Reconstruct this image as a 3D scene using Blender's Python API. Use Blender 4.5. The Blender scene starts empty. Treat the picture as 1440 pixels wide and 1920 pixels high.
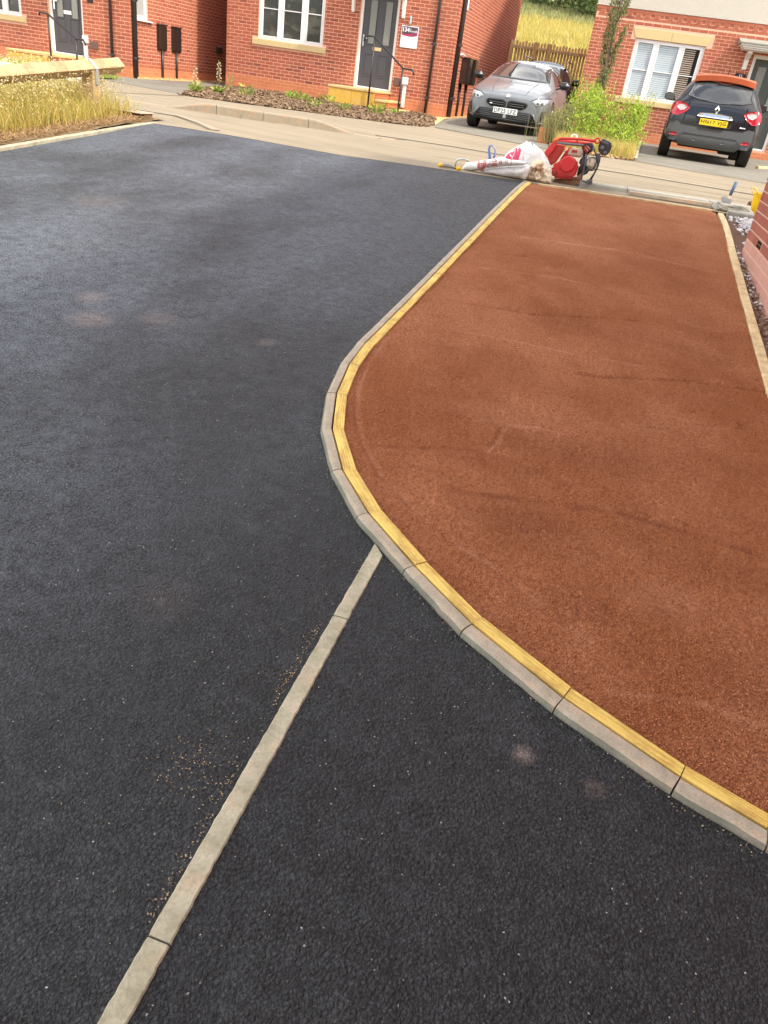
import bpy, bmesh, math, random
from mathutils import Vector, Matrix, noise
from mathutils.bvhtree import BVHTree
from mathutils.geometry import delaunay_2d_cdt

random.seed(7)
C = bpy.context.scene.collection
SC = bpy.context.scene

# ------------------------------------------------------------------ camera
AX = Vector((0.94946777, 0.25032478, -0.18933689))      # photo camera axes in world axes
AY = Vector((0.28688214, -0.44745296, 0.84704456))
AN = Vector((-0.12731689, 0.85855888, 0.49665588))
EYE = Vector((0.0, 0.0, 1.403))
FPX = 1403.2
cam_d = bpy.data.cameras.new('camera')
cam = bpy.data.objects.new('camera', cam_d)
C.objects.link(cam)
cam.matrix_world = Matrix(((AX[0], -AX[1], -AX[2], EYE[0]),
                           (AY[0], -AY[1], -AY[2], EYE[1]),
                           (-AN[0], AN[1], AN[2], EYE[2]),
                           (0, 0, 0, 1)))
cam_d.sensor_fit = 'VERTICAL'
cam_d.sensor_height = 36.0
cam_d.lens = 36.0 * FPX / 1920.0
cam_d.clip_start = 0.05
cam_d.clip_end = 6000.0
SC.camera = cam

# ------------------------------------------------------------------ world, sun, exposure
SUN = Vector((0.92, -0.39, 0.0)).normalized()
ELEV = math.radians(50)
AZ = math.atan2(SUN.x, SUN.y)
world = bpy.data.worlds.new('World')
SC.world = world
world.use_nodes = True
wn = world.node_tree
wn.nodes.clear()
w_out = wn.nodes.new('ShaderNodeOutputWorld')
w_bg = wn.nodes.new('ShaderNodeBackground')
w_sky = wn.nodes.new('ShaderNodeTexSky')
w_sky.sky_type = 'NISHITA'
w_sky.sun_disc = False
w_sky.sun_elevation = ELEV
w_sky.sun_rotation = AZ
w_sky.dust_density = 2.0
w_co = wn.nodes.new('ShaderNodeTexCoord')
w_map = wn.nodes.new('ShaderNodeMapping')
w_map.inputs['Scale'].default_value = (1.0, 1.0, 2.6)
w_no = wn.nodes.new('ShaderNodeTexNoise')
w_no.inputs['Scale'].default_value = 2.2
w_no.inputs['Detail'].default_value = 7.0
w_no.inputs['Roughness'].default_value = 0.58
w_ra = wn.nodes.new('ShaderNodeMapRange')
w_ra.inputs['From Min'].default_value = 0.44
w_ra.inputs['From Max'].default_value = 0.64
w_mx = wn.nodes.new('ShaderNodeMix')
w_mx.data_type = 'RGBA'
w_mx.inputs['B'].default_value = (15.5, 14.8, 13.8, 1.0)      # lit cloud
wn.links.new(w_co.outputs['Generated'], w_map.inputs['Vector'])
wn.links.new(w_map.outputs['Vector'], w_no.inputs['Vector'])
wn.links.new(w_no.outputs['Fac'], w_ra.inputs['Value'])
wn.links.new(w_ra.outputs['Result'], w_mx.inputs['Factor'])
wn.links.new(w_sky.outputs['Color'], w_mx.inputs['A'])
wn.links.new(w_mx.outputs['Result'], w_bg.inputs['Color'])
w_bg.inputs['Strength'].default_value = 0.15
wn.links.new(w_bg.outputs['Background'], w_out.inputs['Surface'])

sun_d = bpy.data.lights.new('sun', 'SUN')
sun_d.energy = 2.4
sun_d.angle = math.radians(4)
sun_d.color = (1.0, 0.93, 0.82)
sun = bpy.data.objects.new('sun', sun_d)
C.objects.link(sun)
to_sun = Vector((SUN.x * math.cos(ELEV), SUN.y * math.cos(ELEV), math.sin(ELEV)))
sun.rotation_euler = to_sun.to_track_quat('Z', 'Y').to_euler()
sun.location = (20, -10, 30)

SC.view_settings.view_transform = 'Standard'
SC.view_settings.look = 'None'
SC.view_settings.exposure = 0.92
SC.view_settings.gamma = 1.0
SC.view_settings.use_curve_mapping = False

# ------------------------------------------------------------------ helpers
def at(px, py, Y):
    """the point of the plane Y = const that the photograph shows at a pixel"""
    c = Vector((px - 720, py - 960, FPX))
    d = Vector((c.dot(AX), c.dot(AY), -c.dot(AN)))
    return EYE + d * (Y / d.y)

def inview(p, m=15):
    v = Vector(p) - EYE
    c = AX * v.x + AY * v.y - AN * v.z
    if c.z <= 0:
        return False
    x = 720 + FPX * c.x / c.z
    y = 960 + FPX * c.y / c.z
    return -m < x < 1440 + m and -m < y < 1920 + m

def clamp(a, lo, hi):
    return max(lo, min(hi, a))

def sm(a):
    a = clamp(a, 0, 1)
    return a * a * (3 - 2 * a)

def zf(x, y):
    """height of the site: the drive climbs to the street, which is nearly level"""
    x = clamp(x, -30, 30)
    y = max(y, -4)
    k = y - 8.14
    kk = 0.5 * (k + math.sqrt(k * k + 0.3)) if y > 4 else 0.0
    return 0.002 - 0.0202 * x + 0.0783 * (y - kk) + 0.012 * min(kk, 30) + 0.029 * x * clamp(kk / 8, 0, 1) * 1.0

def lin(c):
    return tuple(((v / 255.0) / 12.92 if v / 255.0 <= 0.04045 else ((v / 255.0 + 0.055) / 1.055) ** 2.4) for v in c)

ORG = {}

class MB:
    def __init__(self):
        self.v = []
        self.f = []
        self.mi = []
    def add(self, vs, fs, mi=0):
        o = len(self.v)
        self.v += [tuple(p) for p in vs]
        self.f += [tuple(i + o for i in f) for f in fs]
        self.mi += [mi] * len(fs)
        return self
    def box(self, x0, x1, y0, y1, z0, z1, mi=0):
        return self.add([(x0, y0, z0), (x1, y0, z0), (x1, y1, z0), (x0, y1, z0), (x0, y0, z1), (x1, y0, z1), (x1, y1, z1), (x0, y1, z1)],
                        [(0, 3, 2, 1), (4, 5, 6, 7), (0, 1, 5, 4), (1, 2, 6, 5), (2, 3, 7, 6), (3, 0, 4, 7)], mi)
    def obox(self, c, ax, ay, az, mi=0):
        c, ax, ay, az = Vector(c), Vector(ax), Vector(ay), Vector(az)
        vs = [c - ax - ay - az, c + ax - ay - az, c + ax + ay - az, c - ax + ay - az, c - ax - ay + az, c + ax - ay + az, c + ax + ay + az, c - ax + ay + az]
        return self.add(vs, [(0, 3, 2, 1), (4, 5, 6, 7), (0, 1, 5, 4), (1, 2, 6, 5), (2, 3, 7, 6), (3, 0, 4, 7)], mi)
    def beam(self, a, b, w, h, up=(0, 0, 1)):
        a, b = Vector(a), Vector(b)
        d = b - a
        s = d.cross(Vector(up)).normalized()
        u = s.cross(d).normalized()
        return self.obox((a + b) / 2, d / 2, s * w / 2, u * h / 2)
    def tube(self, path, r, n=8, caps=True):
        path = [Vector(p) for p in path]
        rs = r if isinstance(r, (list, tuple)) else [r] * len(path)
        rings = []
        prev = None
        for i, p in enumerate(path):
            d = (path[min(i + 1, len(path) - 1)] - path[max(i - 1, 0)]).normalized()
            if prev is None:
                s = d.orthogonal().normalized()
            else:
                s = (prev - d * prev.dot(d)).normalized()
            prev = s
            t = d.cross(s)
            rings.append([p + (s * math.cos(2 * math.pi * k / n) + t * math.sin(2 * math.pi * k / n)) * rs[i] for k in range(n)])
        vs = [q for ring in rings for q in ring]
        fs = []
        for i in range(len(path) - 1):
            for k in range(n):
                a, b = i * n + k, i * n + (k + 1) % n
                fs.append((a, b, b + n, a + n))
        if caps:
            fs.append(tuple(range(n - 1, -1, -1)))
            fs.append(tuple((len(path) - 1) * n + k for k in range(n)))
        return self.add(vs, fs)
    def lathe(self, prof, n=24, M=None):
        """profile of (radius, height) about the local Z axis"""
        M = M or Matrix()
        vs = []
        for r, h in prof:
            for k in range(n):
                a = 2 * math.pi * k / n
                vs.append(M @ Vector((r * math.cos(a), r * math.sin(a), h)))
        fs = []
        for i in range(len(prof) - 1):
            for k in range(n):
                a, b = i * n + k, i * n + (k + 1) % n
                fs.append((a, b, b + n, a + n))
        return self.add(vs, fs)
    def prism(self, pts, vec):
        """closed polygon pts (3D) swept along vec"""
        pts = [Vector(p) for p in pts]
        n = len(pts)
        vs = pts + [p + Vector(vec) for p in pts]
        fs = [tuple(range(n)), tuple(range(2 * n - 1, n - 1, -1))]
        fs += [(i, i + n, (i + 1) % n + n, (i + 1) % n) for i in range(n)]
        return self.add(vs, fs)
    def build(self, name, mat, parent=None, smooth=False, local=False, bevel=0.0, seg=1, fix=False):
        me = bpy.data.meshes.new(name)
        org = Vector((0, 0, 0)) if (parent is None or local) else ORG.get(parent.name, Vector((0, 0, 0)))
        me.from_pydata([(p[0] - org.x, p[1] - org.y, p[2] - org.z) for p in self.v], [], self.f)
        mats = mat if isinstance(mat, (list, tuple)) else [mat]
        for m in mats:
            me.materials.append(m)
        if len(mats) > 1:
            me.polygons.foreach_set('material_index', self.mi)
        me.update()
        if fix or bevel:
            bm = bmesh.new()
            bm.from_mesh(me)
            if fix:
                bmesh.ops.recalc_face_normals(bm, faces=bm.faces)
            if bevel:
                ed = [e for e in bm.edges if len(e.link_faces) == 2 and e.calc_face_angle(0) > 0.5]
                bmesh.ops.bevel(bm, geom=ed, offset=bevel, segments=seg, affect='EDGES', clamp_overlap=True)
            bm.to_mesh(me)
            bm.free()
        if smooth:
            me.polygons.foreach_set('use_smooth', [True] * len(me.polygons))
            me.update()
        return link(name, me, parent)

def link(name, me, parent=None):
    o = bpy.data.objects.new(name, me)
    C.objects.link(o)
    if parent:
        o.parent = parent
        ORG[o.name] = ORG.get(parent.name, Vector((0, 0, 0)))
    else:
        ORG[o.name] = Vector((0, 0, 0))
    return o

def thing(name, label, cat, loc=(0, 0, 0), group=None, rotz=0.0):
    o = bpy.data.objects.new(name, None)
    C.objects.link(o)
    o.empty_display_size = 0.2
    o.location = loc
    o.rotation_euler = (0, 0, rotz)
    ORG[o.name] = Vector(loc)
    o['label'] = label
    o['category'] = cat
    if group:
        o['group'] = group
    return o

def tag(o, label, cat, group=None, kind=None):
    o['label'] = label
    o['category'] = cat
    if group:
        o['group'] = group
    if kind:
        o['kind'] = kind
    return o

def structure(o):
    o['kind'] = 'structure'
    return o

# ------------------------------------------------------------------ materials
class NT:
    def __init__(self, name, rough=0.7, spec=0.4, metal=0.0, col=(0.5, 0.5, 0.5), coat=0.0):
        self.m = bpy.data.materials.new(name)
        self.m.use_nodes = True
        self.t = self.m.node_tree
        self.n = self.t.nodes
        self.b = self.n['Principled BSDF']
        self.b.inputs['Base Color'].default_value = (*col, 1)
        self.b.inputs['Roughness'].default_value = rough
        self.b.inputs['Specular IOR Level'].default_value = spec
        self.b.inputs['Metallic'].default_value = metal
        if coat:
            self.b.inputs['Coat Weight'].default_value = coat
            self.b.inputs['Coat Roughness'].default_value = 0.03
        self.co = self.n.new('ShaderNodeTexCoord').outputs['Object']
    def link(self, a, b):
        self.t.links.new(a, b)
    def mapping(self, sc, co=None, rot=(0, 0, 0)):
        n = self.n.new('ShaderNodeMapping')
        n.inputs['Scale'].default_value = sc
        n.inputs['Rotation'].default_value = rot
        self.link(co or self.co, n.inputs['Vector'])
        return n.outputs['Vector']
    def noise(self, scale, detail=4, rough=0.55, co=None, dist=0.0):
        n = self.n.new('ShaderNodeTexNoise')
        n.inputs['Scale'].default_value = scale
        n.inputs['Detail'].default_value = detail
        n.inputs['Roughness'].default_value = rough
        n.inputs['Distortion'].default_value = dist
        self.link(co or self.co, n.inputs['Vector'])
        return n.outputs['Fac']
    def voro(self, scale, feature='F1', out='Distance', co=None, rnd=1.0):
        n = self.n.new('ShaderNodeTexVoronoi')
        n.feature = feature
        n.inputs['Scale'].default_value = scale
        n.inputs['Randomness'].default_value = rnd
        self.link(co or self.co, n.inputs['Vector'])
        return n.outputs[out]
    def rng(self, v, a, b, c=0.0, d=1.0):
        n = self.n.new('ShaderNodeMapRange')
        for k, x in (('From Min', a), ('From Max', b), ('To Min', c), ('To Max', d)):
            n.inputs[k].default_value = x
        self.link(v, n.inputs['Value'])
        return n.outputs['Result']
    def math(self, op, a, b=None):
        n = self.n.new('ShaderNodeMath')
        n.operation = op
        for i, x in enumerate((a, b)):
            if x is None:
                continue
            if isinstance(x, (int, float)):
                n.inputs[i].default_value = x
            else:
                self.link(x, n.inputs[i])
        return n.outputs[0]
    def mix(self, f, a, b, mode='MIX'):
        n = self.n.new('ShaderNodeMix')
        n.data_type = 'RGBA'
        n.blend_type = mode
        for k, x in (('Factor', f), ('A', a), ('B', b)):
            if isinstance(x, (int, float)):
                n.inputs[k].default_value = x
            elif isinstance(x, tuple):
                n.inputs[k].default_value = (*x, 1)
            else:
                self.link(x, n.inputs[k])
        return n.outputs['Result']
    def col(self, c):
        self.link(c, self.b.inputs['Base Color'])
    def rough(self, c):
        self.link(c, self.b.inputs['Roughness'])
    def bump(self, h, strength=0.5, dist=0.01, chain=None):
        n = self.n.new('ShaderNodeBump')
        n.inputs['Strength'].default_value = strength
        n.inputs['Distance'].default_value = dist
        self.link(h, n.inputs['Height'])
        if chain:
            self.link(chain, n.inputs['Normal'])
        self.link(n.outputs['Normal'], self.b.inputs['Normal'])
        return n.outputs['Normal']
    def island(self):
        g = self.n.new('ShaderNodeNewGeometry')
        o = self.n.new('ShaderNodeObjectInfo')
        return self.math('FRACT', self.math('ADD', g.outputs['Random Per Island'], o.outputs['Random']))

def plain(name, col, rough=0.5, spec=0.4, metal=0.0, var=0.12, scale=25.0, coat=0.0, bump=0.0):
    n = NT(name, rough, spec, metal, col, coat)
    f = n.noise(scale, 5, 0.6)
    dark = tuple(c * (1 - var) for c in col)
    light = tuple(min(1, c * (1 + var)) for c in col)
    n.col(n.mix(f, dark, light))
    if bump:
        n.bump(f, bump, 0.004)
    return n.m

def brick_mat(name, a, b, dark, dkamt=0.12):
    n = NT(name, 0.85, 0.25)
    r = n.island()
    c = n.mix(r, a, b)
    r2 = n.math('FRACT', n.math('MULTIPLY', r, 7.31))
    c = n.mix(n.math('MULTIPLY', n.rng(r2, 1 - dkamt, 1.0), 0.85), c, dark)
    f = n.noise(38, 5, 0.7)
    c = n.mix(n.rng(f, 0.35, 0.75, 0.0, 0.35), c, tuple(min(1, x * 1.5) for x in b))
    n.col(c)
    n.bump(n.noise(160, 4, 0.7), 0.35, 0.004)
    return n.m

M = {}
M['brick'] = brick_mat('brick', (0.33, 0.085, 0.048), (0.40, 0.135, 0.075), (0.17, 0.055, 0.045), 0.10)
M['brick_dusty'] = brick_mat('brick_dusty', (0.50, 0.17, 0.075), (0.55, 0.205, 0.10), (0.40, 0.10, 0.05), 0.05)
M['brick_near'] = brick_mat('brick_near', (0.29, 0.090, 0.060), (0.37, 0.135, 0.095), (0.22, 0.065, 0.05), 0.15)
M['brick_splash'] = brick_mat('brick_splash', (0.50, 0.26, 0.20), (0.55, 0.30, 0.24), (0.42, 0.20, 0.15), 0.1)

def mortar_mat(name, base, low, zline):
    n = NT(name, 0.95, 0.1)
    sep = n.n.new('ShaderNodeSeparateXYZ')
    g = n.n.new('ShaderNodeNewGeometry')
    n.link(g.outputs['Position'], sep.inputs[0])
    f = n.rng(n.math('ADD', sep.outputs['Z'], n.math('MULTIPLY', n.noise(2.0, 3), 0.12)), zline - 0.02, zline + 0.10)
    c = n.mix(f, low, base)
    c = n.mix(n.rng(n.noise(30, 4), 0.3, 0.8, 0, 0.3), c, tuple(x * 0.8 for x in base))
    n.col(c)
    n.bump(n.noise(220, 3), 0.3, 0.003)
    return n.m
M['mortar'] = mortar_mat('mortar', (0.80, 0.47, 0.33), (0.66, 0.30, 0.15), 1.02)
M['mortar_near'] = mortar_mat('mortar_near', (0.62, 0.42, 0.33), (0.55, 0.34, 0.26), 0.45)

# laid asphalt: chips bound in bitumen, sky sheen painted on in patches
n = NT('asphalt_fresh', 0.6, 0.5)
def warp(n, amt, scale):
    t = n.n.new('ShaderNodeTexNoise'); t.inputs['Scale'].default_value = scale; t.inputs['Detail'].default_value = 3
    n.link(n.co, t.inputs['Vector'])
    a = n.n.new('ShaderNodeVectorMath'); a.operation = 'MULTIPLY_ADD'
    n.link(t.outputs['Color'], a.inputs[0]); a.inputs[1].default_value = (amt, amt, amt); n.link(n.co, a.inputs[2])
    return a.outputs[0]
wc = warp(n, 0.010, 90)
dome = n.voro(150, 'F1', 'Distance', co=wc)
cell = n.voro(150, 'F1', 'Color', co=wc)
dome2 = n.voro(260, 'F1', 'Distance', co=wc)
tiny = n.voro(330, 'F1', 'Color')
tsep = n.n.new('ShaderNodeSeparateColor')
n.link(tiny, tsep.inputs[0])
sepc = n.n.new('ShaderNodeSeparateColor')
n.link(cell, sepc.inputs[0])
rgh = n.rng(n.noise(16, 5, 0.7), 0.35, 0.65, 0.55, 1.0)          # open and tight areas of the mat
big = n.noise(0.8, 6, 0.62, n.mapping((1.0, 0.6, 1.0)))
sepx = n.n.new('ShaderNodeSeparateXYZ')
n.link(n.co, sepx.inputs[0])
pit = n.math('MULTIPLY', n.rng(dome, 0.36, 0.66), rgh)
sheen = n.rng(big, 0.36, 0.58)  # patches of bluish sky sheen, put into the base colour
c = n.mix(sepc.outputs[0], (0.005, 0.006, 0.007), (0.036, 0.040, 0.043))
c = n.mix(n.math('MULTIPLY', sheen, n.math('MULTIPLY', n.rng(n.math('SUBTRACT', n.math('MULTIPLY', sepx.outputs['X'], -1.0), n.math('MULTIPLY', n.math('ABSOLUTE', n.math('SUBTRACT', sepx.outputs['Y'], 3.9)), 0.28)), 0.1, 1.9, 0.06, 1.0), 0.9)), c, (0.165, 0.188, 0.225))
c = n.mix(n.math('MULTIPLY', pit, 0.9), c, (0.004, 0.004, 0.005))
pore = n.math('MULTIPLY', n.rng(n.noise(140, 3, 0.7), 0.48, 0.36), rgh)
c = n.mix(n.math('MULTIPLY', pore, 0.85), c, (0.004, 0.004, 0.005))
speck = n.math('GREATER_THAN', tsep.outputs[1], 0.9985)
c = n.mix(n.math('MULTIPLY', speck, 0.8), c, (0.50, 0.47, 0.42))
dust = n.rng(n.noise(3.1, 6, 0.7), 0.66, 0.80)
c = n.mix(n.math('MULTIPLY', dust, 0.07), c, (0.24, 0.19, 0.15))
for sx_, sy_, sr_, sa_ in ((0.121, 1.325, 0.034, 0.75), (0.291, 1.295, 0.035, 0.30), (-2.365, 3.225, 0.10, 0.6), (-2.20, 2.99, 0.13, 0.55), (-1.95, 3.17, 0.12, 0.35), (-1.40, 3.20, 0.07, 0.35), (-0.9, 1.45, 0.12, 0.1), (-3.4, 4.8, 0.25, 0.25)):
    dn = n.n.new('ShaderNodeVectorMath'); dn.operation = 'DISTANCE'
    cv = n.n.new('ShaderNodeCombineXYZ')
    n.link(sepx.outputs['X'], cv.inputs[0]); n.link(sepx.outputs['Y'], cv.inputs[1])
    n.link(cv.outputs[0], dn.inputs[0]); dn.inputs[1].default_value = (sx_, sy_, 0)
    mk = n.rng(dn.outputs['Value'], sr_, sr_ * 0.3)
    mk = n.math('MULTIPLY', mk, n.rng(n.noise(60, 4, 0.8), 0.35, 0.65, 0.1, 1.0))
    c = n.mix(n.math('MULTIPLY', mk, sa_), c, (0.36, 0.27, 0.23))
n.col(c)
n.rough(n.rng(n.noise(30, 4), 0.3, 0.7, 0.50, 0.64))
h = n.math('ADD', n.math('MULTIPLY', dome, -1.0), n.math('MULTIPLY', sepc.outputs[2], 0.55))
h = n.math('ADD', h, n.math('MULTIPLY', dome2, -0.4))
h = n.math('SUBTRACT', h, n.math('MULTIPLY', pore, 0.6))
h = n.math('MULTIPLY', h, rgh)
n.bump(h, 1.0, 0.007)
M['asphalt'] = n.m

# red crushed stone sub-base
n = NT('red_sub_base', 0.95, 0.15)
f1 = n.noise(1.6, 6, 0.65)
f2 = n.noise(90, 5, 0.75)
v = n.voro(330, 'F1', 'Color')
sepc = n.n.new('ShaderNodeSeparateColor')
n.link(v, sepc.inputs[0])
c = n.mix(n.rng(f1, 0.38, 0.62), (0.45, 0.160, 0.060), (0.64, 0.268, 0.128))
c = n.mix(n.rng(f2, 0.34, 0.62, 0.0, 0.80), c, (0.23, 0.064, 0.026), 'MIX')
c = n.mix(n.math('MULTIPLY', n.math('GREATER_THAN', sepc.outputs[0], 0.955), 0.35), c, (0.62, 0.34, 0.21))
at_ = n.n.new('ShaderNodeAttribute'); at_.attribute_name = 'track'
c = n.mix(n.rng(at_.outputs['Fac'], 0.5, 1.0, 0.0, 0.75), c, (0.66, 0.32, 0.20))
c = n.mix(n.rng(at_.outputs['Fac'], 0.5, 0.0, 0.0, 0.8), c, (0.20, 0.058, 0.026))
n.col(c)
vd = n.voro(190, 'F1', 'Distance')
h = n.math('ADD', n.math('MULTIPLY', f2, 1.0), n.math('MULTIPLY', vd, -0.6))
n.bump(n.math('ADD', h, n.math('MULTIPLY', n.noise(32, 5, 0.7), n.rng(n.noise(2.2, 4), 0.45, 0.65, 0.3, 2.2))), 1.0, 0.013)
M['red'] = n.m

# street and drives: pale buff dusty tarmac
def buff(name, a, b, streak=True):
    n = NT(name, 0.9, 0.2)
    co = n.mapping((0.35, 3.2, 1.0), rot=(0, 0, 0.10))
    s = n.noise(1.3, 6, 0.65, co)
    f = n.noise(1.1, 6, 0.6)
    g = n.noise(170, 4, 0.7)
    c = n.mix(n.rng(s if streak else f, 0.35, 0.66), a, b)
    c = n.mix(n.rng(f, 0.5, 0.75, 0, 0.45), c, tuple(x * 0.72 for x in a))
    c = n.mix(n.rng(g, 0.3, 0.75, 0.0, 0.35), c, tuple(x * 0.55 for x in a))
    n.col(c)
    n.bump(g, 0.5, 0.004)
    return n.m
M['road'] = buff('road_buff', (0.255, 0.208, 0.145), (0.335, 0.275, 0.19))
M['pavement'] = buff('pavement_buff', (0.27, 0.23, 0.175), (0.33, 0.28, 0.22), False)
M['drive'] = buff('drive_grey', (0.19, 0.175, 0.14), (0.27, 0.245, 0.20), False)
M['earth'] = buff('earth', (0.22, 0.145, 0.08), (0.31, 0.225, 0.12), False)

def concrete(name, a, b, smear=None):
    n = NT(name, 0.9, 0.2)
    f = n.noise(13, 6, 0.65)
    c = n.mix(n.rng(f, 0.35, 0.7), a, b)
    if smear:
        c = n.mix(n.rng(n.noise(7, 5, 0.7), 0.52, 0.66, 0, 0.8), c, smear)
    c = n.mix(n.rng(n.noise(140, 4, 0.75), 0.45, 0.8, 0, 0.55), c, tuple(x * 0.5 for x in a))
    n.col(c)
    n.bump(n.noise(90, 5, 0.7), 0.5, 0.004)
    return n.m
M['kerb'] = concrete('kerb_concrete', (0.35, 0.295, 0.22), (0.50, 0.43, 0.33), (0.52, 0.33, 0.22))
M['kerb_side'] = concrete('kerb_side_darker', (0.17, 0.17, 0.13), (0.30, 0.29, 0.23), (0.26, 0.20, 0.15))  # darker, greener concrete for the outer side faces
M['edging'] = concrete('edging_concrete', (0.33, 0.30, 0.205), (0.56, 0.51, 0.38), (0.50, 0.39, 0.27))
M['kerb_street'] = concrete('kerb_street', (0.29, 0.245, 0.175), (0.37, 0.31, 0.225), (0.42, 0.235, 0.13))
M['kerb_grey'] = concrete('kerb_grey', (0.30, 0.29, 0.25), (0.40, 0.38, 0.33))

def timber(name, a, b, dk, tint=None):
    n = NT(name, 0.7, 0.3)
    co = n.mapping((1.3, 34.0, 34.0))
    ob = n.n.new('ShaderNodeObjectInfo')
    va = n.n.new('ShaderNodeVectorMath')
    va.operation = 'ADD'
    n.link(co, va.inputs[0])
    cmb = n.n.new('ShaderNodeCombineXYZ')
    n.link(n.math('MULTIPLY', ob.outputs['Random'], 37.0), cmb.inputs[0])
    n.link(n.math('MULTIPLY', ob.outputs['Random'], 11.0), cmb.inputs[1])
    n.link(cmb.outputs[0], va.inputs[1])
    g = n.noise(1.6, 6, 0.6, va.outputs[0], 1.2)
    w = n.n.new('ShaderNodeTexWave')
    w.inputs['Scale'].default_value = 0.9
    w.inputs['Distortion'].default_value = 11.0
    w.inputs['Detail'].default_value = 2.0
    w.bands_direction = 'Y'
    n.link(va.outputs[0], w.inputs['Vector'])
    c = n.mix(n.rng(g, 0.3, 0.7), a, b)
    c = n.mix(n.rng(n.noise(9, 5, 0.7), 0.46, 0.64, 0, 0.7), c, tuple(x * y for x, y in zip(a, (0.66, 0.56, 0.6))))
    c = n.mix(n.math('MULTIPLY', n.rng(w.outputs['Fac'], 0.45, 0.95, 0, 0.9), n.rng(n.noise(6, 4), 0.4, 0.65)), c, dk)
    c = n.mix(n.rng(n.noise(5.0, 5, 0.7, va.outputs[0]), 0.56, 0.72, 0, 0.5), c, dk)
    kn = n.voro(3.2, 'F1', 'Distance', n.mapping((1.0, 2.4, 2.4)))
    c = n.mix(n.rng(kn, 0.10, 0.05, 0, 0.7), c, dk)
    if tint:
        c = n.mix(n.rng(n.noise(4, 4), 0.55, 0.7, 0, 0.6), c, tint)
    n.col(c)
    n.bump(w.outputs['Fac'], 0.25, 0.003)
    return n.m
M['timber'] = timber('timber_yellow', (0.68, 0.44, 0.10), (0.82, 0.62, 0.17), (0.36, 0.21, 0.06), (0.72, 0.62, 0.14))
M['timber_pale'] = timber('timber_pale', (0.66, 0.50, 0.25), (0.76, 0.62, 0.36), (0.48, 0.34, 0.17))
M['timber_rail'] = timber('timber_rail', (0.46, 0.33, 0.16), (0.58, 0.43, 0.23), (0.28, 0.17, 0.07))
M['timber_fence'] = timber('timber_fence', (0.68, 0.48, 0.22), (0.80, 0.60, 0.32), (0.46, 0.30, 0.12))

M['upvc'] = plain('white_frame', (0.80, 0.80, 0.78), 0.35, 0.5, var=0.03)
M['sill'] = plain('cast_stone', (0.60, 0.47, 0.24), 0.85, 0.2, var=0.08, scale=12, bump=0.2)
M['sandstone'] = concrete('step_sandstone', (0.62, 0.36, 0.055), (0.74, 0.46, 0.10), (0.60, 0.40, 0.18))
M['step_top'] = plain('step_cap', (0.66, 0.44, 0.20), 0.85, 0.2, var=0.1, bump=0.2)
M['door_char'] = plain('door_charcoal', (0.060, 0.058, 0.066), 0.42, 0.5, var=0.08)
M['door_green'] = plain('door_dark_green', (0.058, 0.068, 0.056), 0.42, 0.5, var=0.08)
M['black_pipe'] = plain('black_plastic', (0.035, 0.030, 0.028), 0.35, 0.5, var=0.2)
M['black_metal'] = plain('black_metal', (0.025, 0.025, 0.026), 0.4, 0.5, var=0.2)
M['meter_black'] = plain('meter_box_black', (0.030, 0.022, 0.018), 0.16, 0.6, var=0.2, coat=0.5)
M['meter_brown'] = plain('meter_box_brown', (0.13, 0.075, 0.06), 0.5, 0.4)
M['meter_grey'] = plain('meter_box_grey', (0.62, 0.65, 0.66), 0.45, 0.4, var=0.05)
M['white'] = plain('white_paint', (0.80, 0.79, 0.74), 0.5, 0.4, var=0.04)
M['chrome'] = plain('chrome', (0.80, 0.80, 0.80), 0.14, 0.6, 1.0, var=0.03)
M['steel'] = plain('galvanised_steel', (0.55, 0.58, 0.60), 0.42, 0.5, 0.85, var=0.15)
M['brass'] = plain('letterplate_gold', (0.72, 0.55, 0.28), 0.35, 0.5, 0.5, var=0.05)
n = NT('render_cream', 0.95, 0.15)
r1 = n.noise(45, 6, 0.75)
n.col(n.mix(r1, (0.50, 0.465, 0.385), (0.62, 0.58, 0.49)))
n.bump(r1, 0.9, 0.012)
M['render'] = n.m
M['rooftile'] = plain('roof_tile', (0.10, 0.09, 0.09), 0.8, 0.2, var=0.3)

n = NT('window_glass', 0.04, 0.7)
f = n.noise(3.5, 4, 0.6, n.mapping((1, 1, 1.6)))
n.col(n.mix(n.rng(f, 0.5, 0.62), (0.030, 0.028, 0.022), (0.085, 0.080, 0.060)))
M['glass'] = n.m
n = NT('obscure_glass', 0.25, 0.6)
n.col(n.mix(n.noise(60, 4, 0.7), (0.16, 0.17, 0.145), (0.27, 0.28, 0.25)))
n.bump(n.noise(150, 3), 0.3, 0.003)
M['obscure'] = n.m
n = NT('blue_grey_glass', 0.05, 0.8)
n.col(n.mix(n.noise(2, 3), (0.10, 0.14, 0.17), (0.20, 0.26, 0.30)))
M['glass_sky'] = n.m
M['slat'] = plain('blind_slat', (0.50, 0.57, 0.60), 0.5, 0.4, var=0.08)
M['slat_warm'] = plain('blind_slat_warm', (0.42, 0.34, 0.27), 0.6, 0.3, var=0.1)
M['room'] = plain('room_dark', (0.035, 0.030, 0.026), 0.9, 0.1, var=0.3)
M['curtain'] = plain('curtain', (0.36, 0.36, 0.33), 0.9, 0.1, var=0.1)

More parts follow.
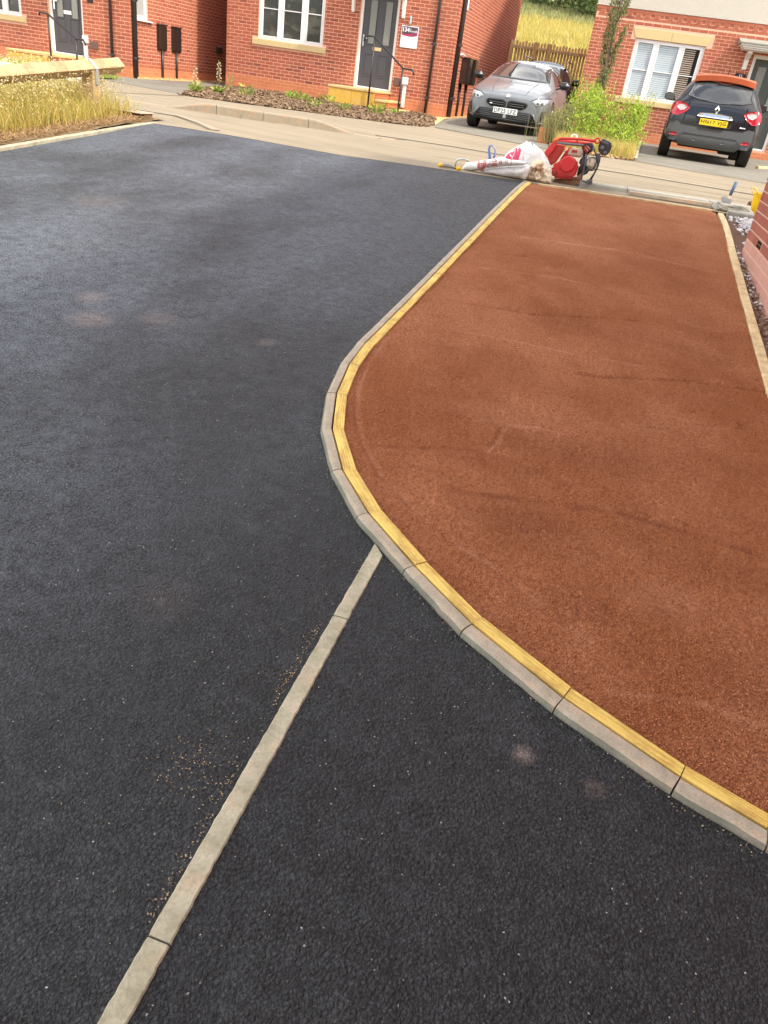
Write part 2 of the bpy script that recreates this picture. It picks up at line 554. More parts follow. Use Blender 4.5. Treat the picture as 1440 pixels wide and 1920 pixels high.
# vegetation: each leaf or blade (an island) has its own tone
def leafy(name, cols, rough=0.7, trans=True):
    n = NT(name, rough, 0.25)
    r = n.island()
    ramp = n.n.new('ShaderNodeValToRGB')
    ramp.color_ramp.interpolation = 'LINEAR'
    el = ramp.color_ramp.elements
    while len(el) < len(cols):
        el.new(0.5)
    for i, c_ in enumerate(cols):
        el[i].position = i / (len(cols) - 1)
        el[i].color = (*c_, 1)
    n.link(r, ramp.inputs['Fac'])
    n.col(ramp.outputs['Color'])
    if trans:
        tr = n.n.new('ShaderNodeBsdfTranslucent')
        n.link(ramp.outputs['Color'], tr.inputs['Color'])
        mx = n.n.new('ShaderNodeMixShader')
        mx.inputs[0].default_value = 0.3
        out = n.n['Material Output']
        n.link(n.b.outputs[0], mx.inputs[1])
        n.link(tr.outputs[0], mx.inputs[2])
        n.link(mx.outputs[0], out.inputs['Surface'])
    return n.m
M['straw'] = leafy('straw_blades', [(0.50, 0.30, 0.08), (0.66, 0.52, 0.14), (0.50, 0.42, 0.09), (0.72, 0.60, 0.27), (0.30, 0.32, 0.07), (0.60, 0.50, 0.14)])
M['seed'] = leafy('seed_heads', [(0.74, 0.64, 0.30), (0.78, 0.72, 0.46), (0.66, 0.52, 0.18)])
M['hay'] = leafy('cut_straw', [(0.48, 0.30, 0.14), (0.62, 0.44, 0.24), (0.36, 0.20, 0.09)])
M['bush'] = leafy('bush_leaves', [(0.16, 0.26, 0.03), (0.36, 0.50, 0.05), (0.52, 0.64, 0.08), (0.28, 0.36, 0.07), (0.64, 0.68, 0.18)])
M['bush_dull'] = leafy('bush_leaves_dull', [(0.24, 0.22, 0.10), (0.36, 0.34, 0.15), (0.30, 0.34, 0.12), (0.42, 0.34, 0.18)])
M['tree'] = leafy('tree_leaves', [(0.08, 0.13, 0.035), (0.16, 0.22, 0.06), (0.24, 0.27, 0.10), (0.30, 0.20, 0.12), (0.12, 0.20, 0.05)])
M['wood_leaf'] = leafy('far_tree_leaves', [(0.09, 0.13, 0.04), (0.15, 0.20, 0.07), (0.22, 0.25, 0.10)])
M['plantlet'] = leafy('young_leaves', [(0.14, 0.24, 0.04), (0.28, 0.36, 0.07), (0.50, 0.50, 0.13)])
M['petal'] = leafy('petals', [(0.58, 0.48, 0.34), (0.66, 0.58, 0.44), (0.42, 0.34, 0.18)])
M['stem'] = plain('stem_green', (0.22, 0.26, 0.08), 0.8, 0.2)
M['bark'] = plain('bark', (0.20, 0.15, 0.11), 0.9, 0.15, var=0.3, bump=0.4)
M['mulch'] = leafy('bark_chips', [(0.07, 0.040, 0.022), (0.19, 0.115, 0.065), (0.36, 0.25, 0.15), (0.11, 0.065, 0.04), (0.25, 0.16, 0.095)], 0.9, False)
M['mulch_base'] = plain('mulch_base', (0.13, 0.08, 0.05), 0.95, 0.1, var=0.4, scale=30, bump=0.6)
M['soil'] = plain('soil', (0.15, 0.085, 0.055), 0.95, 0.1, var=0.5, scale=45, bump=0.8)
M['gravel'] = leafy('white_gravel', [(0.62, 0.60, 0.60), (0.80, 0.78, 0.76), (0.45, 0.43, 0.43), (0.75, 0.74, 0.74)], 0.8, False)
M['crumb'] = leafy('soil_crumbs', [(0.12, 0.065, 0.04), (0.24, 0.14, 0.09), (0.40, 0.28, 0.22), (0.10, 0.06, 0.04)], 0.95, False)
M['redcrumb'] = leafy('red_crumbs', [(0.24, 0.072, 0.030), (0.42, 0.15, 0.07), (0.50, 0.20, 0.10), (0.32, 0.105, 0.045)], 0.95, False)
M['grit'] = leafy('pale_grit', [(0.34, 0.24, 0.15), (0.46, 0.38, 0.27), (0.26, 0.16, 0.11), (0.44, 0.36, 0.15)], 0.9, False)
# ------------------------------------------------------------------ the site: surfaces
KOUT = [(1.16, 1.10), (0.66, 1.276), (0.457, 1.341), (0.169, 1.472), (-0.109, 1.644), (-0.33, 1.829), (-0.548, 2.025), (-0.72, 2.249), (-0.865, 2.517),
        (-0.959, 2.818), (-1.014, 3.145), (-1.030, 3.424), (-1.024, 3.747), (-1.014, 4.70), (-1.008, 5.655), (-1.003, 6.61), (-0.995, 7.60), (-0.995, 8.80)]
KIN = [(1.165, 1.150), (0.665, 1.323), (0.477, 1.389), (0.19, 1.522), (-0.084, 1.689), (-0.301, 1.865), (-0.514, 2.064), (-0.683, 2.276), (-0.823, 2.540),
       (-0.914, 2.834), (-0.968, 3.150), (-0.984, 3.426), (-0.978, 3.747), (-0.968, 4.70), (-0.962, 5.655), (-0.957, 6.61), (-0.948, 7.60), (-0.946, 8.80)]
TOUT = [(1.17, 1.195), (0.67, 1.368), (0.49, 1.430), (0.206, 1.565), (-0.060, 1.728), (-0.268, 1.900), (-0.474, 2.094), (-0.636, 2.300), (-0.776, 2.556),
        (-0.866, 2.842), (-0.918, 3.150), (-0.932, 3.424), (-0.928, 3.747), (-0.919, 4.70), (-0.912, 5.655), (-0.906, 6.61), (-0.898, 7.60), (-0.892, 8.72)]
KOUT = [tuple(Vector(a) + (Vector(b) - Vector(a)).normalized() * 0.006) for a, b in zip(KOUT, KIN)]
AFAR = [(-4.83, 7.80), (-4.528, 7.901), (-3.864, 8.016), (-2.813, 8.10), (-1.815, 8.487), (-0.994, 8.80)]
RFAR = [(-0.892, 8.70), (-0.812, 8.708), (-0.317, 8.891), (0.5, 9.14), (1.02, 9.30), (1.10, 9.32)]

def interp(pts, t, a=1, b=0):
    """piecewise linear: coordinate a given, coordinate b returned"""
    for p, q in zip(pts, pts[1:]):
        if p[a] <= t <= q[a]:
            k = (t - p[a]) / max(1e-9, q[a] - p[a])
            return p[b] + (q[b] - p[b]) * k
    return pts[0][b] if t < pts[0][a] else pts[-1][b]

def sheet(name, ys, xl, xr, nx, zfun, mat, yshear=None):
    vs, fs = [], []
    for y in ys:
        a, b = xl(y), xr(y)
        for i in range(nx + 1):
            x = a + (b - a) * i / nx
            yy = yshear(x, y) if yshear else y
            vs.append((x, yy, zfun(x, yy)))
    w = nx + 1
    for j in range(len(ys) - 1):
        for i in range(nx):
            o = j * w + i
            fs.append((o, o + 1, o + w + 1, o + w))
    mb = MB()
    mb.v, mb.f, mb.mi = vs, fs, [0] * len(fs)
    return mb.build(name, mat, smooth=True)

def frange(a, b, n):
    return [a + (b - a) * i / n for i in range(n + 1)]

# earth under everything, out to the horizon
def earth_z(x, y):
    far = sm((math.hypot(x, y - 8) - 36) / 60)
    return (zf(x, y) - 0.12) * (1 - far) + (-0.4) * far
gx = [-3000, -1200, -400, -150, -80, -50] + list(range(-36, 37, 2)) + [50, 80, 150, 400, 1200, 3000]
gy = [-3000, -1200, -400, -150, -80, -50, -30] + list(range(-20, 41, 2)) + [50, 80, 150, 400, 1200, 3000]
mb = MB()
mb.v = [(x, y, earth_z(x, y)) for y in gy for x in gx]
mb.f = [(j * len(gx) + i, j * len(gx) + i + 1, (j + 1) * len(gx) + i + 1, (j + 1) * len(gx) + i) for j in range(len(gy) - 1) for i in range(len(gx) - 1)]
mb.mi = [0] * len(mb.f)
structure(mb.build('ground', M['earth'], smooth=True))

# street: kerb upstand in front of the flower bed, pavement falling away behind it
K0, KD = Vector((-5.75, 9.72)), Vector((0.905, 0.425)).normalized()
KN = Vector((-KD.y, KD.x))
KL = 2.35
def pav(x, y):
    p = Vector((x, y)) - K0
    a, s = p.dot(KD), p.dot(KN)
    if s <= 0.05:
        return 0.0
    t = sm((a + 0.15) / 0.7) * sm((KL + 0.15 - a) / 0.7)
    return 0.105 * t * sm((s - 0.05) / 0.06) * (1 - sm((s - 0.3) / 2.6))
def near_edge(x):
    if x < -4.90:
        return 8.02
    if x < -4.78:
        return 7.78
    if x < -0.99:
        return interp(AFAR, x, 0, 1) - 0.03
    if x < 1.10:
        return interp(RFAR, x, 0, 1) if x > -0.892 else 8.75
    return 9.30
def zroad(x, y):
    return zf(x, y) + pav(x, y)
xs = frange(-34, -8, 52) + frange(-7.9, -2.5, 108)[0:] + frange(-2.3, 2.3, 46) + frange(2.8, 26, 40)
mb = MB()
ny = 150
for j in range(ny + 1):
    k = j / ny
    for x in xs:
        y0 = near_edge(x)
        y = y0 + (33 - y0) * (k ** 1.7)
        mb.v.append((x, y, zroad(x, y)))
w_ = len(xs)
mb.f = [(j * w_ + i, j * w_ + i + 1, (j + 1) * w_ + i + 1, (j + 1) * w_ + i) for j in range(ny) for i in range(w_ - 1)]
mb.mi = [0] * len(mb.f)
structure(mb.build('road', M['road'], smooth=True))

def patch(name, poly, mat, lift=0.004, step=0.35, zfun=None, kind=True, noise_h=0.0):
    """a sheet over the polygon that follows the site"""
    zfun = zfun or zroad
    pts = [Vector(p) for p in poly]
    n0 = len(pts)
    bnd = []
    for i in range(n0):
        a, b = pts[i], pts[(i + 1) % n0]
        m = max(1, int((b - a).length / step))
        bnd += [a + (b - a) * k / m for k in range(m)]
    allp = list(bnd)
    x0, x1 = min(p.x for p in pts), max(p.x for p in pts)
    y0, y1 = min(p.y for p in pts), max(p.y for p in pts)
    y = y0 + step * 0.5
    while y < y1:
        x = x0 + step * 0.5
        while x < x1:
            if inside((x, y), pts) and min(((p.x - x) ** 2 + (p.y - y) ** 2) for p in bnd) > (step * 0.4) ** 2:
                allp.append(Vector((x, y)))
            x += step
        y += step
    nb = len(bnd)
    out = delaunay_2d_cdt(allp, [], [list(range(nb))], 1, 1e-5)
    mb = MB()
    mb.v = [(p[0], p[1], zfun(p[0], p[1]) + lift) for p in out[0]]
    mb.f = [tuple(f) for f in out[2]]
    mb.mi = [0] * len(mb.f)
    o = mb.build(name, mat, smooth=True)
    bm = bmesh.new(); bm.from_mesh(o.data)
    for f in bm.faces:
        if f.normal.z < 0:
            f.normal_flip()
    bm.to_mesh(o.data); bm.free()
    if kind:
        structure(o)
    return o

def inside(p, poly):
    x, y = p
    c = False
    j = len(poly) - 1
    for i in range(len(poly)):
        xi, yi, xj, yj = poly[i][0], poly[i][1], poly[j][0], poly[j][1]
        if (yi > y) != (yj > y) and x < (xj - xi) * (y - yi) / (yj - yi) + xi:
            c = not c
        j = i
    return c

patch('driveway', [(-4.58, 20.75), (-3.80, 16.35), (-1.25, 14.62), (-1.70, 17.6), (-1.72, 30), (-4.5, 30)], M['drive'])
patch('driveway', [(0.18, 15.30), (0.9, 15.02), (2.2, 14.75), (5.5, 14.6), (9.0, 14.6), (9.0, 23.3), (0.26, 23.3)], M['drive'])
patch('driveway', [(-11.55, 17.3), (-10.9, 15.2), (-7.7, 13.5), (-9.2, 17.4), (-10.55, 20.75), (-10.6, 26), (-11.55, 26)], M['drive'])

def asph_z(x, y):
    return zf(x, y) - 0.018 * (1 - sm((y - 6.6) / 1.0)) - 0.002 + 0.004 * (1 - sm((y - 6.6) / 1.0)) * noise.noise(Vector((x * 1.1, y * 1.1, 0)))
ya = frange(-3.5, 1.12, 60) + frange(1.16, 7.6, 160) + frange(7.64, 8.0, 8)
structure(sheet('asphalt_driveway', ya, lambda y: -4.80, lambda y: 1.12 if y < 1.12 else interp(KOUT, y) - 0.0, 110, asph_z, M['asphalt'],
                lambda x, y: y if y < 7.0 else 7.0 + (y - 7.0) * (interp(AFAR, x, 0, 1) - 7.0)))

# red sub-base, raked and trodden
GR = [([(0.05, 3.69), (0.182, 3.73), (0.573, 3.929), (0.973, 4.037)], 0.012, -0.007), ([(-0.614, 3.888), (-0.277, 3.932), (0.061, 3.93), (0.468, 3.987)], 0.012, 0.003),
      ([(-0.197, 2.946), (-0.066, 2.985), (0.045, 2.998)], 0.014, 0.004), ([(-0.203, 2.916), (-0.213, 2.785), (-0.234, 2.691)], 0.010, -0.006),
      ([(-0.642, 5.591), (-0.498, 5.668)], 0.02, -0.010), ([(-0.643, 2.515), (-0.453, 2.6), (-0.259, 2.687)], 0.012, -0.004),
      ([(0.063, 1.881), (0.164, 1.828), (0.245, 1.772)], 0.010, -0.004), ([(0.124, 1.91), (0.209, 1.837)], 0.008, -0.004),
      ([(-0.094, 3.387), (0.053, 3.402), (0.248, 3.409)], 0.012, -0.004), ([(-0.779, 4.337), (-0.289, 4.438), (0.317, 4.724)], 0.016, -0.004),
      ([(-0.742, 5.112), (-0.222, 5.261), (0.479, 5.293)], 0.016, 0.004), ([(0.463, 3.361), (0.735, 3.464)], 0.010, -0.006),
      ([(-0.6, 6.2), (0.1, 6.35), (0.9, 6.3)], 0.03, 0.004), ([(-0.3, 2.35), (0.3, 2.5), (0.9, 2.45)], 0.02, -0.003),
      ([(0.30, 1.60), (0.55, 1.66), (0.90, 1.62)], 0.012, 0.003),
      ([(-0.915, 3.607), (-0.90, 3.25), (-0.86, 2.98), (-0.775, 2.70), (-0.69, 2.52), (-0.56, 2.34), (-0.40, 2.19), (-0.21, 2.056), (-0.013, 1.952), (0.078, 1.889)], 0.010, -0.0045)]
CL = [(0.769, 3.513, 0.022, 0.020), (0.118, 2.924, 0.02, 0.010), (0.098, 2.862, 0.02, -0.012), (0.294, 1.965, 0.03, -0.008), (0.42, 1.62, 0.018, 0.006), (-0.1, 3.3, 0.03, -0.005)]
def seg_d(px, py, a, b):
    dx, dy = b[0] - a[0], b[1] - a[1]
    t = clamp(((px - a[0]) * dx + (py - a[1]) * dy) / (dx * dx + dy * dy), 0, 1)
    return math.hypot(px - a[0] - t * dx, py - a[1] - t * dy)
SEGS = []
for pl, wd, hh in GR:
    for a, b in zip(pl, pl[1:]):
        SEGS.append((min(a[0], b[0]) - 3 * wd, max(a[0], b[0]) + 3 * wd, min(a[1], b[1]) - 3 * wd, max(a[1], b[1]) + 3 * wd, a, b, wd, hh))
def red_z(x, y):
    V3 = Vector((x * 1.7, y * 1.7, 3.0))
    z = zf(x, y) - 0.009 + 0.010 * noise.noise(V3) + 0.0045 * noise.noise(Vector((x * 6, y * 8, 9))) + 0.0028 * noise.noise(Vector((x * 34, y * 34, 1)))
    if y < 4.5:
        z += 0.0022 * noise.noise(Vector((x * 95, y * 95, 5)))
    z += 0.0020 * noise.noise(Vector((x * 3, y * 22 + x * 3, 2)))
    for s in SEGS:
        if s[0] < x < s[1] and s[2] < y < s[3]:
            d = seg_d(x, y, s[4], s[5]) / s[6]
            if d < 3:
                z += 1.3 * s[7] * math.exp(-d * d)
    for cx_, cy_, r, hh in CL:
        d = math.hypot(x - cx_, y - cy_) / r
        if d < 3:
            z += hh * math.exp(-d * d) * (1 + 0.6 * noise.noise(Vector((x * 90, y * 90, 0))))
    e = x - interp(TOUT, y)
    z = min(z, zf(x, y) - 0.002 + 0.02 * clamp(e - 0.02, 0, 1))
    return z
yr = [1.205]
while yr[-1] < 8.7:
    yr.append(yr[-1] + 0.0042 * max(1.0, (yr[-1] + 0.4) / 1.9))
RTI = [(0.955, 1.2), (0.965, 3.976), (0.975, 4.986), (1.0, 6.566), (1.071, 9.13), (1.08, 9.4)]
def track_tone(x, y):
    t = 0.5
    for k, s in enumerate(SEGS):
        if s[0] < x < s[1] and s[2] < y < s[3]:
            d = seg_d(x, y, s[4], s[5]) / s[6]
            if d < 3:
                sg = 1 if (s[7] > 0 or s[6] <= 0.010) else -1
                t += sg * 0.32 * math.exp(-d * d) * (0.55 + 0.9 * noise.noise(Vector((x * 9, y * 9, k))))
    for cx_, cy_, rx, ry, am in ((0.15, 2.90, 0.34, 0.14, 0.34), (0.0, 2.28, 0.22, 0.10, 0.34), (0.20, 1.93, 0.14, 0.07, 0.38), (0.62, 1.78, 0.24, 0.09, 0.30), (-0.25, 2.62, 0.30, 0.06, 0.25),
                                 (0.75, 2.30, 0.30, 0.10, 0.25), (0.42, 2.05, 0.16, 0.10, -0.22), (-0.35, 3.0, 0.25, 0.08, -0.15), (0.3, 4.4, 0.6, 0.2, 0.2), (-0.4, 3.6, 0.3, 0.16, 0.22), (0.5, 6.0, 0.5, 0.5, 0.15)):
        d = math.hypot((x - cx_) / rx, (y - cy_) / ry) + 0.5 * noise.noise(Vector((x * 6, y * 6, cx_ * 9)))
        if d < 1.4:
            t -= 0.55 * am * sm((1.4 - d) / 1.0) * (0.75 + 0.8 * noise.noise(Vector((x * 38, y * 38, 3))))
    return clamp(t, 0, 1)
red_o = structure(sheet('red_sub_base', yr, lambda y: interp(TOUT, y) - 0.004, lambda y: interp(RTI, y) if y > 1.21 else 1.14, 270, red_z, M['red'],
                lambda x, y: y if y < 7.9 else 7.9 + (y - 7.9) * (interp(RFAR, x, 0, 1) - 7.9) / 0.8))
at_ = red_o.data.attributes.new('track', 'FLOAT', 'POINT')
at_.data.foreach_set('value', [track_tone(v.co.x, v.co.y) for v in red_o.data.vertices])

# ------------------------------------------------------------------ kerbs and edgings
def quad_piece(name, q, ztop, depth, mat, parent, chamfer=0.0, drop=0.0, rag=0.0, side=None):
    """block with plan corners q (a b along the first side, c d back along the other), its own frame along a-b"""
    a = Vector(q[0]); b = Vector(q[1])
    ang = math.atan2(b.y - a.y, b.x - a.x)
    c0 = Vector(((q[0][0] + q[2][0]) / 2, (q[0][1] + q[2][1]) / 2))
    R = Matrix.Rotation(-ang, 3, 'Z')
    zc = ztop(c0.x, c0.y)
    def L(p, dz):
        v = R @ Vector((p[0] - c0.x, p[1] - c0.y, 0))
        return (v.x, v.y, ztop(p[0], p[1]) - zc + dz)
    a, b, c, d = [Vector(p) for p in q]
    n = (d - a).normalized()
    vs, fs = [], []
    prof = []
    if chamfer:
        k = chamfer
        prof = [(0.0, -depth), (0.0, -drop), (k * 0.30, -drop * 0.30), (k, 0.0)]
    else:
        prof = [(0.0, -depth), (0.0, -0.003), (0.003, 0.0)]
    m = max(1, int((b - a).length / (0.012 if rag else 0.03)))
    rows = []
    for i in range(m + 1):
        t = i / m
        p0 = a + (b - a) * t
        p1 = d + (c - d) * t
        nn = (p1 - p0).normalized()
        row = []
        jit = 0.0016 if chamfer else (0.0006 + rag * 0.0007)
        for s, h in prof:
            jt = (noise.noise(Vector((p0.x * 50, p0.y * 50, s * 40))) + 1.5 * min(0, noise.noise(Vector((p0.x * 70, p0.y * 70, 8))) + 0.25)) * jit * (1.7 if s < 0.01 else 1.0)
            pp = p0 + nn * (s + jt)
            row.append(L(pp, h + jt * 0.6))
        e1 = rag * 0.0016 * (noise.noise(Vector((p1.x * 55, p1.y * 55, 2))) + 1.6 * min(0, noise.noise(Vector((p1.x * 120, p1.y * 120, 3))) + 0.15))
        row.append(L(p1 - nn * (0.003 - e1), 0.0))
        row.append(L(p1 + nn * e1, -0.003))
        row.append(L(p1 + nn * e1, -depth))
        rows.append(row)
    w = len(rows[0])
    for r in rows:
        vs += r
    for i in range(m):
        for k in range(w - 1):
            o = i * w + k
            fs.append((o, o + 1, o + w + 1, o + w))
    fs.append(tuple(range(w - 1, -1, -1)))
    fs.append(tuple(m * w + k for k in range(w)))
    mb = MB().add(vs, fs)
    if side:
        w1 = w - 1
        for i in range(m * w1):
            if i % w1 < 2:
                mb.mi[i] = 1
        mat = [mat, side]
    o = mb.build(name, mat, parent, local=True, fix=True)
    po = ORG[parent.name]
    o.location = (c0.x - po.x, c0.y - po.y, zc - po.z)
    o.rotation_euler = (0, 0, ang)
    return o

def shrink(a, b, g):
    a, b = Vector(a), Vector(b)
    d = (b - a).normalized() * g
    return a + d, b - d

ke = thing('kerb_edging', 'curved run of pale concrete edging stones between the black asphalt and yellow timber boards', 'kerb', (0.0, 2.0, zf(0, 2)))
for i in range(len(KOUT) - 1):
    a, b = shrink(KOUT[i], KOUT[i + 1], 0.0022)
    d, c = shrink(KIN[i], KIN[i + 1], 0.0016)
    jz = random.uniform(-0.0015, 0.0015)
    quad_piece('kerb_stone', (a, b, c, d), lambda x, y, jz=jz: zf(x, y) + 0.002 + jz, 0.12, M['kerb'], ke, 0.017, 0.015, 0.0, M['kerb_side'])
te = thing('timber_edging', 'curved run of yellow timber boards between the pale kerb and the red sub-base', 'edging', (0.0, 2.1, zf(0, 2.1)))
kin2 = []
for i, p in enumerate(KIN):
    t_ = Vector(TOUT[i]); k_ = Vector(p)
    kin2.append(k_ + (t_ - k_).normalized() * 0.006)
for i in range(len(KOUT) - 1):
    a, b = shrink(kin2[i], kin2[i + 1], 0.0012)
    d, c = shrink(TOUT[i], TOUT[i + 1], 0.0012)
    jz = random.uniform(-0.001, 0.002)
    quad_piece('timber_board', (a, b, c, d), lambda x, y, jz=jz: zf(x, y) + 0.003 + jz, 0.09, M['timber'], te)
# edging strip across the asphalt
es = thing('concrete_edging', 'straight cream concrete edging strip crossing the asphalt from kerb to bottom of photo', 'edging', (-0.425, 1.0, zf(-0.425, 1.0)))
for y0, y1 in ((1.580, 1.905), (0.669, 1.576), (-0.242, 0.665), (-1.153, -0.246), (-2.064, -1.157)):
    tl = 0.045 if y1 > 1.8 else 0.0
    xl_ = lambda y: -0.4625 + (y - 0.53) * 0.0105
    xr_ = lambda y: -0.417 + (y - 0.53) * 0.008
    q = ((xl_(y0), y0), (xl_(y1), y1 + (0.0 if y1 < 1.8 else 0.035)), (xr_(y1), y1 - tl * 0.35), (xr_(y0), y0))
    quad_piece('edging_block', q, lambda x, y: zf(x, y) - 0.0155, 0.12, M['edging'], es, 0.0, 0.0, 1.5)
es2 = thing('concrete_edging', 'cream edging strip between the asphalt and the long dry grass by the timber rail', 'edging', (-4.83, 4, zf(-4.83, 4)))
y = 7.84
while y > -3:
    quad_piece('edging_block', ((-4.862, y - 0.91), (-4.862, y), (-4.802, y), (-4.802, y - 0.91)), lambda x, y: zf(x, y) + 0.006, 0.12, M['edging'], es2)
    y -= 0.914
# straight timber on the right of the sub-base
rt = thing('timber_edging', 'long straight pale timber board right of the red sub-base, beside the brick wall', 'edging', (1.05, 5, zf(1.05, 5)))
RI = [(0.955, 1.2), (0.962, 3.0), (0.967, 4.2), (0.988, 5.75), (1.012, 7.2), (1.04, 8.2), (1.071, 9.2)]
RO = [(1.010, 1.2), (1.017, 3.0), (1.023, 4.2), (1.043, 5.75), (1.069, 7.2), (1.098, 8.2), (1.130, 9.2)]
for i in range(len(RI) - 1):
    a, b = shrink(RI[i], RI[i + 1], 0.001)
    d, c = shrink(RO[i], RO[i + 1], 0.001)
    quad_piece('timber_board', (a, b, c, d), lambda x, y: zf(x, y) + 0.006, 0.09, M['timber_pale'], rt)

# thin timber at the street end of the red area, kerb stones and loose blocks behind it
ft = thing('timber_edging', 'thin pale timber lath along the far street end of the red sub-base', 'edging', (0, 8.95, zf(0, 8.95)))
for i in range(len(RFAR) - 2):
    a, b = Vector(RFAR[i]), Vector(RFAR[i + 1])
    if (b - a).length < 0.2:
        continue
    n_ = Vector((-(b - a).y, (b - a).x)).normalized() * 0.03
    quad_piece('timber_board', (a, b, b + n_, a + n_), lambda x, y: zf(x, y) + 0.012, 0.08, M['timber_pale'], ft)
kb = thing('dropped_kerb', 'low grey concrete kerb stones laid at the street end of the red sub-base', 'kerb', (0.4, 9.6, zf(0.4, 9.6)))
KB = [(-0.42, 9.26), (0.10, 9.50), (1.02, 9.78), (1.94, 10.00), (2.86, 10.20)]
for i in range(len(KB) - 1):
    a, b = shrink(KB[i], KB[i + 1], 0.004)
    n_ = Vector((-(b - a).y, (b - a).x)).normalized() * 0.13
    quad_piece('kerb_stone', (a, b, b + n_, a + n_), lambda x, y: zf(x, y) + 0.052, 0.15, M['kerb_grey'], kb, 0.02, 0.015)
def loose_beam(name, label, cat, a, b, w, h, z, mat, bev=0.004):
    a, b = Vector(a), Vector(b)
    L = (b - a).length
    mb = MB().box(-L / 2, L / 2, -w / 2, w / 2, 0, h)
    o = mb.build(name, mat, bevel=bev)
    m_ = (a + b) / 2
    o.location = (m_.x, m_.y, z)
    o.rotation_euler = (0, 0, math.atan2(b.y - a.y, b.x - a.x))
    return tag(o, label, cat)
loose_beam('timber_plank', 'pale pinkish plank lying along the kerb at the far end of the red sub-base', 'plank', (0.12, 9.36), (1.02, 9.58), 0.075, 0.04, zf(0.5, 9.5) + 0.004, M['kerb'])
def rock(name, label, cat, c, r, mat, seed=0, sub=3, rough=0.25, rot=0.0, group=None):
    bm = bmesh.new()
    bmesh.ops.create_icosphere(bm, subdivisions=sub, radius=1)
    for v in bm.verts:
        q = v.co.copy()
        s = 1 / max(abs(q.x), abs(q.y), abs(q.z)) ** 0.6
        q = q * s
        q *= 1 + rough * noise.noise(q * 1.6 + Vector((seed, 0, 0))) + 0.3 * rough * noise.noise(q * 5 + Vector((seed, 3, 0)))
        v.co = Vector((q.x * r[0], q.y * r[1], q.z * r[2]))
    me = bpy.data.meshes.new(name)
    bm.to_mesh(me); bm.free()
    me.materials.append(mat)
    o = link(name, me)
    o.location = c
    o.rotation_euler = (0, 0, rot)
    return tag(o, label, cat, group)
rock('concrete_lump', 'rough grey lump of concrete at the corner of the red sub-base, under the club hammer', 'rubble', (1.24, 9.52, zf(1.24, 9.52) + 0.035), (0.20, 0.10, 0.052), M['kerb_grey'], 2, rot=0.1)
rock('concrete_lump', 'small dark lump of rubble just behind the foot of the yellow bucket', 'rubble', (1.57, 10.25, zf(1.57, 10.25) + 0.03), (0.09, 0.05, 0.05), M['soil'], 5)
cb = thing('concrete_edging', 'grey kerb stone between the white gravel and the street, below the yellow bucket', 'kerb', (1.6, 9.2, zf(1.6, 9.2)))
quad_piece('kerb_stone', ((1.16, 9.12), (2.60, 9.22), (2.60, 9.34), (1.16, 9.24)), lambda x, y: zf(x, y) + 0.05, 0.2, M['kerb_grey'], cb, 0.02, 0.015)

# raised kerb in front of the flower bed: three stones with dropped ends
ku = thing('raised_kerb', 'weathered buff kerb stones with orange stains and dropped ends in front of the bark bed', 'kerb', (-4.7, 10.2, zf(-4.7, 10.2)))
def ktop(x, y):
    p = Vector((x, y)) - K0
    a = p.dot(KD)
    return zf(x, y) + 0.006 + 0.105 * sm((a + 0.15) / 0.7) * sm((KL + 0.15 - a) / 0.7)
s0 = -0.62
while s0 < KL + 0.5:
    a, b = K0 + KD * (s0 + 0.003), K0 + KD * (s0 + 0.597)
    quad_piece('kerb_stone', (a, b, b + KN * 0.125, a + KN * 0.125), ktop, 0.16, M['kerb_street'], ku, 0.02, 0.02)
    s0 += 0.60

# flush channel and seam lines of the street, plus one painted kerb shadow line
def strip(name, label, pts, w, lift, mat):
    mb = MB()
    pts = [Vector(p) for p in pts]
    dense = []
    for a, b in zip(pts, pts[1:]):
        m = max(1, int((b - a).length / 0.25))
        dense += [a + (b - a) * k / m for k in range(m)]
    dense.append(pts[-1])
    for i, p in enumerate(dense):
        d = (dense[min(i + 1, len(dense) - 1)] - dense[max(i - 1, 0)]).normalized()
        nn = Vector((-d.y, d.x)) * w / 2
        for q in (p - nn, p + nn):
            mb.v.append((q.x, q.y, zroad(q.x, q.y) + lift))
    mb.f = [(2 * i, 2 * i + 2, 2 * i + 3, 2 * i + 1) for i in range(len(dense) - 1)]
    mb.mi = [0] * len(mb.f)
    o = mb.build(name, mat, fix=True)
    return structure(o)
M['seam'] = plain('seam_shadow_dark', (0.19, 0.155, 0.11), 0.95, 0.1, var=0.3)  # also colours the painted shadow line of the dropped kerb
M['kerb_flush'] = concrete('kerb_flush', (0.30, 0.255, 0.185), (0.37, 0.315, 0.23))
KE = K0 + KD * (KL + 0.4)
strip('seam_or_shadow_line', '', [KE, (-3.0, 11.45), (-2.4, 11.62), (-1.2, 11.72), (0.1, 12.1), (2.0, 12.2), (8, 12.3)], 0.035, 0.004, M['seam'])
strip('flush_kerb', '', [(-3.45, 11.32), (-3.0, 11.55), (-2.4, 11.72), (-1.2, 11.82), (0.1, 12.2), (2.0, 12.3), (8, 12.4)], 0.13, 0.008, M['kerb_flush'])
strip('seam_or_shadow_line', '', [(-3.75, 16.3), (-2.6, 15.55), (-1.25, 14.65), (0.149, 15.15), (0.958, 14.887), (2.309, 14.612), (8, 14.5)], 0.05, 0.008, M['seam'])
strip('seam_or_shadow_line', '', [(-5.9, 8.25), (-5.5, 8.50), (-5.086, 8.66), (-4.658, 8.35), (-4.306, 8.05)], 0.03, 0.004, M['seam'])  # dark strip painted for the shadow line along the dropped kerb edge
strip('flush_kerb', '', [(-8.4, 8.15), (-6.2, 8.22), (-5.55, 8.58), (-5.05, 8.74), (-4.60, 8.42), (-4.24, 8.09)], 0.10, 0.007, M['kerb_flush'])
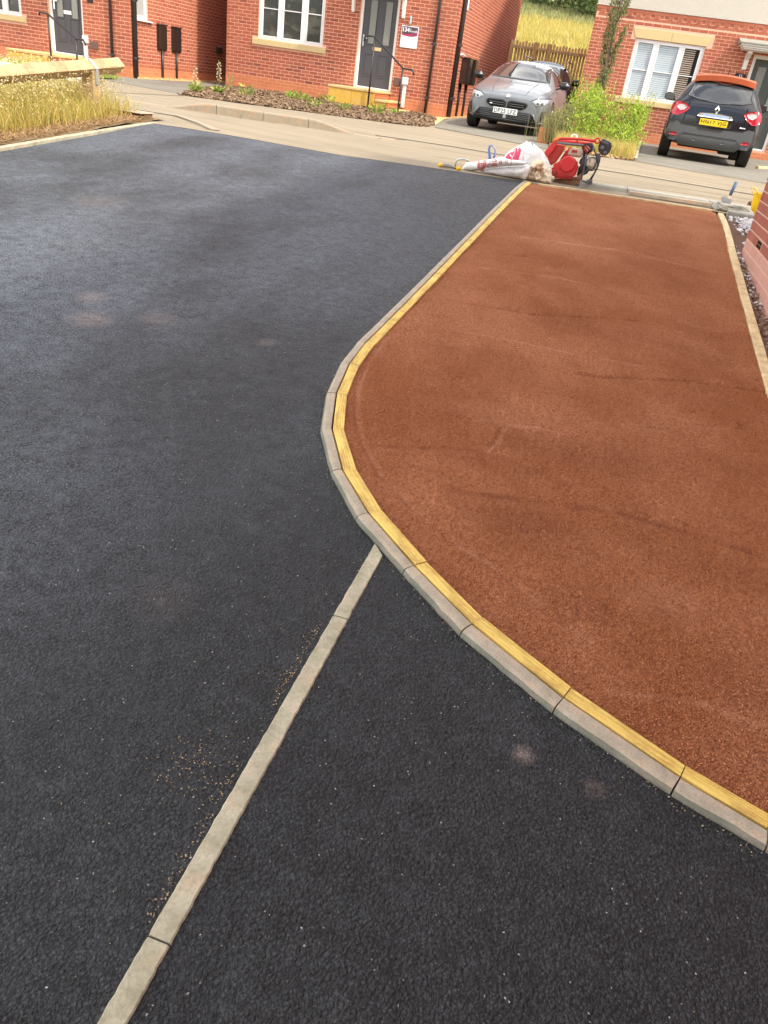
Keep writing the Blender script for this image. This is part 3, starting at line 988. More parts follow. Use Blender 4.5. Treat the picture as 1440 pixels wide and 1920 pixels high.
strip('seam_or_shadow_line', '', [(-7.1, 9.6), (-7.25, 11.2), (-7.4, 12.6), (-7.65, 13.5)], 0.05, 0.004, M['seam'])
strip('seam_or_shadow_line', '', [(-2.2, 9.6), (-0.6, 10.2), (1.4, 10.9), (6, 11.3)], 0.02, 0.004, M['seam'])
strip('seam_or_shadow_line', '', [(-2.6, 10.6), (-1.0, 11.0), (0.6, 11.3), (6, 11.7)], 0.02, 0.004, M['seam'])
# ------------------------------------------------------------------ houses
class Face:
    """a wall face: u runs along it, d goes into it, z is up"""
    def __init__(self, kind, pos):
        self.k, self.p = kind, pos
    def pt(self, u, d, z):
        if self.k == 'front':
            return (u, self.p + d, z)
        if self.k == 'right':
            return (self.p - d, u, z)
        return (self.p + d, u, z)
    def box(self, mb, u0, u1, d0, d1, z0, z1, mi=0):
        a, b = self.pt(u0, d0, z0), self.pt(u1, d1, z1)
        return mb.box(min(a[0], b[0]), max(a[0], b[0]), min(a[1], b[1]), max(a[1], b[1]), min(a[2], b[2]), max(a[2], b[2]), mi)

def wall_core(F, root, u0, u1, z0, z1, holes, mat, d0=0.003, d1=0.30, name='wall', ctop=None):
    us = sorted({u0, u1} | {clamp(h[i], u0, u1) for h in holes for i in (0, 1)})
    mb = MB()
    for a, b in zip(us, us[1:]):
        if b - a < 1e-4:
            continue
        m = (a + b) / 2
        cuts = sorted([(h[2], h[3]) for h in holes if h[0] < m < h[1]])
        z = z0
        for c0, c1 in cuts:
            if c0 > z:
                F.box(mb, a, b, d0, d1, z, c0)
            z = max(z, c1)
        if z < z1:
            F.box(mb, a, b, d0, d1, z, z1)
    return mb.build(name, mat, root)

BRICK_ME = {}
def brick_mesh(F, dusty):
    key = (F.k == 'front', dusty)
    if key not in BRICK_ME:
        mb = MB()
        if F.k == 'front':
            mb.box(0.0015, 0.2135, 0, 0.05, 0.0015, 0.0635)
        else:
            mb.box(-0.025, 0.025, 0.0015, 0.2135, 0.0015, 0.0635)
        me = bpy.data.meshes.new('brick')
        me.from_pydata(mb.v, [], mb.f)
        me.materials.append(M['brick_dusty'] if dusty else M['brick'])
        BRICK_ME[key] = me
    return BRICK_ME[key]

def lay_bricks(F, root, u0, u1, zr, z0, z1, holes, singles, mats=None, zdust=None, uoff=0.0, dmax=0.05, mesh_override=None):
    """stretcher bond; the nearest full bricks in view become objects, the rest one mesh"""
    mats = mats or [M['brick'], M['brick_dusty']]
    full, rest = [], []
    k0 = int(math.floor((z0 - zr) / 0.075))
    k1 = int(math.ceil((z1 - zr) / 0.075))
    for k in range(k0, k1):
        za = zr + k * 0.075
        zb = za + 0.065
        if zb > z1 + 1e-6 or za < z0 - 0.07:
            continue
        u = u0 - (0.1125 if k % 2 else 0.0) + uoff
        while u > u0:
            u -= 0.225
        while u < u1:
            a, b = max(u, u0), min(u + 0.215, u1)
            u += 0.225
            if b - a < 0.03:
                continue
            segs = [(a, b)]
            blocked = False
            for h in holes:
                if h[2] < zb - 0.012 and h[3] > za + 0.012:
                    ns = []
                    for s in segs:
                        if h[1] <= s[0] or h[0] >= s[1]:
                            ns.append(s)
                        else:
                            if s[0] < h[0]:
                                ns.append((s[0], h[0]))
                            if s[1] > h[1]:
                                ns.append((h[1], s[1]))
                    segs = ns
            for s in segs:
                if s[1] - s[0] < 0.02:
                    continue
                isfull = abs((s[1] - s[0]) - 0.215) < 1e-4
                (full if isfull else rest).append((s[0], s[1], za, zb, k))
    def score(b):
        p = F.pt((b[0] + b[1]) / 2, 0, b[2])
        d = (Vector(p) - EYE).length
        return d if inview(p, -4) else 1e6 + d
    full.sort(key=score)
    one = [b for b in full[:singles] if score(b) < 1e6]
    rest += full[len(one):]
    one_set = one
    zd = zdust if zdust is not None else -99
    po = ORG[root.name]
    for s in one_set:
        j = random.uniform(-0.001, 0.001)
        me = mesh_override(s) if mesh_override else brick_mesh(F, s[2] < zd)
        o = bpy.data.objects.new('brick', me)
        C.objects.link(o)
        o.parent = root
        p = F.pt(s[0], j if F.k == 'front' else 0.025 + j, s[2])
        o.location = (p[0] - po.x, p[1] - po.y, p[2] - po.z)
    mb = MB()
    for a, b, za, zb, k in rest:
        j = random.uniform(-0.001, 0.001)
        F.box(mb, a + 0.0015, b - 0.0015, j, dmax + j, za + 0.0015, zb - 0.0015, 1 if za < zd else 0)
    if mb.v:
        o = mb.build('brick', mats, root)
        o['kind'] = 'stuff'

def frame_rect(F, mb, u0, u1, z0, z1, w, d0, d1):
    F.box(mb, u0, u1, d0, d1, z0, z0 + w)
    F.box(mb, u0, u1, d0, d1, z1 - w, z1)
    F.box(mb, u0, u0 + w, d0, d1, z0 + w, z1 - w)
    F.box(mb, u1 - w, u1, d0, d1, z0 + w, z1 - w)

def window(F, root, u0, u1, z0, z1, lights, bar=None, rec=0.05, glass='glass', blinds=None, sash_mat='upvc', w=0.065):
    """lights: list of (u0, u1) glazed openings"""
    mb = MB()
    cols = [u0] + [x for l in lights for x in l] + [u1]
    F.box(mb, u0, u1, rec, rec + 0.07, z0, z0 + w)
    F.box(mb, u0, u1, rec, rec + 0.07, z1 - w, z1)
    for i in range(0, len(cols), 2):
        F.box(mb, cols[i], cols[i + 1], rec, rec + 0.07, z0 + w, z1 - w)
    fr = mb.build('window', M[sash_mat], root, bevel=0.006)
    for i, (a, b) in enumerate(lights):
        mb = MB()
        frame_rect(F, mb, a - 0.012, b + 0.012, z0 + w - 0.012, z1 - w + 0.012, 0.030, rec - 0.012, rec + 0.03)
        mb.build('sash', M[sash_mat], fr, bevel=0.004)
        mb = MB()
        g = M[glass] if isinstance(glass, str) else M[glass[i]]
        if blinds and blinds[i]:
            # clear-ish pane is left to the slats: dark room, slats, thin glazing at the edge
            F.box(mb, a + 0.018, b - 0.018, rec + 0.060, rec + 0.064, z0 + w + 0.018, z1 - w - 0.018)
            mb.build('pane', M['room'], fr)
            sl = MB()
            z = z0 + w + 0.03
            while z < z1 - w - 0.03:
                F.box(sl, a + 0.02, b - 0.02 - (0.09 if blinds[i] == 'warm' else 0), rec + 0.034, rec + 0.052, z, z + (0.040 if blinds[i] != 'warm' else 0.024))
                z += 0.046
            o = sl.build('blind_slats', M['slat'] if blinds[i] != 'warm' else M['slat_warm'], fr)
            o['kind'] = 'stuff'
        else:
            F.box(mb, a + 0.018, b - 0.018, rec + 0.030, rec + 0.034, z0 + w + 0.018, z1 - w - 0.018)
            mb.build('pane', g, fr)
        if bar:
            mb = MB()
            F.box(mb, a + 0.018, b - 0.018, rec + 0.005, rec + 0.028, bar - 0.010, bar + 0.010)
            mb.build('glazing_bar', M[sash_mat], fr)
    return fr

def door(F, root, u0, u1, z0, z1, mat, strips, handle_side=-1, plate='brass', rec=0.05, handle_u=None):
    mb = MB()
    w = 0.075
    F.box(mb, u0, u0 + w, rec, rec + 0.08, z0, z1)
    F.box(mb, u1 - w, u1, rec, rec + 0.08, z0, z1)
    F.box(mb, u0 + w, u1 - w, rec, rec + 0.08, z1 - w, z1)
    F.box(mb, u0 + w, u1 - w, rec - 0.03, rec + 0.08, z0, z0 + 0.035)
    fr = mb.build('door_frame', M['white'], root, bevel=0.006)
    a, b, c, d = u0 + w + 0.004, u1 - w - 0.004, z0 + 0.045, z1 - w - 0.004
    mb = MB()
    F.box(mb, a, b, rec + 0.03, rec + 0.07, c, d)
    # lower moulded panels: raised ring, raised field
    W = b - a
    for s in (0.12, 0.56):
        p0, p1 = a + W * s, a + W * (s + 0.32)
        frame_rect(F, mb, p0, p1, c + 0.22, c + 0.72, 0.022, rec + 0.020, rec + 0.030)
        F.box(mb, p0 + 0.05, p1 - 0.05, rec + 0.024, rec + 0.030, c + 0.27, c + 0.67)
    lf = mb.build('door', mat, root, bevel=0.004)
    for g0, g1, h0, h1 in strips:
        mb = MB()
        F.box(mb, g0, g1, rec + 0.022, rec + 0.030, h0, h1)
        mb.build('glazing', M['obscure'], lf)
        mb = MB()
        frame_rect(F, mb, g0 - 0.014, g1 + 0.014, h0 - 0.014, h1 + 0.014, 0.014, rec + 0.014, rec + 0.030)
        mb.build('glazing_trim', mat, lf)
    mb = MB()
    F.box(mb, (a + b) / 2 - 0.115, (a + b) / 2 + 0.115, rec + 0.018, rec + 0.030, c + 0.79, c + 0.865)
    mb.build('letter_plate', M[plate], lf, bevel=0.004)
    hu = (a + 0.05) if handle_side < 0 else (b - 0.05)
    mb = MB()
    F.box(mb, hu - 0.016, hu + 0.016, rec + 0.018, rec + 0.030, c + 0.86, c + 1.10)
    F.box(mb, hu - 0.010, hu + (0.11 if handle_side < 0 else -0.11), rec - 0.018, rec - 0.002, c + 1.02, c + 1.04)
    F.box(mb, hu - 0.010, hu + 0.010, rec - 0.018, rec + 0.02, c + 1.015, c + 1.045)
    mb.build('handle', M['chrome'], lf)
    return lf

def pipe(name, root, x, y, z0, z1, r, mat=None, brackets=True, foot=None):
    mb = MB().tube([(x, y, z0), (x, y, z1)], r, 12)
    o = mb.build(name, mat or M['black_pipe'], root, smooth=True)
    if brackets:
        z = z0 + 0.45
        while z < min(z1, 6):
            c = MB()
            c.lathe([(r, 0), (r + 0.008, 0), (r + 0.008, 0.06), (r, 0.06)], 12, Matrix.Translation((x, y, z)))
            c.box(x - r - 0.035, x + r + 0.035, y - 0.006, y + 0.012, z + 0.015, z + 0.045)
            c.build('pipe_collar', mat or M['black_pipe'], o)
            z += 1.15
    return o

def roof(root, x0, x1, y0, y1, ze, rise, ov=0.35, along='x'):
    mb = MB()
    if along == 'x':
        ym = (y0 + y1) / 2
        a = [(x0 - 0.1, y0 - ov, ze - 0.05), (x0 - 0.1, ym, ze + rise), (x0 - 0.1, y1 + ov, ze - 0.05), (x0 - 0.1, y1 + ov, ze - 0.2), (x0 - 0.1, ym, ze + rise - 0.2), (x0 - 0.1, y0 - ov, ze - 0.2)]
        mb.prism(a, (x1 - x0 + 0.2, 0, 0))
        g = [(x0 + 0.012, y0 + 0.02, ze - 0.2), (x0 + 0.012, y1 - 0.02, ze - 0.2), (x0 + 0.012, ym, ze + rise - 0.25)]
        gm = MB().prism(g, (0.28, 0, 0)).prism([(p[0] + x1 - x0 - 0.30, p[1], p[2]) for p in g], (0.28, 0, 0))
    else:
        xm = (x0 + x1) / 2
        a = [(x0 - ov, y0 - 0.1, ze - 0.05), (xm, y0 - 0.1, ze + rise), (x1 + ov, y0 - 0.1, ze - 0.05), (x1 + ov, y0 - 0.1, ze - 0.2), (xm, y0 - 0.1, ze + rise - 0.2), (x0 - ov, y0 - 0.1, ze - 0.2)]
        mb.prism(a, (0, y1 - y0 + 0.2, 0))
        g = [(x0 + 0.02, y0 + 0.012, ze - 0.2), (x1 - 0.02, y0 + 0.012, ze - 0.2), (xm, y0 + 0.012, ze + rise - 0.25)]
        gm = MB().prism(g, (0, 0.28, 0)).prism([(p[0], p[1] + y1 - y0 - 0.30, p[2]) for p in g], (0, 0.28, 0))
    mb.build('roof', M['rooftile'], root, fix=True)
    gm.build('gable', M['mortar'], root, fix=True)

def meter(root, F, u0, u1, z0, z1, dep, leg=True, zb=0.7):
    mb = MB()
    F.box(mb, u0, u1, -dep, 0.004, z0, z1)
    o = mb.build('meter_box', M['meter_black'], root, bevel=0.02, seg=2)
    mb = MB()
    F.box(mb, u0 - 0.012, u1 + 0.012, -dep - 0.014, -dep * 0.2, z1 - 0.006, z1 + 0.02)
    mb.build('meter_lid', M['meter_black'], o, bevel=0.006)
    if leg:
        a = F.pt((u0 + u1) / 2, -0.035, 0)
        MB().tube([(a[0], a[1], zb), (a[0], a[1], z0 + 0.002)], 0.030, 10).build('meter_duct', M['black_pipe'], root, smooth=True)
    return o

# ---- middle house (number board 134)
HX0, HX1, HY = -10.65, -4.63, 20.80
house = thing('brick_house', 'middle red brick house with white three-light window, charcoal door and pink and white board', 'house', (-7.6, 20.8, 0.7))
FF = Face('front', HY)
FR = Face('right', HX1)
WIN = (-9.76, -7.985, 1.895, 3.12)
DOOR = (-7.08, -6.08, 1.145, 3.30)
holes = [WIN, DOOR]
wall_core(FF, house, HX0 + 0.009, HX1 - 0.012, 0.3, 6.0, holes, M['mortar'])
wall_core(FR, house, HY + 0.012, 30.2, 0.3, 6.0, [], M['mortar'])
lay_bricks(FF, house, HX0, HX1 - 0.001, 1.045, 0.52, 6.0, holes + [(-9.915, -7.885, 1.74, 1.90)], 240, zdust=1.04)
lay_bricks(FR, house, HY + 0.0005, 30.2, 1.045, 0.52, 6.0, [], 60, zdust=1.04, uoff=-0.1)
lw = MB()
lw.box(HX0 + 0.009, HX0 + 0.3, HY + 0.32, 30.2, 0.3, 6.0)
lw.box(HX0 + 0.31, HX1 - 0.31, 29.9, 30.2, 0.3, 6.0)
lw.build('wall', M['brick'], house)
roof(house, HX0, HX1, HY, 30.2, 6.0, 2.8, along='x')
window(FF, house, *WIN, [(-9.68, -9.235), (-9.115, -8.60), (-8.47, -8.065)], bar=2.567)
mb = MB()
FF.box(mb, -9.905, -8.902, -0.045, 0.06, 1.755, 1.885)
FF.box(mb, -8.898, -7.895, -0.045, 0.06, 1.755, 1.885)
mb.build('window_sill', M['sill'], house, bevel=0.008)
door(FF, house, *DOOR, M['door_char'], [(-6.83, -6.665, 2.12, 3.02), (-6.445, -6.28, 2.12, 3.02)])
# canopy over the door, mostly above the photo
mb = MB()
FF.box(mb, -7.32, -5.86, -0.62, 0.0, 3.40, 3.47)
FF.box(mb, -7.36, -5.82, -0.66, 0.0, 3.47, 3.56)
mb.build('canopy', M['white'], house, bevel=0.01)
for u in (-7.245, -5.965):
    mb = MB()
    mb.prism([(u - 0.035, HY, 3.398), (u - 0.035, HY - 0.42, 3.398), (u - 0.035, HY - 0.42, 3.33), (u - 0.035, HY - 0.14, 3.06), (u - 0.035, HY - 0.075, 2.72), (u - 0.035, HY, 2.72)], (0.07, 0, 0))
    mb.build('canopy_bracket', M['white'], house, fix=True, bevel=0.006)
pipe('thin_downpipe', house, -5.11, HY - 0.04, 0.66, 6.0, 0.034)
pipe('downpipe', house, HX1 + 0.062, HY + 0.30, 0.72, 6.0, 0.055)
# steps, retaining side of sandstone slabs
st = MB().box(-7.20, -6.10, 19.49, HY - 0.004, 0.5, 1.084)
st.build('step_core', M['brick_dusty'], house)
mb = MB()
for a, b in ((-7.235, -6.655), (-6.650, -6.075)):
    mb.box(a, b, 19.45, 19.487, 0.52, 1.082)
mb.box(-6.070, -5.80, 19.47, 19.507, 0.52, 0.915)
mb.build('step_slab', M['sandstone'], house, bevel=0.006)
for a, b, y0, zt in ((-7.25, -6.06, 19.435, 1.139), (-6.055, -5.77, 19.45, 0.968), (-5.765, -5.46, 19.47, 0.80)):
    mb = MB().box(a, b, y0, HY - 0.003, zt - 0.053, zt)
    mb.build('step', M['step_top'], house, bevel=0.008)
for (x, z0, z1) in ((-6.098, 0.973, 1.082), (-5.805, 0.805, 0.912), (-5.50, 0.62, 0.745)):
    mb = MB()
    y = 19.50
    while y < HY - 0.2:
        mb.box(x - 0.06, x + 0.012, y, y + 0.215, z0, min(z1, z0 + 0.065))
        if z1 - z0 > 0.075:
            mb.box(x - 0.06, x + 0.012, y, y + 0.215, z0 + 0.073, z1)
        y += 0.225
    o = mb.build('step_riser', M['brick_dusty'], house)
    o['kind'] = 'stuff'
# boxes by the door
mb = MB(); FF.box(mb, -6.025, -5.86, -0.055, 0.004, 1.30, 1.475)
mb.build('vent_box', M['meter_brown'], house, bevel=0.008)
mb = MB(); FF.box(mb, -5.80, -5.645, -0.10, 0.004, 1.345, 1.51)
mb.build('cable_box', M['meter_grey'], house, bevel=0.012)
mb = MB(); FF.box(mb, -5.757, -5.675, -0.07, 0.004, 0.84, 1.342)
mb.build('cable_duct', M['meter_grey'], house, bevel=0.006)
mb = MB(); FF.box(mb, -5.785, -5.735, -0.07, 0.002, 2.62, 2.80)
mb.build('wall_light', M['chrome'], house, bevel=0.014, seg=2)
meter(house, FR, 21.98, 22.34, 1.55, 2.13, 0.22, zb=0.72)
meter(house, FR, 22.78, 23.14, 1.55, 2.13, 0.22, zb=0.74)
MB().tube([(HX1 + 0.05, HY + 0.42, 4.4), (HX1 + 0.05, HY + 0.42, 2.22), (HX1 + 0.05, HY + 0.62, 2.17), (HX1 + 0.05, HY + 0.9, 2.19), (HX1 + 0.05, 22.1, 2.17)], 0.020, 8).build('white_pipe', M['white'], house, smooth=True)
mb = MB(); FR.box(mb, 21.18, 21.36, -0.10, 0.0, 3.08, 3.42)
mb.build('cable_box', M['meter_grey'], house, bevel=0.01)
mb = MB()
x = HX1 + 0.06
for yy in frange(20.9, 29.8, 74):
    mb.box(x - 0.05, x + 0.07 + random.uniform(0, 0.02), yy, yy + 0.112, zf(-4.6, yy) - 0.05, zf(-4.6, yy) + 0.02 + random.uniform(0, 0.012))
o = mb.build('wall_footing', M['step_top'], house)
o['kind'] = 'stuff'

# ---- sign board
def text_mesh(body, size, ext=0.002, bold=0.0, shear=0.0, spacing=1.0):
    cu = bpy.data.curves.new('txt', 'FONT')
    cu.body = body
    cu.size = size
    cu.extrude = ext
    cu.offset = bold
    cu.shear = shear
    cu.space_character = spacing
    cu.align_x = 'CENTER'
    cu.align_y = 'CENTER'
    o = bpy.data.objects.new('txt', cu)
    C.objects.link(o)
    bpy.context.view_layer.update()
    dg = bpy.context.evaluated_depsgraph_get()
    me = bpy.data.meshes.new_from_object(o.evaluated_get(dg))
    bpy.data.objects.remove(o)
    return me

def lettering(name, body, size, mat, parent, loc, rot, **k):
    me = text_mesh(body, size, **k)
    me.materials.clear()
    me.materials.append(mat)
    o = link(name, me, parent)
    po = ORG[parent.name]
    o.location = (loc[0] - po.x, loc[1] - po.y, loc[2] - po.z)
    o.rotation_euler = rot
    return o
M['ink_white'] = plain('print_white', (0.80, 0.80, 0.80), 0.5, 0.3, var=0.02)
M['ink_black'] = plain('print_black', (0.02, 0.02, 0.02), 0.5, 0.3, var=0.02)
M['ink_grey'] = plain('print_grey', (0.42, 0.44, 0.45), 0.5, 0.3, var=0.02)
n = NT('board_magenta', 0.45, 0.3)
sx = n.n.new('ShaderNodeSeparateXYZ'); n.link(n.co, sx.inputs[0])
n.col(n.mix(n.rng(n.math('ADD', sx.outputs['X'], n.math('MULTIPLY', sx.outputs['Z'], -0.8)), -0.20, 0.02), (0.085, 0.055, 0.07), (0.42, 0.045, 0.19)))
M['magenta'] = n.m
n = NT('board_crimson', 0.45, 0.3, col=(0.50, 0.03, 0.10))
M['crimson'] = n.m
sg = thing('house_sign', 'white board with dark and magenta print reading 134 fixed beside the charcoal door', 'sign', (-5.76, 20.78, 2.13))
mb = MB().box(-5.975, -5.545, 20.775, 20.792, 2.13, 2.585)
bd = mb.build('board', M['ink_white'], sg, bevel=0.004)
pts = [(-5.958, 2.568), (-5.562, 2.568), (-5.562, 2.40), (-5.62, 2.384), (-5.68, 2.374), (-5.75, 2.368), (-5.84, 2.372), (-5.90, 2.380), (-5.958, 2.392)]
mbp = MB().prism([(p[0], 20.7735, p[1]) for p in pts], (0, 0.0015, 0))
pp = mbp.build('print', M['magenta'], bd, fix=True)
pts = [(-5.958, 2.420), (-5.86, 2.405), (-5.76, 2.418), (-5.66, 2.445), (-5.70, 2.395), (-5.75, 2.372), (-5.84, 2.376), (-5.90, 2.384), (-5.958, 2.394)]
MB().prism([(p[0], 20.7715, p[1]) for p in pts], (0, 0.0018, 0)).build('print', M['crimson'], bd, fix=True)
lettering('lettering', '134', 0.125, M['ink_white'], bd, (-5.862, 20.771, 2.500), (math.pi / 2, 0, 0), bold=0.004)
# the small words on the board are too blurred to read: their strokes are kept as strokes
mb = MB()
for i, (u, h, t) in enumerate([(-5.765, 0.070, 0.35), (-5.742, 0.060, -0.3), (-5.718, 0.034, 0), (-5.700, 0.034, 0), (-5.678, 0.032, 0), (-5.656, 0.034, 0), (-5.634, 0.032, 0), (-5.612, 0.046, 0), (-5.592, 0.036, 0)]):
    mb.prism([(u + t * h, 20.7705, 2.462 + h), (u + t * h + 0.012, 20.7705, 2.462 + h), (u + 0.012, 20.7705, 2.462), (u, 20.7705, 2.462)], (0, 0.001, 0))
    if 1 < i < 8:
        mb.box(u, u + 0.018, 20.7705, 20.7715, 2.478, 2.486)
mb.build('print', M['ink_white'], bd, fix=True)
mb = MB()
for i in range(9):
    u = -5.79 + i * 0.021
    mb.box(u, u + 0.004, 20.7735, 20.7748, 2.312, 2.312 + (0.022 if i % 3 else 0.030))
    mb.box(u, u + 0.014, 20.7735, 20.7748, 2.318, 2.322)
mb.build('print', M['ink_grey'], bd)

# ---- handrails
def handrail(label, P, loc):
    t = thing('handrail', label, 'handrail', loc)
    for p in P['posts']:
        MB().tube([p[0], p[1]], 0.021, 10).build('post', M['black_metal'], t, smooth=True)
    MB().tube(P['rail'], 0.021, 10).build('rail', M['black_metal'], t, smooth=True)
YR = 19.38
handrail('black metal handrail over the steps of the middle house with the charcoal door', dict(
    posts=[((-6.185, YR, 0.66), (-6.185, YR, 2.195)), ((-5.432, YR, 0.62), (-5.432, YR, 1.655))],
    rail=[(-6.43, YR, 2.09), (-6.425, YR, 2.16), (-6.40, YR, 2.20), (-6.36, YR, 2.213), (-6.19, YR, 2.213), (-5.43, YR, 1.672), (-5.24, YR, 1.672), (-5.19, YR, 1.655), (-5.165, YR, 1.62), (-5.16, YR, 1.56)]), (-5.8, YR, 0.7))

# ---- left house
LX, LY = -11.75, 18.10
lh = thing('brick_house', 'leftmost red brick house with charcoal door, black meter boxes and a narrow side window', 'house', (-15, 18.1, 0.6))
FL = Face('front', LY)
FLR = Face('right', LX)
LW = (-16.45, -14.67, 1.585, 2.80)
LD = (-13.93, -12.98, 0.93, 3.08)
SW = (18.36, 18.90, 1.875, 3.0)
hl = [LW, LD]
wall_core(FL, lh, -18.5, LX - 0.012, 0.2, 6.0, hl, M['mortar'])
wall_core(FLR, lh, LY + 0.012, 27.5, 0.2, 6.0, [SW], M['mortar'])
lay_bricks(FL, lh, -18.5, LX - 0.001, 0.895, 0.42, 6.0, hl + [(-16.6, -14.54, 1.45, 1.59)], 120, zdust=0.89)
lay_bricks(FLR, lh, LY + 0.0005, 27.5, 0.895, 0.42, 6.0, [SW], 180, zdust=0.89, uoff=-0.1)
mb = MB().box(-18.5, -18.2, LY + 0.32, 27.5, 0.2, 6.0).box(-18.19, LX - 0.31, 27.2, 27.5, 0.2, 6.0)
mb.build('wall', M['brick'], lh)
roof(lh, -18.5, LX, LY, 27.5, 6.0, 2.8, along='x')
window(FL, lh, *LW, [(-16.37, -15.88), (-15.75, -15.22), (-15.10, -14.75)], bar=2.2)
mb = MB(); FL.box(mb, -16.6, -14.545, -0.045, 0.06, 1.465, 1.58)
mb.build('window_sill', M['sill'], lh, bevel=0.008)
door(FL, lh, *LD, M['door_char'], [(-13.72, -13.56, 1.70, 2.70), (-13.32, -13.16, 1.70, 2.70)], plate='white')
mb = MB(); FL.box(mb, -14.2, -12.7, -0.62, 0.0, 3.20, 3.36)
mb.build('canopy', M['white'], lh, bevel=0.01)
mb = MB(); FL.box(mb, -12.83, -12.68, -0.02, 0.0, 2.06, 2.20)
mb.build('number_plate', M['ink_black'], lh, bevel=0.004)
window(FLR, lh, *SW, [(18.43, 18.83)], glass='curtain', rec=0.04)
mb = MB(); FLR.box(mb, 18.33, 19.02, -0.07, 0.06, 1.845, 1.872)
mb.build('window_sill', M['upvc'], lh, bevel=0.004)
pipe('thin_downpipe', lh, -12.21, LY - 0.04, 0.60, 6.0, 0.034)
pipe('downpipe', lh, LX + 0.062, LY + 0.13, 0.60, 6.0, 0.058)
meter(lh, FLR, 19.26, 19.67, 1.31, 1.85, 0.06, zb=0.62)
meter(lh, FLR, 19.94, 20.37, 1.31, 1.85, 0.06, zb=0.64)
mb = MB(); FLR.box(mb, 22.35, 22.62, -0.06, 0.0, 1.42, 1.60)
mb.build('vent_box', M['black_pipe'], lh, bevel=0.01)
mb = MB(); FL.box(mb, -12.985, -12.86, -0.09, 0.004, 1.225, 1.39)
mb.build('cable_box', M['meter_grey'], lh, bevel=0.012)
mb = MB(); FL.box(mb, -12.955, -12.89, -0.06, 0.004, 0.60, 1.222)
mb.build('cable_duct', M['meter_grey'], lh, bevel=0.006)
mb = MB(); FL.box(mb, -12.80, -12.61, -0.05, 0.004, 1.13, 1.29)
mb.build('vent_box', M['meter_brown'], lh, bevel=0.008)
MB().box(-14.05, -12.98, 16.80, LY - 0.004, 0.3, 0.872).build('step_core', M['brick_dusty'], lh)
mb = MB().box(-14.085, -13.30, 16.76, 16.797, 0.35, 0.87).box(-13.295, -12.975, 16.76, 16.797, 0.35, 0.87)
mb.build('step_slab', M['sandstone'], lh, bevel=0.006)
for a, b, zt in ((-14.10, -12.95, 0.927), (-12.945, -12.66, 0.76)):
    MB().box(a, b, 16.75, LY - 0.003, zt - 0.053, zt).build('step', M['step_top'], lh, bevel=0.008)
mb = MB()
y = 16.8
while y < LY - 0.1:
    mb.box(-13.03, -12.968, y, y + 0.055, 0.765, 0.870)
    y += 0.075
o = mb.build('step_riser', M['brick'], lh)
o['kind'] = 'stuff'
mb = MB()
for yy in frange(18.2, 27.2, 75):
    mb.box(LX + 0.0, LX + 0.11 + random.uniform(0, 0.03), yy, yy + 0.112, zf(-11.7, yy) - 0.12, zf(-11.7, yy) + 0.025 + random.uniform(0, 0.02))
o = mb.build('wall_footing', M['step_top'], lh)
o['kind'] = 'stuff'
a_, b_ = at(89.5, 26, 16.72), at(142, 72, 16.72)
h0_ = at(75, 22, 16.72); h1_ = at(156, 72, 16.72)
handrail('black metal handrail over the steps of the house at the left edge of the photo', dict(
    posts=[((a_.x, 16.72, 0.5), (a_.x, 16.72, a_.z)), ((b_.x, 16.72, 0.5), (b_.x, 16.72, b_.z))],
    rail=[(h0_.x - 0.03, 16.72, h0_.z - 0.06), (h0_.x, 16.72, h0_.z), (a_.x, 16.72, a_.z), (b_.x, 16.72, b_.z), (h1_.x, 16.72, b_.z - 0.01), (h1_.x + 0.06, 16.72, b_.z - 0.10)]), (-13.3, 16.72, 0.6))

# ---- right house with cream render above
RX, RY = -1.66, 23.40
rh = thing('brick_house', 'red brick house behind the orange and black car, with cream render above and window blinds', 'house', (1.5, 23.4, 0.9))
FA = Face('front', RY)
RW = (-0.54, 1.19, 1.795, 3.125)
RD = (2.37, 3.36, 1.04, 3.09)
LIN = (-0.66, 1.34, 3.125, 3.345)
ha = [RW, RD]
wall_core(FA, rh, RX + 0.009, 9.0, 0.4, 3.72, ha, M['mortar'])
lay_bricks(FA, rh, RX, 9.0, 1.075, 0.62, 3.50, ha + [LIN, (-0.70, 1.35, 1.665, 1.80)], 300, zdust=1.07)
# decorative band under the render: flat course, dentils, flat course
mb = MB()
u = RX
while u < 8.9:
    FA.box(mb, u, u + 0.215, -0.012, 0.05, 3.655, 3.715)
    FA.box(mb, u + 0.06, u + 0.275, -0.002, 0.05, 3.51, 3.57)
    u += 0.225
u = RX
while u < 8.9:
    FA.box(mb, u, u + 0.10, -0.010 if int(u * 9) % 2 else 0.002, 0.05, 3.58, 3.645)
    u += 0.1125
o = mb.build('brick_band', M['brick'], rh)
o['kind'] = 'stuff'
mb = MB().box(RX - 0.01, 9.0, RY - 0.022, RY + 0.30, 3.725, 6.0)
mb.build('render', M['render'], rh)
mb = MB().box(RX + 0.009, RX + 0.3, RY + 0.32, 31.5, 0.4, 6.0).box(8.7, 9.0, RY + 0.32, 31.5, 0.4, 6.0).box(RX + 0.31, 8.69, 31.2, 31.5, 0.4, 6.0)
mb.build('wall', M['brick'], rh)
roof(rh, RX, 9.0, RY, 31.5, 6.0, 2.6, along='x')
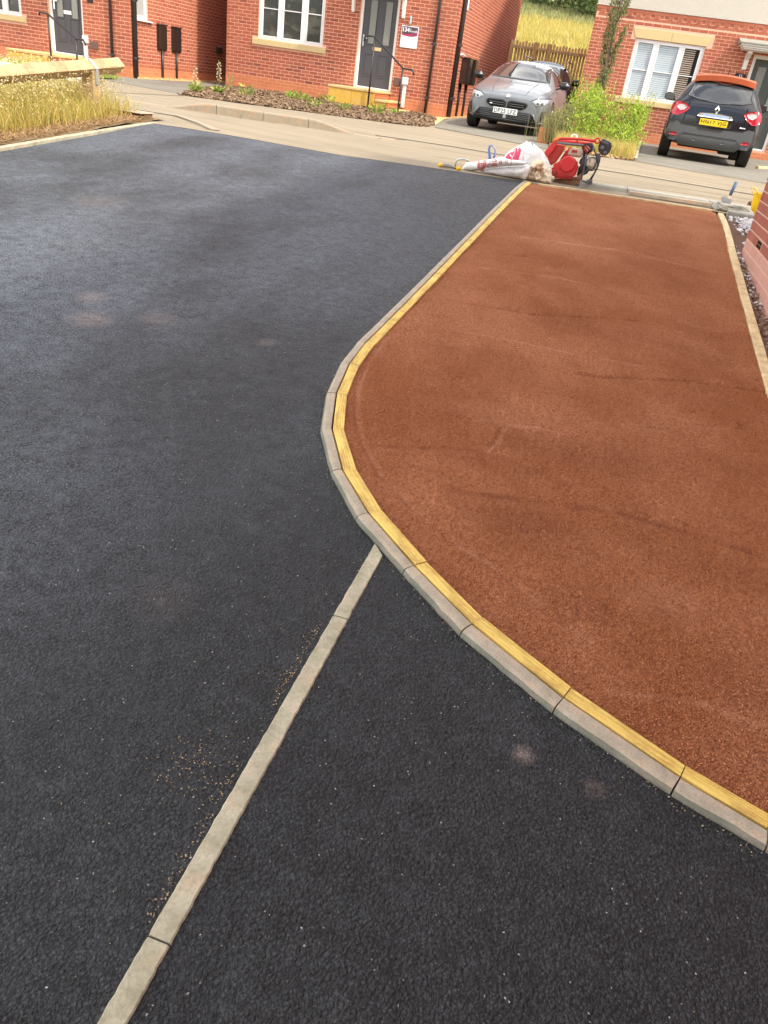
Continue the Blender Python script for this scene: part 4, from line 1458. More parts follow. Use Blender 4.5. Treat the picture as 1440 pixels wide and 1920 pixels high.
# stone lintel with splayed ends, in two halves
FAb = FA.pt
for a, b, c, d in ((-0.555, 0.327, -0.648, 0.327), (0.333, 1.215, 0.333, 1.330)):
    MB().prism([(a, RY - 0.012, 3.128), (b, RY - 0.012, 3.128), (d, RY - 0.012, 3.343), (c, RY - 0.012, 3.343)], (0, 0.09, 0)).build('lintel_stone', M['sill'], rh, fix=True, bevel=0.005)
window(FA, rh, *RW, [(-0.455, -0.05), (0.07, 0.585), (0.70, 1.105)], bar=2.455, blinds=['cool', 'cool', 'warm'])
mb = MB()
FA.box(mb, -0.685, 0.318, -0.05, 0.06, 1.672, 1.79)
FA.box(mb, 0.322, 1.33, -0.05, 0.06, 1.672, 1.79)
mb.build('window_sill', M['sill'], rh, bevel=0.008)
door(FA, rh, *RD, M['door_green'], [(2.56, 2.76, 1.95, 2.86), (3.00, 3.18, 1.95, 2.86)], handle_side=-1, plate='chrome')
mb = MB()
FA.box(mb, 2.02, 3.75, -0.60, 0.0, 3.140, 3.165)
FA.box(mb, 1.985, 3.785, -0.635, 0.0, 3.168, 3.205)
FA.box(mb, 1.94, 3.83, -0.68, 0.0, 3.208, 3.245)
mb.build('canopy', M['white'], rh, bevel=0.006)
mb = MB()
mb.prism([(1.90, RY - 0.72, 3.248), (3.87, RY - 0.72, 3.248), (3.87, RY - 0.72, 3.275), (1.90, RY - 0.72, 3.275)], (0, 0.72, 0))
mb.prism([(1.90, RY - 0.70, 3.277), (1.90, RY, 3.277), (1.90, RY, 3.40)], (1.97, 0, 0))
mb.build('canopy_roof', M['kerb_grey'], rh, fix=True)
for u in (2.17, 3.52):
    mb = MB().prism([(u, RY, 3.138), (u, RY - 0.45, 3.138), (u, RY - 0.45, 3.07), (u, RY - 0.14, 2.95), (u, RY - 0.09, 2.745), (u, RY, 2.745)], (0.10, 0, 0))
    mb.build('canopy_bracket', M['white'], rh, fix=True, bevel=0.006)
mb = MB(); FA.box(mb, 2.07, 2.33, -0.02, 0.0, 2.535, 2.66)
npl = mb.build('number_plate', M['ink_black'], rh, bevel=0.004)
lettering('lettering', '11', 0.10, M['ink_white'], npl, (2.20, RY - 0.0215, 2.60), (math.pi / 2, 0, 0), bold=0.002)

# ---- near house: its side wall is the strip of brickwork on the right
NX, NY = 1.135, 7.30
nh = thing('brick_house', 'near house wall of weathered red brick at the right edge, next to the white gravel', 'house', (1.135, 7.30, 0.6))
FN = Face('left', NX)
wall_core(FN, nh, -8.0, NY - 0.010, -0.4, 5.1, [], M['mortar_near'])
ZN = 0.567
VENT = (6.52, 6.735, 0.642, 0.707)
NEAR_ME = {}
def near_mesh(s):
    k = s[2] < 0.62
    if k not in NEAR_ME:
        bm = bmesh.new()
        bmesh.ops.create_cube(bm, size=1)
        for v in bm.verts:
            v.co = Vector((v.co.x * 0.05, (v.co.y + 0.5) * 0.215, (v.co.z + 0.5) * 0.065))
        bmesh.ops.bevel(bm, geom=list(bm.edges), offset=0.003, segments=1, affect='EDGES')
        me = bpy.data.meshes.new('brick')
        bm.to_mesh(me); bm.free()
        me.materials.append(M['brick_splash'] if k else M['brick_near'])
        NEAR_ME[k] = me
    return NEAR_ME[k]
lay_bricks(FN, nh, -8.0, NY, ZN, -0.3, 5.1, [VENT], 300, mats=[M['brick_near'], M['brick_splash']], zdust=0.62, uoff=NY + 8.0 - 0.225 * 68, mesh_override=near_mesh)
mb = MB()
FN.box(mb, 6.525, 6.73, 0.002, 0.04, 0.644, 0.705)
vb = mb.build('air_brick', M['brick_near'], nh)
mb = MB()
for i in range(9):
    for j in range(2):
        u = 6.538 + i * 0.0215
        FN.box(mb, u, u + 0.012, -0.0005, 0.006, 0.649 + j * 0.028, 0.671 + j * 0.028)
mb.build('vent_slot', M['room'], vb)
mb = MB().box(NX + 0.012, 7.5, NY - 0.30, NY - 0.0, -0.4, 5.1).box(7.2, 7.5, -8, NY - 0.31, -0.4, 5.1).box(NX + 0.31, 7.19, -8.0, -7.7, -0.4, 5.1)
mb.build('wall', M['brick_near'], nh)
roof(nh, NX, 7.5, -8.0, NY, 5.1, 2.2, ov=0.25, along='y')
# ------------------------------------------------------------------ soil, gravel, bark bed
def chips(name, label, cat, n, place, size, mat, parent=None, flat=0.35, kind='stuff'):
    mb = MB()
    for i in range(n):
        p = place()
        if p is None:
            continue
        s = random.uniform(size[0], size[1])
        a, b = random.uniform(0, 6.28), random.uniform(-0.5, 0.5)
        ax = Vector((math.cos(a), math.sin(a), b)) * s
        ay = Vector((-math.sin(a), math.cos(a), random.uniform(-0.3, 0.3))) * s * random.uniform(0.35, 0.9)
        az = ax.cross(ay).normalized() * s * flat
        c = Vector(p)
        k = random.uniform(0.5, 1.0)
        vs = [c - ax - ay * k, c + ax * k - ay, c + ax + ay * k, c - ax * k + ay, c + az - ax * 0.6, c + az + ax * 0.6 * k, ]
        mb.add(vs, [(0, 1, 5, 4), (1, 2, 5), (2, 3, 4, 5), (3, 0, 4)])
    o = mb.build(name, mat, parent)
    if label:
        tag(o, label, cat, kind=kind)
    elif kind:
        o['kind'] = kind
    return o

# soil strip between the right timber and the wall
def soil_z(x, y):
    return zf(x, y) - 0.045 + 0.018 * noise.noise(Vector((x * 14, y * 9, 0))) + 0.03 * clamp((x - 1.08) * 10, 0, 1) * clamp((7.4 - y) / 2, 0, 1)
ys = frange(1.2, 9.3, 420)
structure(sheet('soil', ys, lambda y: interp(RO, y) - 0.004, lambda y: NX + 0.02 if y < NY else NX + (y - NY) * 2.0 + 0.05, 14, soil_z, M['soil']))
structure(patch('soil', [(1.10, 7.30), (6.0, 7.30), (6.0, 9.18), (1.135, 9.11)], M['soil'], lift=-0.03, step=0.15, zfun=lambda x, y: zf(x, y) + 0.012 * noise.noise(Vector((x * 9, y * 9, 0)))))
def pl():
    y = random.uniform(2.4, 7.5)
    x = interp(RO, y) + 0.005 + random.random() * max(0.02, NX - interp(RO, y) - 0.005)
    return (x, y, soil_z(x, y) + 0.004)
chips('soil_crumbs', 'dark crumbly soil strip between the pale timber board and the foot of the brick wall', 'soil', 2600, pl, (0.004, 0.016), M['crumb'], flat=0.8)
def pl():
    x = random.uniform(1.16, 3.6)
    y = random.uniform(7.15, 9.10)
    if x < NX + 0.02 + max(0, (8.3 - y)) * 0.04 or y < NY + 0.01:
        return None
    if x < 1.28 + 0.10 * noise.noise(Vector((y * 6, 0, 0))) and random.random() < 0.9:
        return None
    return (x, y, zf(x, y) + random.uniform(-0.028, 0.01))
chips('gravel', 'white decorative gravel at the corner of the near brick wall, below the yellow bucket', 'gravel', 9000, pl, (0.012, 0.026), M['gravel'], flat=0.8)
def pl():
    t = random.random()
    y = random.uniform(5.6, 7.6)
    x = random.uniform(interp(RO, y) + 0.02, NX)
    return (x, y, soil_z(x, y) + 0.008)
chips('gravel_bits', 'few white stones fallen in the dark soil between board and wall', 'gravel', 46, pl, (0.008, 0.018), M['gravel'], flat=0.8)

# grit beside the edging strip and the kerb, crumbs on the red area
def pl():
    r = random.random()
    if r < 0.35:
        y = random.choice([0.98, 0.85, 1.28, 1.36, 1.48, 0.74]) + random.gauss(0, 0.035)
        x = -0.466 - abs(random.gauss(0, 0.012))
    elif r < 0.55:
        x, y = -0.56 + random.gauss(0, 0.045), 1.02 + random.gauss(0, 0.05)
    elif r < 0.85:
        k = random.randrange(1, 12)
        t = random.random()
        a, b = Vector(KOUT[k]), Vector(KOUT[k + 1])
        p = a + (b - a) * t
        n_ = Vector((-(b - a).y, (b - a).x)).normalized()
        p += n_ * abs(random.gauss(0, 0.018)) * (1 if True else 0)
        x, y = p.x, p.y
    else:
        x, y = random.uniform(-1.6, 0.9), random.uniform(0.5, 3.0)
        if y > interp(KOUT, y) and x > -1.1:
            return None
    if y > 1.12 and x > interp(KOUT, y) - 0.004:
        return None
    if -0.466 < x < -0.402:
        return None
    return (x, y, asph_z(x, y) + 0.0012)
chips('grit', 'scattered pale sand and grit on the black asphalt beside the edging strip and the kerb', 'grit', 900, pl, (0.0008, 0.0023), M['grit'], flat=0.7)
def pl():
    y = 1.3 + 7.2 * random.random() ** 1.8
    a, b = interp(TOUT, y) + 0.02, interp(RTI, y) - 0.01
    x = random.uniform(a, b)
    return (x, y, red_z(x, y) + 0.001)
chips('red_crumbs', 'loose red stone crumbs over the red sub-base', 'gravel', 24000, pl, (0.0012, 0.0034), M['redcrumb'], flat=0.8)

# bark bed in front of the middle house
BED = [(-7.65, 13.2), (-6.9, 13.75), (-6.0, 14.5), (-5.07, 15.0), (-4.35, 15.35), (-3.86, 15.9), (-3.98, 17.2), (-4.62, 20.0), (-4.66, 20.79), (-10.62, 20.79), (-9.9, 18.6)]
def bed_d(x, y):
    return min(seg_d(x, y, BED[i], BED[(i + 1) % len(BED)]) for i in range(len(BED) - 1) if i not in (8,))
def bed_z(x, y):
    d = bed_d(x, y)
    zz = zroad(x, y) + 0.035 * sm(d / 0.7) + 0.02 * noise.noise(Vector((x * 2, y * 2, 4)))
    return zz
patch('bark_bed', BED, M['mulch_base'], lift=0.004, step=0.28, zfun=bed_z)
def pl():
    x, y = random.uniform(-10.6, -3.8), random.uniform(13.2, 20.7)
    if not inside((x, y), BED) or (-7.25 < x < -5.45 and y > 19.42):
        return None
    return (x, y, bed_z(x, y) + random.uniform(0.0, 0.03))
chips('bark_mulch', 'brown bark chips spread over the flower bed in front of the middle house', 'bark mulch', 42000, pl, (0.012, 0.036), M['mulch'], flat=0.2)
patch('paving_strip', [(-4.0, 17.25), (-3.90, 16.9), (-4.35, 19.6), (-4.50, 20.78), (-5.4, 20.78), (-4.66, 19.95)], M['step_top'], lift=0.02, step=0.5)

# ------------------------------------------------------------------ blades and leaves
def blades(mb, n, place, h, w, lean=0.35, seg=2):
    for i in range(n):
        p = place()
        if p is None:
            continue
        p = Vector(p[:3])
        hh = random.uniform(h[0], h[1])
        a = random.uniform(0, 6.283)
        s = Vector((math.cos(a), math.sin(a), 0)) * random.uniform(w[0], w[1]) / 2
        b = random.uniform(0, 6.283)
        L = Vector((math.cos(b), math.sin(b), 0)) * lean * hh * random.random()
        q = p + Vector((0, 0, hh * 0.55)) + L * 0.3
        t = p + Vector((0, 0, hh)) + L
        mb.add([p - s, p + s, q - s * 0.8, q + s * 0.8, t], [(0, 1, 3, 2), (2, 3, 4)])

def leaf(mb, c, L, W, d=None):
    """one folded leaf"""
    d = Vector(d) if d is not None else Vector((random.gauss(0, 1), random.gauss(0, 1), random.gauss(0, 0.7)))
    d = d.normalized() * L
    s = d.cross(Vector((random.gauss(0, 1), random.gauss(0, 1), random.gauss(0, 1)))).normalized() * W / 2
    c = Vector(c)
    up = d.cross(s).normalized() * W * 0.15
    mb.add([c, c + d * 0.5 - s + up, c + d, c + d * 0.5 + s + up], [(0, 1, 2), (0, 2, 3)])

# verge of long dry grass behind the left edging
VX0, VX1 = -9.5, -4.90
structure(sheet('verge_soil', frange(-3.0, 8.1, 90), lambda y: -12.0, lambda y: -4.862, 60,
                lambda x, y: zf(x, y) + 0.01 + 0.06 * sm((-5.1 - x) / 0.8) + 0.025 * noise.noise(Vector((x * 3, y * 3, 0))), M['earth']))
mb = MB()
def pl():
    y = random.uniform(3.0, 7.95)
    x = -5.02 - abs(random.gauss(0, 0.45)) - 0.10 * random.random()
    if x < -8:
        return None
    if y > 7.6 and random.random() < 0.5:
        return None
    return (x, y, zf(x, y) + 0.02)
blades(mb, 9000, pl, (0.08, 0.24), (0.003, 0.008), 0.9)
def pl2():
    y = random.uniform(3.2, 7.9)
    x = random.uniform(-6.35, -5.12)
    if noise.noise(Vector((x * 2.2, y * 2.2, 0))) < -0.25 and random.random() < 0.6:
        return None
    if y > 7.0 and x > -5.36 and random.random() < 0.8:
        return None
    return (x, y, zf(x, y) + 0.05)
blades(mb, 12000, pl2, (0.14, 0.34), (0.002, 0.005), 0.9)
for i in range(9000):
    p = pl2()
    if p:
        leaf(mb, (p[0], p[1], p[2] + 0.26 * random.random()), random.uniform(0.02, 0.05), random.uniform(0.006, 0.014), (random.gauss(0, 1), random.gauss(0, 1), random.uniform(0, 1.5)))
vg = mb.build('wild_grass', M['straw'])
tag(vg, 'tall yellow dry grass with seed heads growing round the timber rail at the left', 'long grass', kind='stuff')
mb = MB()
for i in range(15000):
    p = pl2()
    if p is None:
        continue
    hh = 0.06 + 0.33 * random.random() ** 0.7
    c = Vector(p) + Vector((random.gauss(0, 0.02), random.gauss(0, 0.02), hh))
    for k in range(random.randint(1, 3)):
        leaf(mb, c + Vector((random.gauss(0, 0.008), random.gauss(0, 0.008), random.gauss(0, 0.012))), random.uniform(0.010, 0.022), random.uniform(0.008, 0.014))
sh = mb.build('seed_heads', M['seed'], vg)
sh['kind'] = 'stuff'
mb = MB()
def pl3():
    y = random.uniform(3.0, 7.95)
    x = random.uniform(-5.35, -4.88)
    return (x, y, zf(x, y) + 0.02 + random.random() * 0.02)
for i in range(7000):
    p = Vector(pl3())
    a = random.uniform(0, 6.28)
    L = random.uniform(0.03, 0.11)
    d = Vector((math.cos(a) * L, math.sin(a) * L, random.uniform(-0.01, 0.035)))
    s = Vector((-math.sin(a), math.cos(a), 0)) * 0.0025
    mb.add([p - s, p + s, p + d + s, p + d - s], [(0, 1, 2, 3)])
o = mb.build('cut_straw', M['hay'])
tag(o, 'dry brown cut straw lying between the pale edging strip and the long grass', 'straw', kind='stuff')
# grass and white stones in front of the left house
mb = MB()
def pl():
    x, y = random.uniform(-14, -9.3), random.uniform(12.3, 16.4)
    if x > -9.3 - (y - 12) * 0.35:
        return None
    return (x, y, zf(x, y) + 0.03)
patch('lawn', [(-15.5, 11.9), (-9.2, 12.0), (-10.6, 14.7), (-11.2, 16.8), (-15.5, 16.8)], M['earth'], lift=0.03)
blades(mb, 7000, pl, (0.04, 0.12), (0.006, 0.014), 0.6)
tag(mb.build('lawn_grass', M['plantlet']), 'strip of bright green grass in front of the left house, seen under the timber rail', 'grass', kind='stuff')
def pl():
    x = random.uniform(-10.6, -8.4)
    y = 11.5 + (-(x + 8.4)) * 0.30 + random.uniform(-0.35, 0.35)
    return (x, y, zf(x, y) + random.uniform(0.0, 0.06))
chips('gravel', 'low band of white stones along the lawn of the left house, seen under the timber rail', 'gravel', 2600, pl, (0.02, 0.05), M['gravel'], flat=0.8)

# ------------------------------------------------------------------ timber knee rail
kr = thing('knee_rail', 'timber knee rail with a diamond-set rail, square post and metal strap in the long grass', 'rail', (-5.27, 7.5, zf(-5.27, 7.5)))
def rail_z(y):
    return 1.163 - (7.94 - y) * 0.0895
def tim(name, a, b, w, h, roll, mat, parent, bev=0.004):
    a, b = Vector(a), Vector(b)
    L = (b - a).length
    mb = MB().box(-L / 2, L / 2, -w / 2, w / 2, -h / 2, h / 2)
    o = mb.build(name, mat, parent, local=True, bevel=bev)
    d = (b - a).normalized()
    q = d.to_track_quat('X', 'Z')
    o.rotation_mode = 'QUATERNION'
    from mathutils import Quaternion
    o.rotation_quaternion = q @ Quaternion((1, 0, 0), roll)
    m_ = (a + b) / 2 - ORG[parent.name]
    o.location = m_
    return o
ra, rb = (-5.345, 3.2, rail_z(3.2)), (-5.345, 8.02, rail_z(8.02))
tim('rail', ra, rb, 0.108, 0.108, math.pi / 4, M['timber_rail'], kr)
for yy in (7.52, 4.2):
    zt = rail_z(yy)
    mb = MB()
    x0, x1, y0, y1 = -5.345 - 0.065, -5.345 + 0.065, yy - 0.058, yy + 0.058
    pts = [(x0, y0, zf(-5.3, yy) - 0.1), (x1, y0, zf(-5.3, yy) - 0.1), (x1, y0, zt - 0.012), (-5.345, y0, zt - 0.078), (x0, y0, zt - 0.012)]
    mb.prism(pts, (0, y1 - y0, 0))
    mb.build('post', M['timber_rail'], kr, fix=True, bevel=0.004)
    mb = MB()
    hw = 0.022
    mb.prism([(-5.345 + 0.0785, yy - hw, zt), (-5.345 + 0.0785, yy + hw, zt), (-5.345, yy + hw, zt + 0.0785), (-5.345, yy - hw, zt + 0.0785)], (0.002, 0, 0.002))
    mb.prism([(-5.345 - 0.0785, yy - hw, zt), (-5.345 - 0.0785, yy + hw, zt), (-5.345, yy + hw, zt + 0.0785), (-5.345, yy - hw, zt + 0.0785)], (-0.002, 0, 0.002))
    mb.box(-5.345 + 0.0660, -5.345 + 0.0800, yy - hw, yy + hw, zt - 0.14, zt + 0.002)
    mb.box(-5.345 - 0.0800, -5.345 - 0.0660, yy - hw, yy + hw, zt - 0.14, zt + 0.002)
    mb.build('strap', M['steel'], kr, fix=True)
# pale slab on a dark base by the post
lid = thing('drain_cover', 'pale slotted cover on a dark base lying by the rail post', 'drain cover', (-5.10, 7.98, zf(-5.1, 7.98)))
zl = zf(-5.1, 7.98)
MB().box(-5.42, -4.97, 7.80, 8.05, zl - 0.03, zl + 0.045).build('base', M['black_pipe'], lid, bevel=0.01)
MB().box(-5.44, -4.955, 7.785, 8.06, zl + 0.047, zl + 0.062).build('cover', M['kerb'], lid, bevel=0.006)
mb = MB()
for x_ in (-5.36, -5.24, -5.20, -5.10):
    mb.box(x_, x_ + 0.025, 7.84, 7.90, zl + 0.0622, zl + 0.0632)
mb.build('slot', M['black_pipe'], lid)

# ------------------------------------------------------------------ flowers, young plants
def flower_spike(label, x, y, h, n, loc_group='white flower spikes'):
    z = bed_z(x, y) if inside((x, y), BED) else zroad(x, y)
    t = thing('flower_spike', label, 'flower', (x, y, z), loc_group)
    MB().tube([(x, y, z), (x + 0.01, y, z + h * 0.5), (x - 0.01, y, z + h)], [0.010, 0.008, 0.004], 6).build('stem', M['stem'], t, smooth=True)
    for i in range(n):
        k = i / n
        a = i * 2.4
        c = Vector((x + math.cos(a) * 0.026 * (1.1 - 0.6 * k), y + math.sin(a) * 0.026 * (1.1 - 0.6 * k), z + h * (0.42 + 0.56 * k)))
        mb = MB()
        d = Vector((math.cos(a), math.sin(a), -0.7)).normalized()
        q = d.to_track_quat('Z', 'Y').to_matrix().to_4x4()
        mb.lathe([(0.003, 0), (0.009, 0.008), (0.012, 0.02), (0.017, 0.030)], 7, Matrix.Translation(c) @ q)
        mb.build('bell', M['petal'], t, smooth=True)
    mb = MB()
    for i in range(46):
        a = random.uniform(0, 6.28)
        leaf(mb, (x + random.gauss(0, 0.03), y + random.gauss(0, 0.03), z + random.uniform(0.0, 0.10)), random.uniform(0.10, 0.22), random.uniform(0.03, 0.06), (math.cos(a), math.sin(a), random.uniform(0.1, 0.8)))
    o = mb.build('leaves', M['plantlet'], t)
p_ = at(361, 176, 14.3); flower_spike('shorter white flower spike at the left tip of the bark bed', p_.x, 14.4, 0.43, 12)
p_ = at(410, 172, 15.8); flower_spike('taller white flower spike at the left corner of the middle house', p_.x, 15.8, 0.60, 20)
def plantlet(label, px, py, Y, r, h, n, mat='plantlet', L=(0.06, 0.16)):
    q = at(px, py, Y)
    x, y = q.x, Y
    z = bed_z(x, y)
    t = thing('young_plant', label, 'plant', (x, y, z), 'young plants in the bark bed')
    mb = MB()
    for i in range(n):
        a = random.uniform(0, 6.28)
        rr = r * math.sqrt(random.random())
        c = (x + math.cos(a) * rr * 0.6, y + math.sin(a) * rr * 0.6, z + random.uniform(0, h * 0.7))
        leaf(mb, c, random.uniform(*L), random.uniform(0.025, 0.05), (math.cos(a), math.sin(a), random.uniform(0.1, 1.4)))
    mb.build('leaves', M[mat], t)
    MB().tube([(x, y, z), (x, y, z + h * 0.6)], 0.006, 5).build('stem', M['stem'], t)
plantlet('leafy plant with a yellow leaf at the left of the bark bed below the window', 461, 177, 17.2, 0.20, 0.24, 50)
plantlet('widest bright green clump, below the right half of the window of the middle house', 558, 184, 18.4, 0.42, 0.20, 170, L=(0.05, 0.12))
plantlet('yellow-green plant in the bark midway between window and sandstone steps', 590, 203, 16.4, 0.16, 0.16, 34)
plantlet('small green tuft against the wall beside the sandstone steps', 606, 181, 20.0, 0.14, 0.14, 40, L=(0.04, 0.09))
plantlet('thin yellow sprig at the left corner of the sandstone steps', 620, 193, 18.6, 0.14, 0.18, 22)
plantlet('small pale plant in the bark in front of the sandstone steps', 645, 207, 17.0, 0.13, 0.13, 26)
plantlet('bright yellow plant in the bark in front of the handrail', 706, 215, 17.0, 0.20, 0.24, 60)
plantlet('yellow-green plant at the foot of the lower handrail post', 742, 215, 18.4, 0.18, 0.12, 44, L=(0.04, 0.10))
plantlet('upright thin weed against the left corner of the middle house', 431, 172, 18.8, 0.08, 0.45, 34, 'bush_dull', L=(0.04, 0.10))

# ------------------------------------------------------------------ bush, slender tree
patch('bush_soil', [(-1.35, 15.0), (-0.3, 15.05), (0.10, 15.35), (0.16, 16.0), (0.24, 23.38), (-1.6, 23.38), (-1.62, 17.6)], M['earth'], lift=0.03, step=0.3)
bu = thing('shrub', 'loose bright green shrub beside the grey car, in front of the slender tree', 'shrub', (-0.75, 17.0, 0.78))
LOB = [(-1.05, 17.0, 1.25, 0.42, 0.5, 0.48), (-0.72, 17.1, 1.38, 0.40, 0.5, 0.40), (-0.40, 17.0, 1.20, 0.40, 0.5, 0.45), (-0.85, 16.6, 1.05, 0.5, 0.4, 0.32),
       (-0.05, 16.9, 1.15, 0.34, 0.45, 0.42), (-0.20, 16.4, 0.98, 0.32, 0.4, 0.28), (-0.95, 17.3, 1.52, 0.26, 0.4, 0.25), (0.0, 16.7, 1.40, 0.20, 0.3, 0.20)]
mb = MB()
sh_ = MB()
for i in range(13000):
    l = random.choice(LOB)
    v = Vector((random.gauss(0, 1), random.gauss(0, 1), random.gauss(0, 1))).normalized() * (random.random() ** 0.45) * random.uniform(0.85, 1.15)
    c = Vector((l[0] + v.x * l[3], l[1] + v.y * l[4], l[2] + v.z * l[5]))
    if noise.noise(c * 5.5) < -0.06 and random.random() < 0.85:
        continue
    if c.z < zf(c.x, c.y) + 0.05:
        continue
    leaf(mb, c, random.uniform(0.04, 0.08), random.uniform(0.016, 0.028), (random.gauss(0, 1), random.gauss(0, 1), random.uniform(0.2, 1.6)))
for i in range(90):
    l = random.choice(LOB)
    a = Vector((l[0] + random.gauss(0, l[3] * 0.6), l[1] + random.gauss(0, 0.2), l[2] + l[5] * random.uniform(0.1, 0.8)))
    d = Vector((random.gauss(0, 0.28), random.gauss(0, 0.25), 1)).normalized() * random.uniform(0.14, 0.36)
    for k in range(26):
        t_ = random.random()
        leaf(mb, a + d * t_, random.uniform(0.03, 0.06), random.uniform(0.009, 0.015), (random.gauss(0, 0.8), random.gauss(0, 0.8), 1.0))
mb.build('foliage', M['bush'], bu)
mb = MB()
for i in range(70):
    l = random.choice(LOB)
    a = (l[0] * 0.5 - 0.37 + random.gauss(0, 0.05), 16.9 + random.gauss(0, 0.1), 0.75)
    b = (l[0] + random.gauss(0, 0.2), l[1] + random.gauss(0, 0.2), l[2] + random.uniform(0, 0.5))
    mb.tube([a, ((a[0] + b[0]) / 2, (a[1] + b[1]) / 2, (a[2] + b[2]) / 2 + 0.05), b], [0.008, 0.006, 0.003], 5)
mb.build('stem', M['stem'], bu)
bd_ = thing('shrub', 'dull olive wispy shrub with dry tips between the grey car and the bright green shrub', 'shrub', (-1.5, 16.7, 0.75))
mb = MB()
for i in range(4200):
    v = Vector((random.gauss(0, 1), random.gauss(0, 1), random.gauss(0, 1))).normalized() * (random.random() ** 0.5)
    k = random.random()
    c = Vector((-1.45 + v.x * 0.27 + 0.12 * k, 16.6 + v.y * 0.3, 1.02 + v.z * 0.32)) if k < 0.7 else Vector((-1.30 + v.x * 0.16, 16.8 + v.y * 0.2, 1.25 + v.z * 0.24))
    leaf(mb, c, random.uniform(0.03, 0.06), random.uniform(0.012, 0.022), (random.gauss(0, 1), random.gauss(0, 1), random.uniform(0.2, 1.6)))
blades(mb, 420, lambda: (-1.42 + random.gauss(0, 0.16), 16.6 + random.gauss(0, 0.2), 0.76), (0.3, 0.75), (0.004, 0.010), 0.5)
mb.build('foliage', M['bush_dull'], bd_)
MB().tube([(-1.45, 16.65, 0.72), (-1.42, 16.65, 1.2)], 0.01, 6).build('stem', M['stem'], bd_)
mb = MB()
blades(mb, 5200, lambda: (lambda x, y: (x, y, zf(x, y) + 0.03))(random.uniform(-1.3, 0.12), random.uniform(15.1, 16.5)), (0.05, 0.30), (0.004, 0.010), 0.5)
blades(mb, 1500, lambda: (lambda x, y: (x, y, zf(x, y) + 0.03))(random.uniform(0.0, 0.14), random.uniform(15.6, 22.5)), (0.03, 0.10), (0.004, 0.010), 0.5)
tag(mb.build('wild_grass', M['straw']), 'yellow dry grass growing round the foot of the green shrub beside the drive', 'long grass', kind='stuff')
def pl():
    x = random.uniform(-1.3, 0.1)
    y = 15.03 + random.uniform(-0.10, 0.25) + max(0, x + 0.35) * 0.6
    return (x, y, zf(x, y) + random.uniform(0, 0.03))
chips('loose_stones', 'broken stones and dead stems along the front of the shrub bed', 'rubble', 420, pl, (0.02, 0.05), M['hay'], flat=0.6)
strip('flush_kerb', '', [(0.155, 15.2), (0.16, 16.2), (0.25, 23.3)], 0.055, 0.05, M['edging'])
bs = thing('brick_stack', 'small stack of orange bricks on the ground beside the front wheel of the grey car', 'bricks', (-1.62, 16.9, 0.75))
for k in range(4):
    for j in range(2):
        MB().box(-1.74 + j * 0.02, -1.525 + j * 0.02, 16.42 + j * 0.115, 16.52 + j * 0.115, zf(-1.6, 16.5) + 0.004 + k * 0.067, zf(-1.6, 16.5) + 0.069 + k * 0.067).build('brick', M['brick_dusty'], bs)

tr = thing('young_tree', 'slender upright young tree with narrow crown in front of the right house', 'tree', (-0.85, 17.95, 0.8))
base = Vector((-0.83, 18.0, 0.76))
TP = [base, at(1124, 180, 18.0), at(1137, 120, 18.0), at(1152, 60, 18.0), at(1165, 0, 18.0), at(1180, -70, 18.0), at(1192, -140, 18.0)]
MB().tube(TP, [0.035, 0.030, 0.026, 0.020, 0.015, 0.010, 0.004], 8).build('trunk', M['bark'], tr, smooth=True)
lm, bm_ = MB(), MB()
def along(t):
    k = min(int(t), len(TP) - 2)
    return TP[k].lerp(TP[k + 1], t - k)
for i in range(52):
    t = 0.95 + 4.9 * i / 52
    a = random.uniform(0, 6.28)
    p0 = along(t)
    L = random.uniform(0.18, 0.40) * (1.15 if 1.6 < t < 4.8 else 0.8)
    d = Vector((math.cos(a) * 0.34, math.sin(a) * 0.34, 1.0)).normalized() * L * 1.5
    p1 = p0 + d * 0.5 + Vector((math.cos(a), math.sin(a), 0)) * 0.05
    p2 = p0 + d
    bm_.tube([p0, p1, p2], [0.008, 0.006, 0.002], 5)
    for k in range(int(72 * (0.5 + random.random()))):
        u = random.uniform(0.15, 1.0)
        c = p0.lerp(p1, u * 2) if u < 0.5 else p1.lerp(p2, u * 2 - 1)
        c = c + Vector((random.gauss(0, 0.026), random.gauss(0, 0.026), random.gauss(0, 0.03)))
        leaf(lm, c, random.uniform(0.045, 0.08), random.uniform(0.018, 0.030), (random.gauss(0, 0.5), random.gauss(0, 0.5), random.choice([-1, -1, 0.4])))
bm_.build('branches', M['bark'], tr)
lm.build('crown', M['tree'], tr)
sk = MB().box(-0.985, -0.945, 17.84, 17.88, 0.76, 1.62)
tag(sk.build('tree_stake', M['timber_pale'], bevel=0.004), 'short pale timber stake supporting the slender tree', 'stake')

# ------------------------------------------------------------------ fence, hillside, far trees
fe = thing('wooden_fence', 'golden timber paling fence at the back of the drive behind the cars', 'fence', (-3, 30, 0.9))
me_p = None
for i in range(66):
    x = -4.55 + i * 0.105
    if me_p is None:
        mb = MB()
        mb.prism([(0, 0, 0), (0.078, 0, 0), (0.078, 0, 2.15), (0.039, 0, 2.20), (0, 0, 2.15)], (0, 0.018, 0))
        o = mb.build('paling', M['timber_fence'], fe, local=True, fix=True)
        me_p = o.data
    else:
        o = bpy.data.objects.new('paling', me_p); C.objects.link(o); o.parent = fe
    o.location = (x + 3, 0.0, 0.02 + random.uniform(-0.03, 0.03))
for z in (2.93, 1.9, 1.2):
    MB().box(-4.6, 2.4, 29.925, 29.995, z - 0.045, z + 0.045).build('rail', M['timber_pale'], fe, bevel=0.004)
for x in (-3.86, -3.38, -1.4, 0.6, 2.3):
    MB().box(x - 0.06, x + 0.06, 29.86, 29.92, 0.8, 3.12).build('post', M['timber_fence'], fe, bevel=0.006)
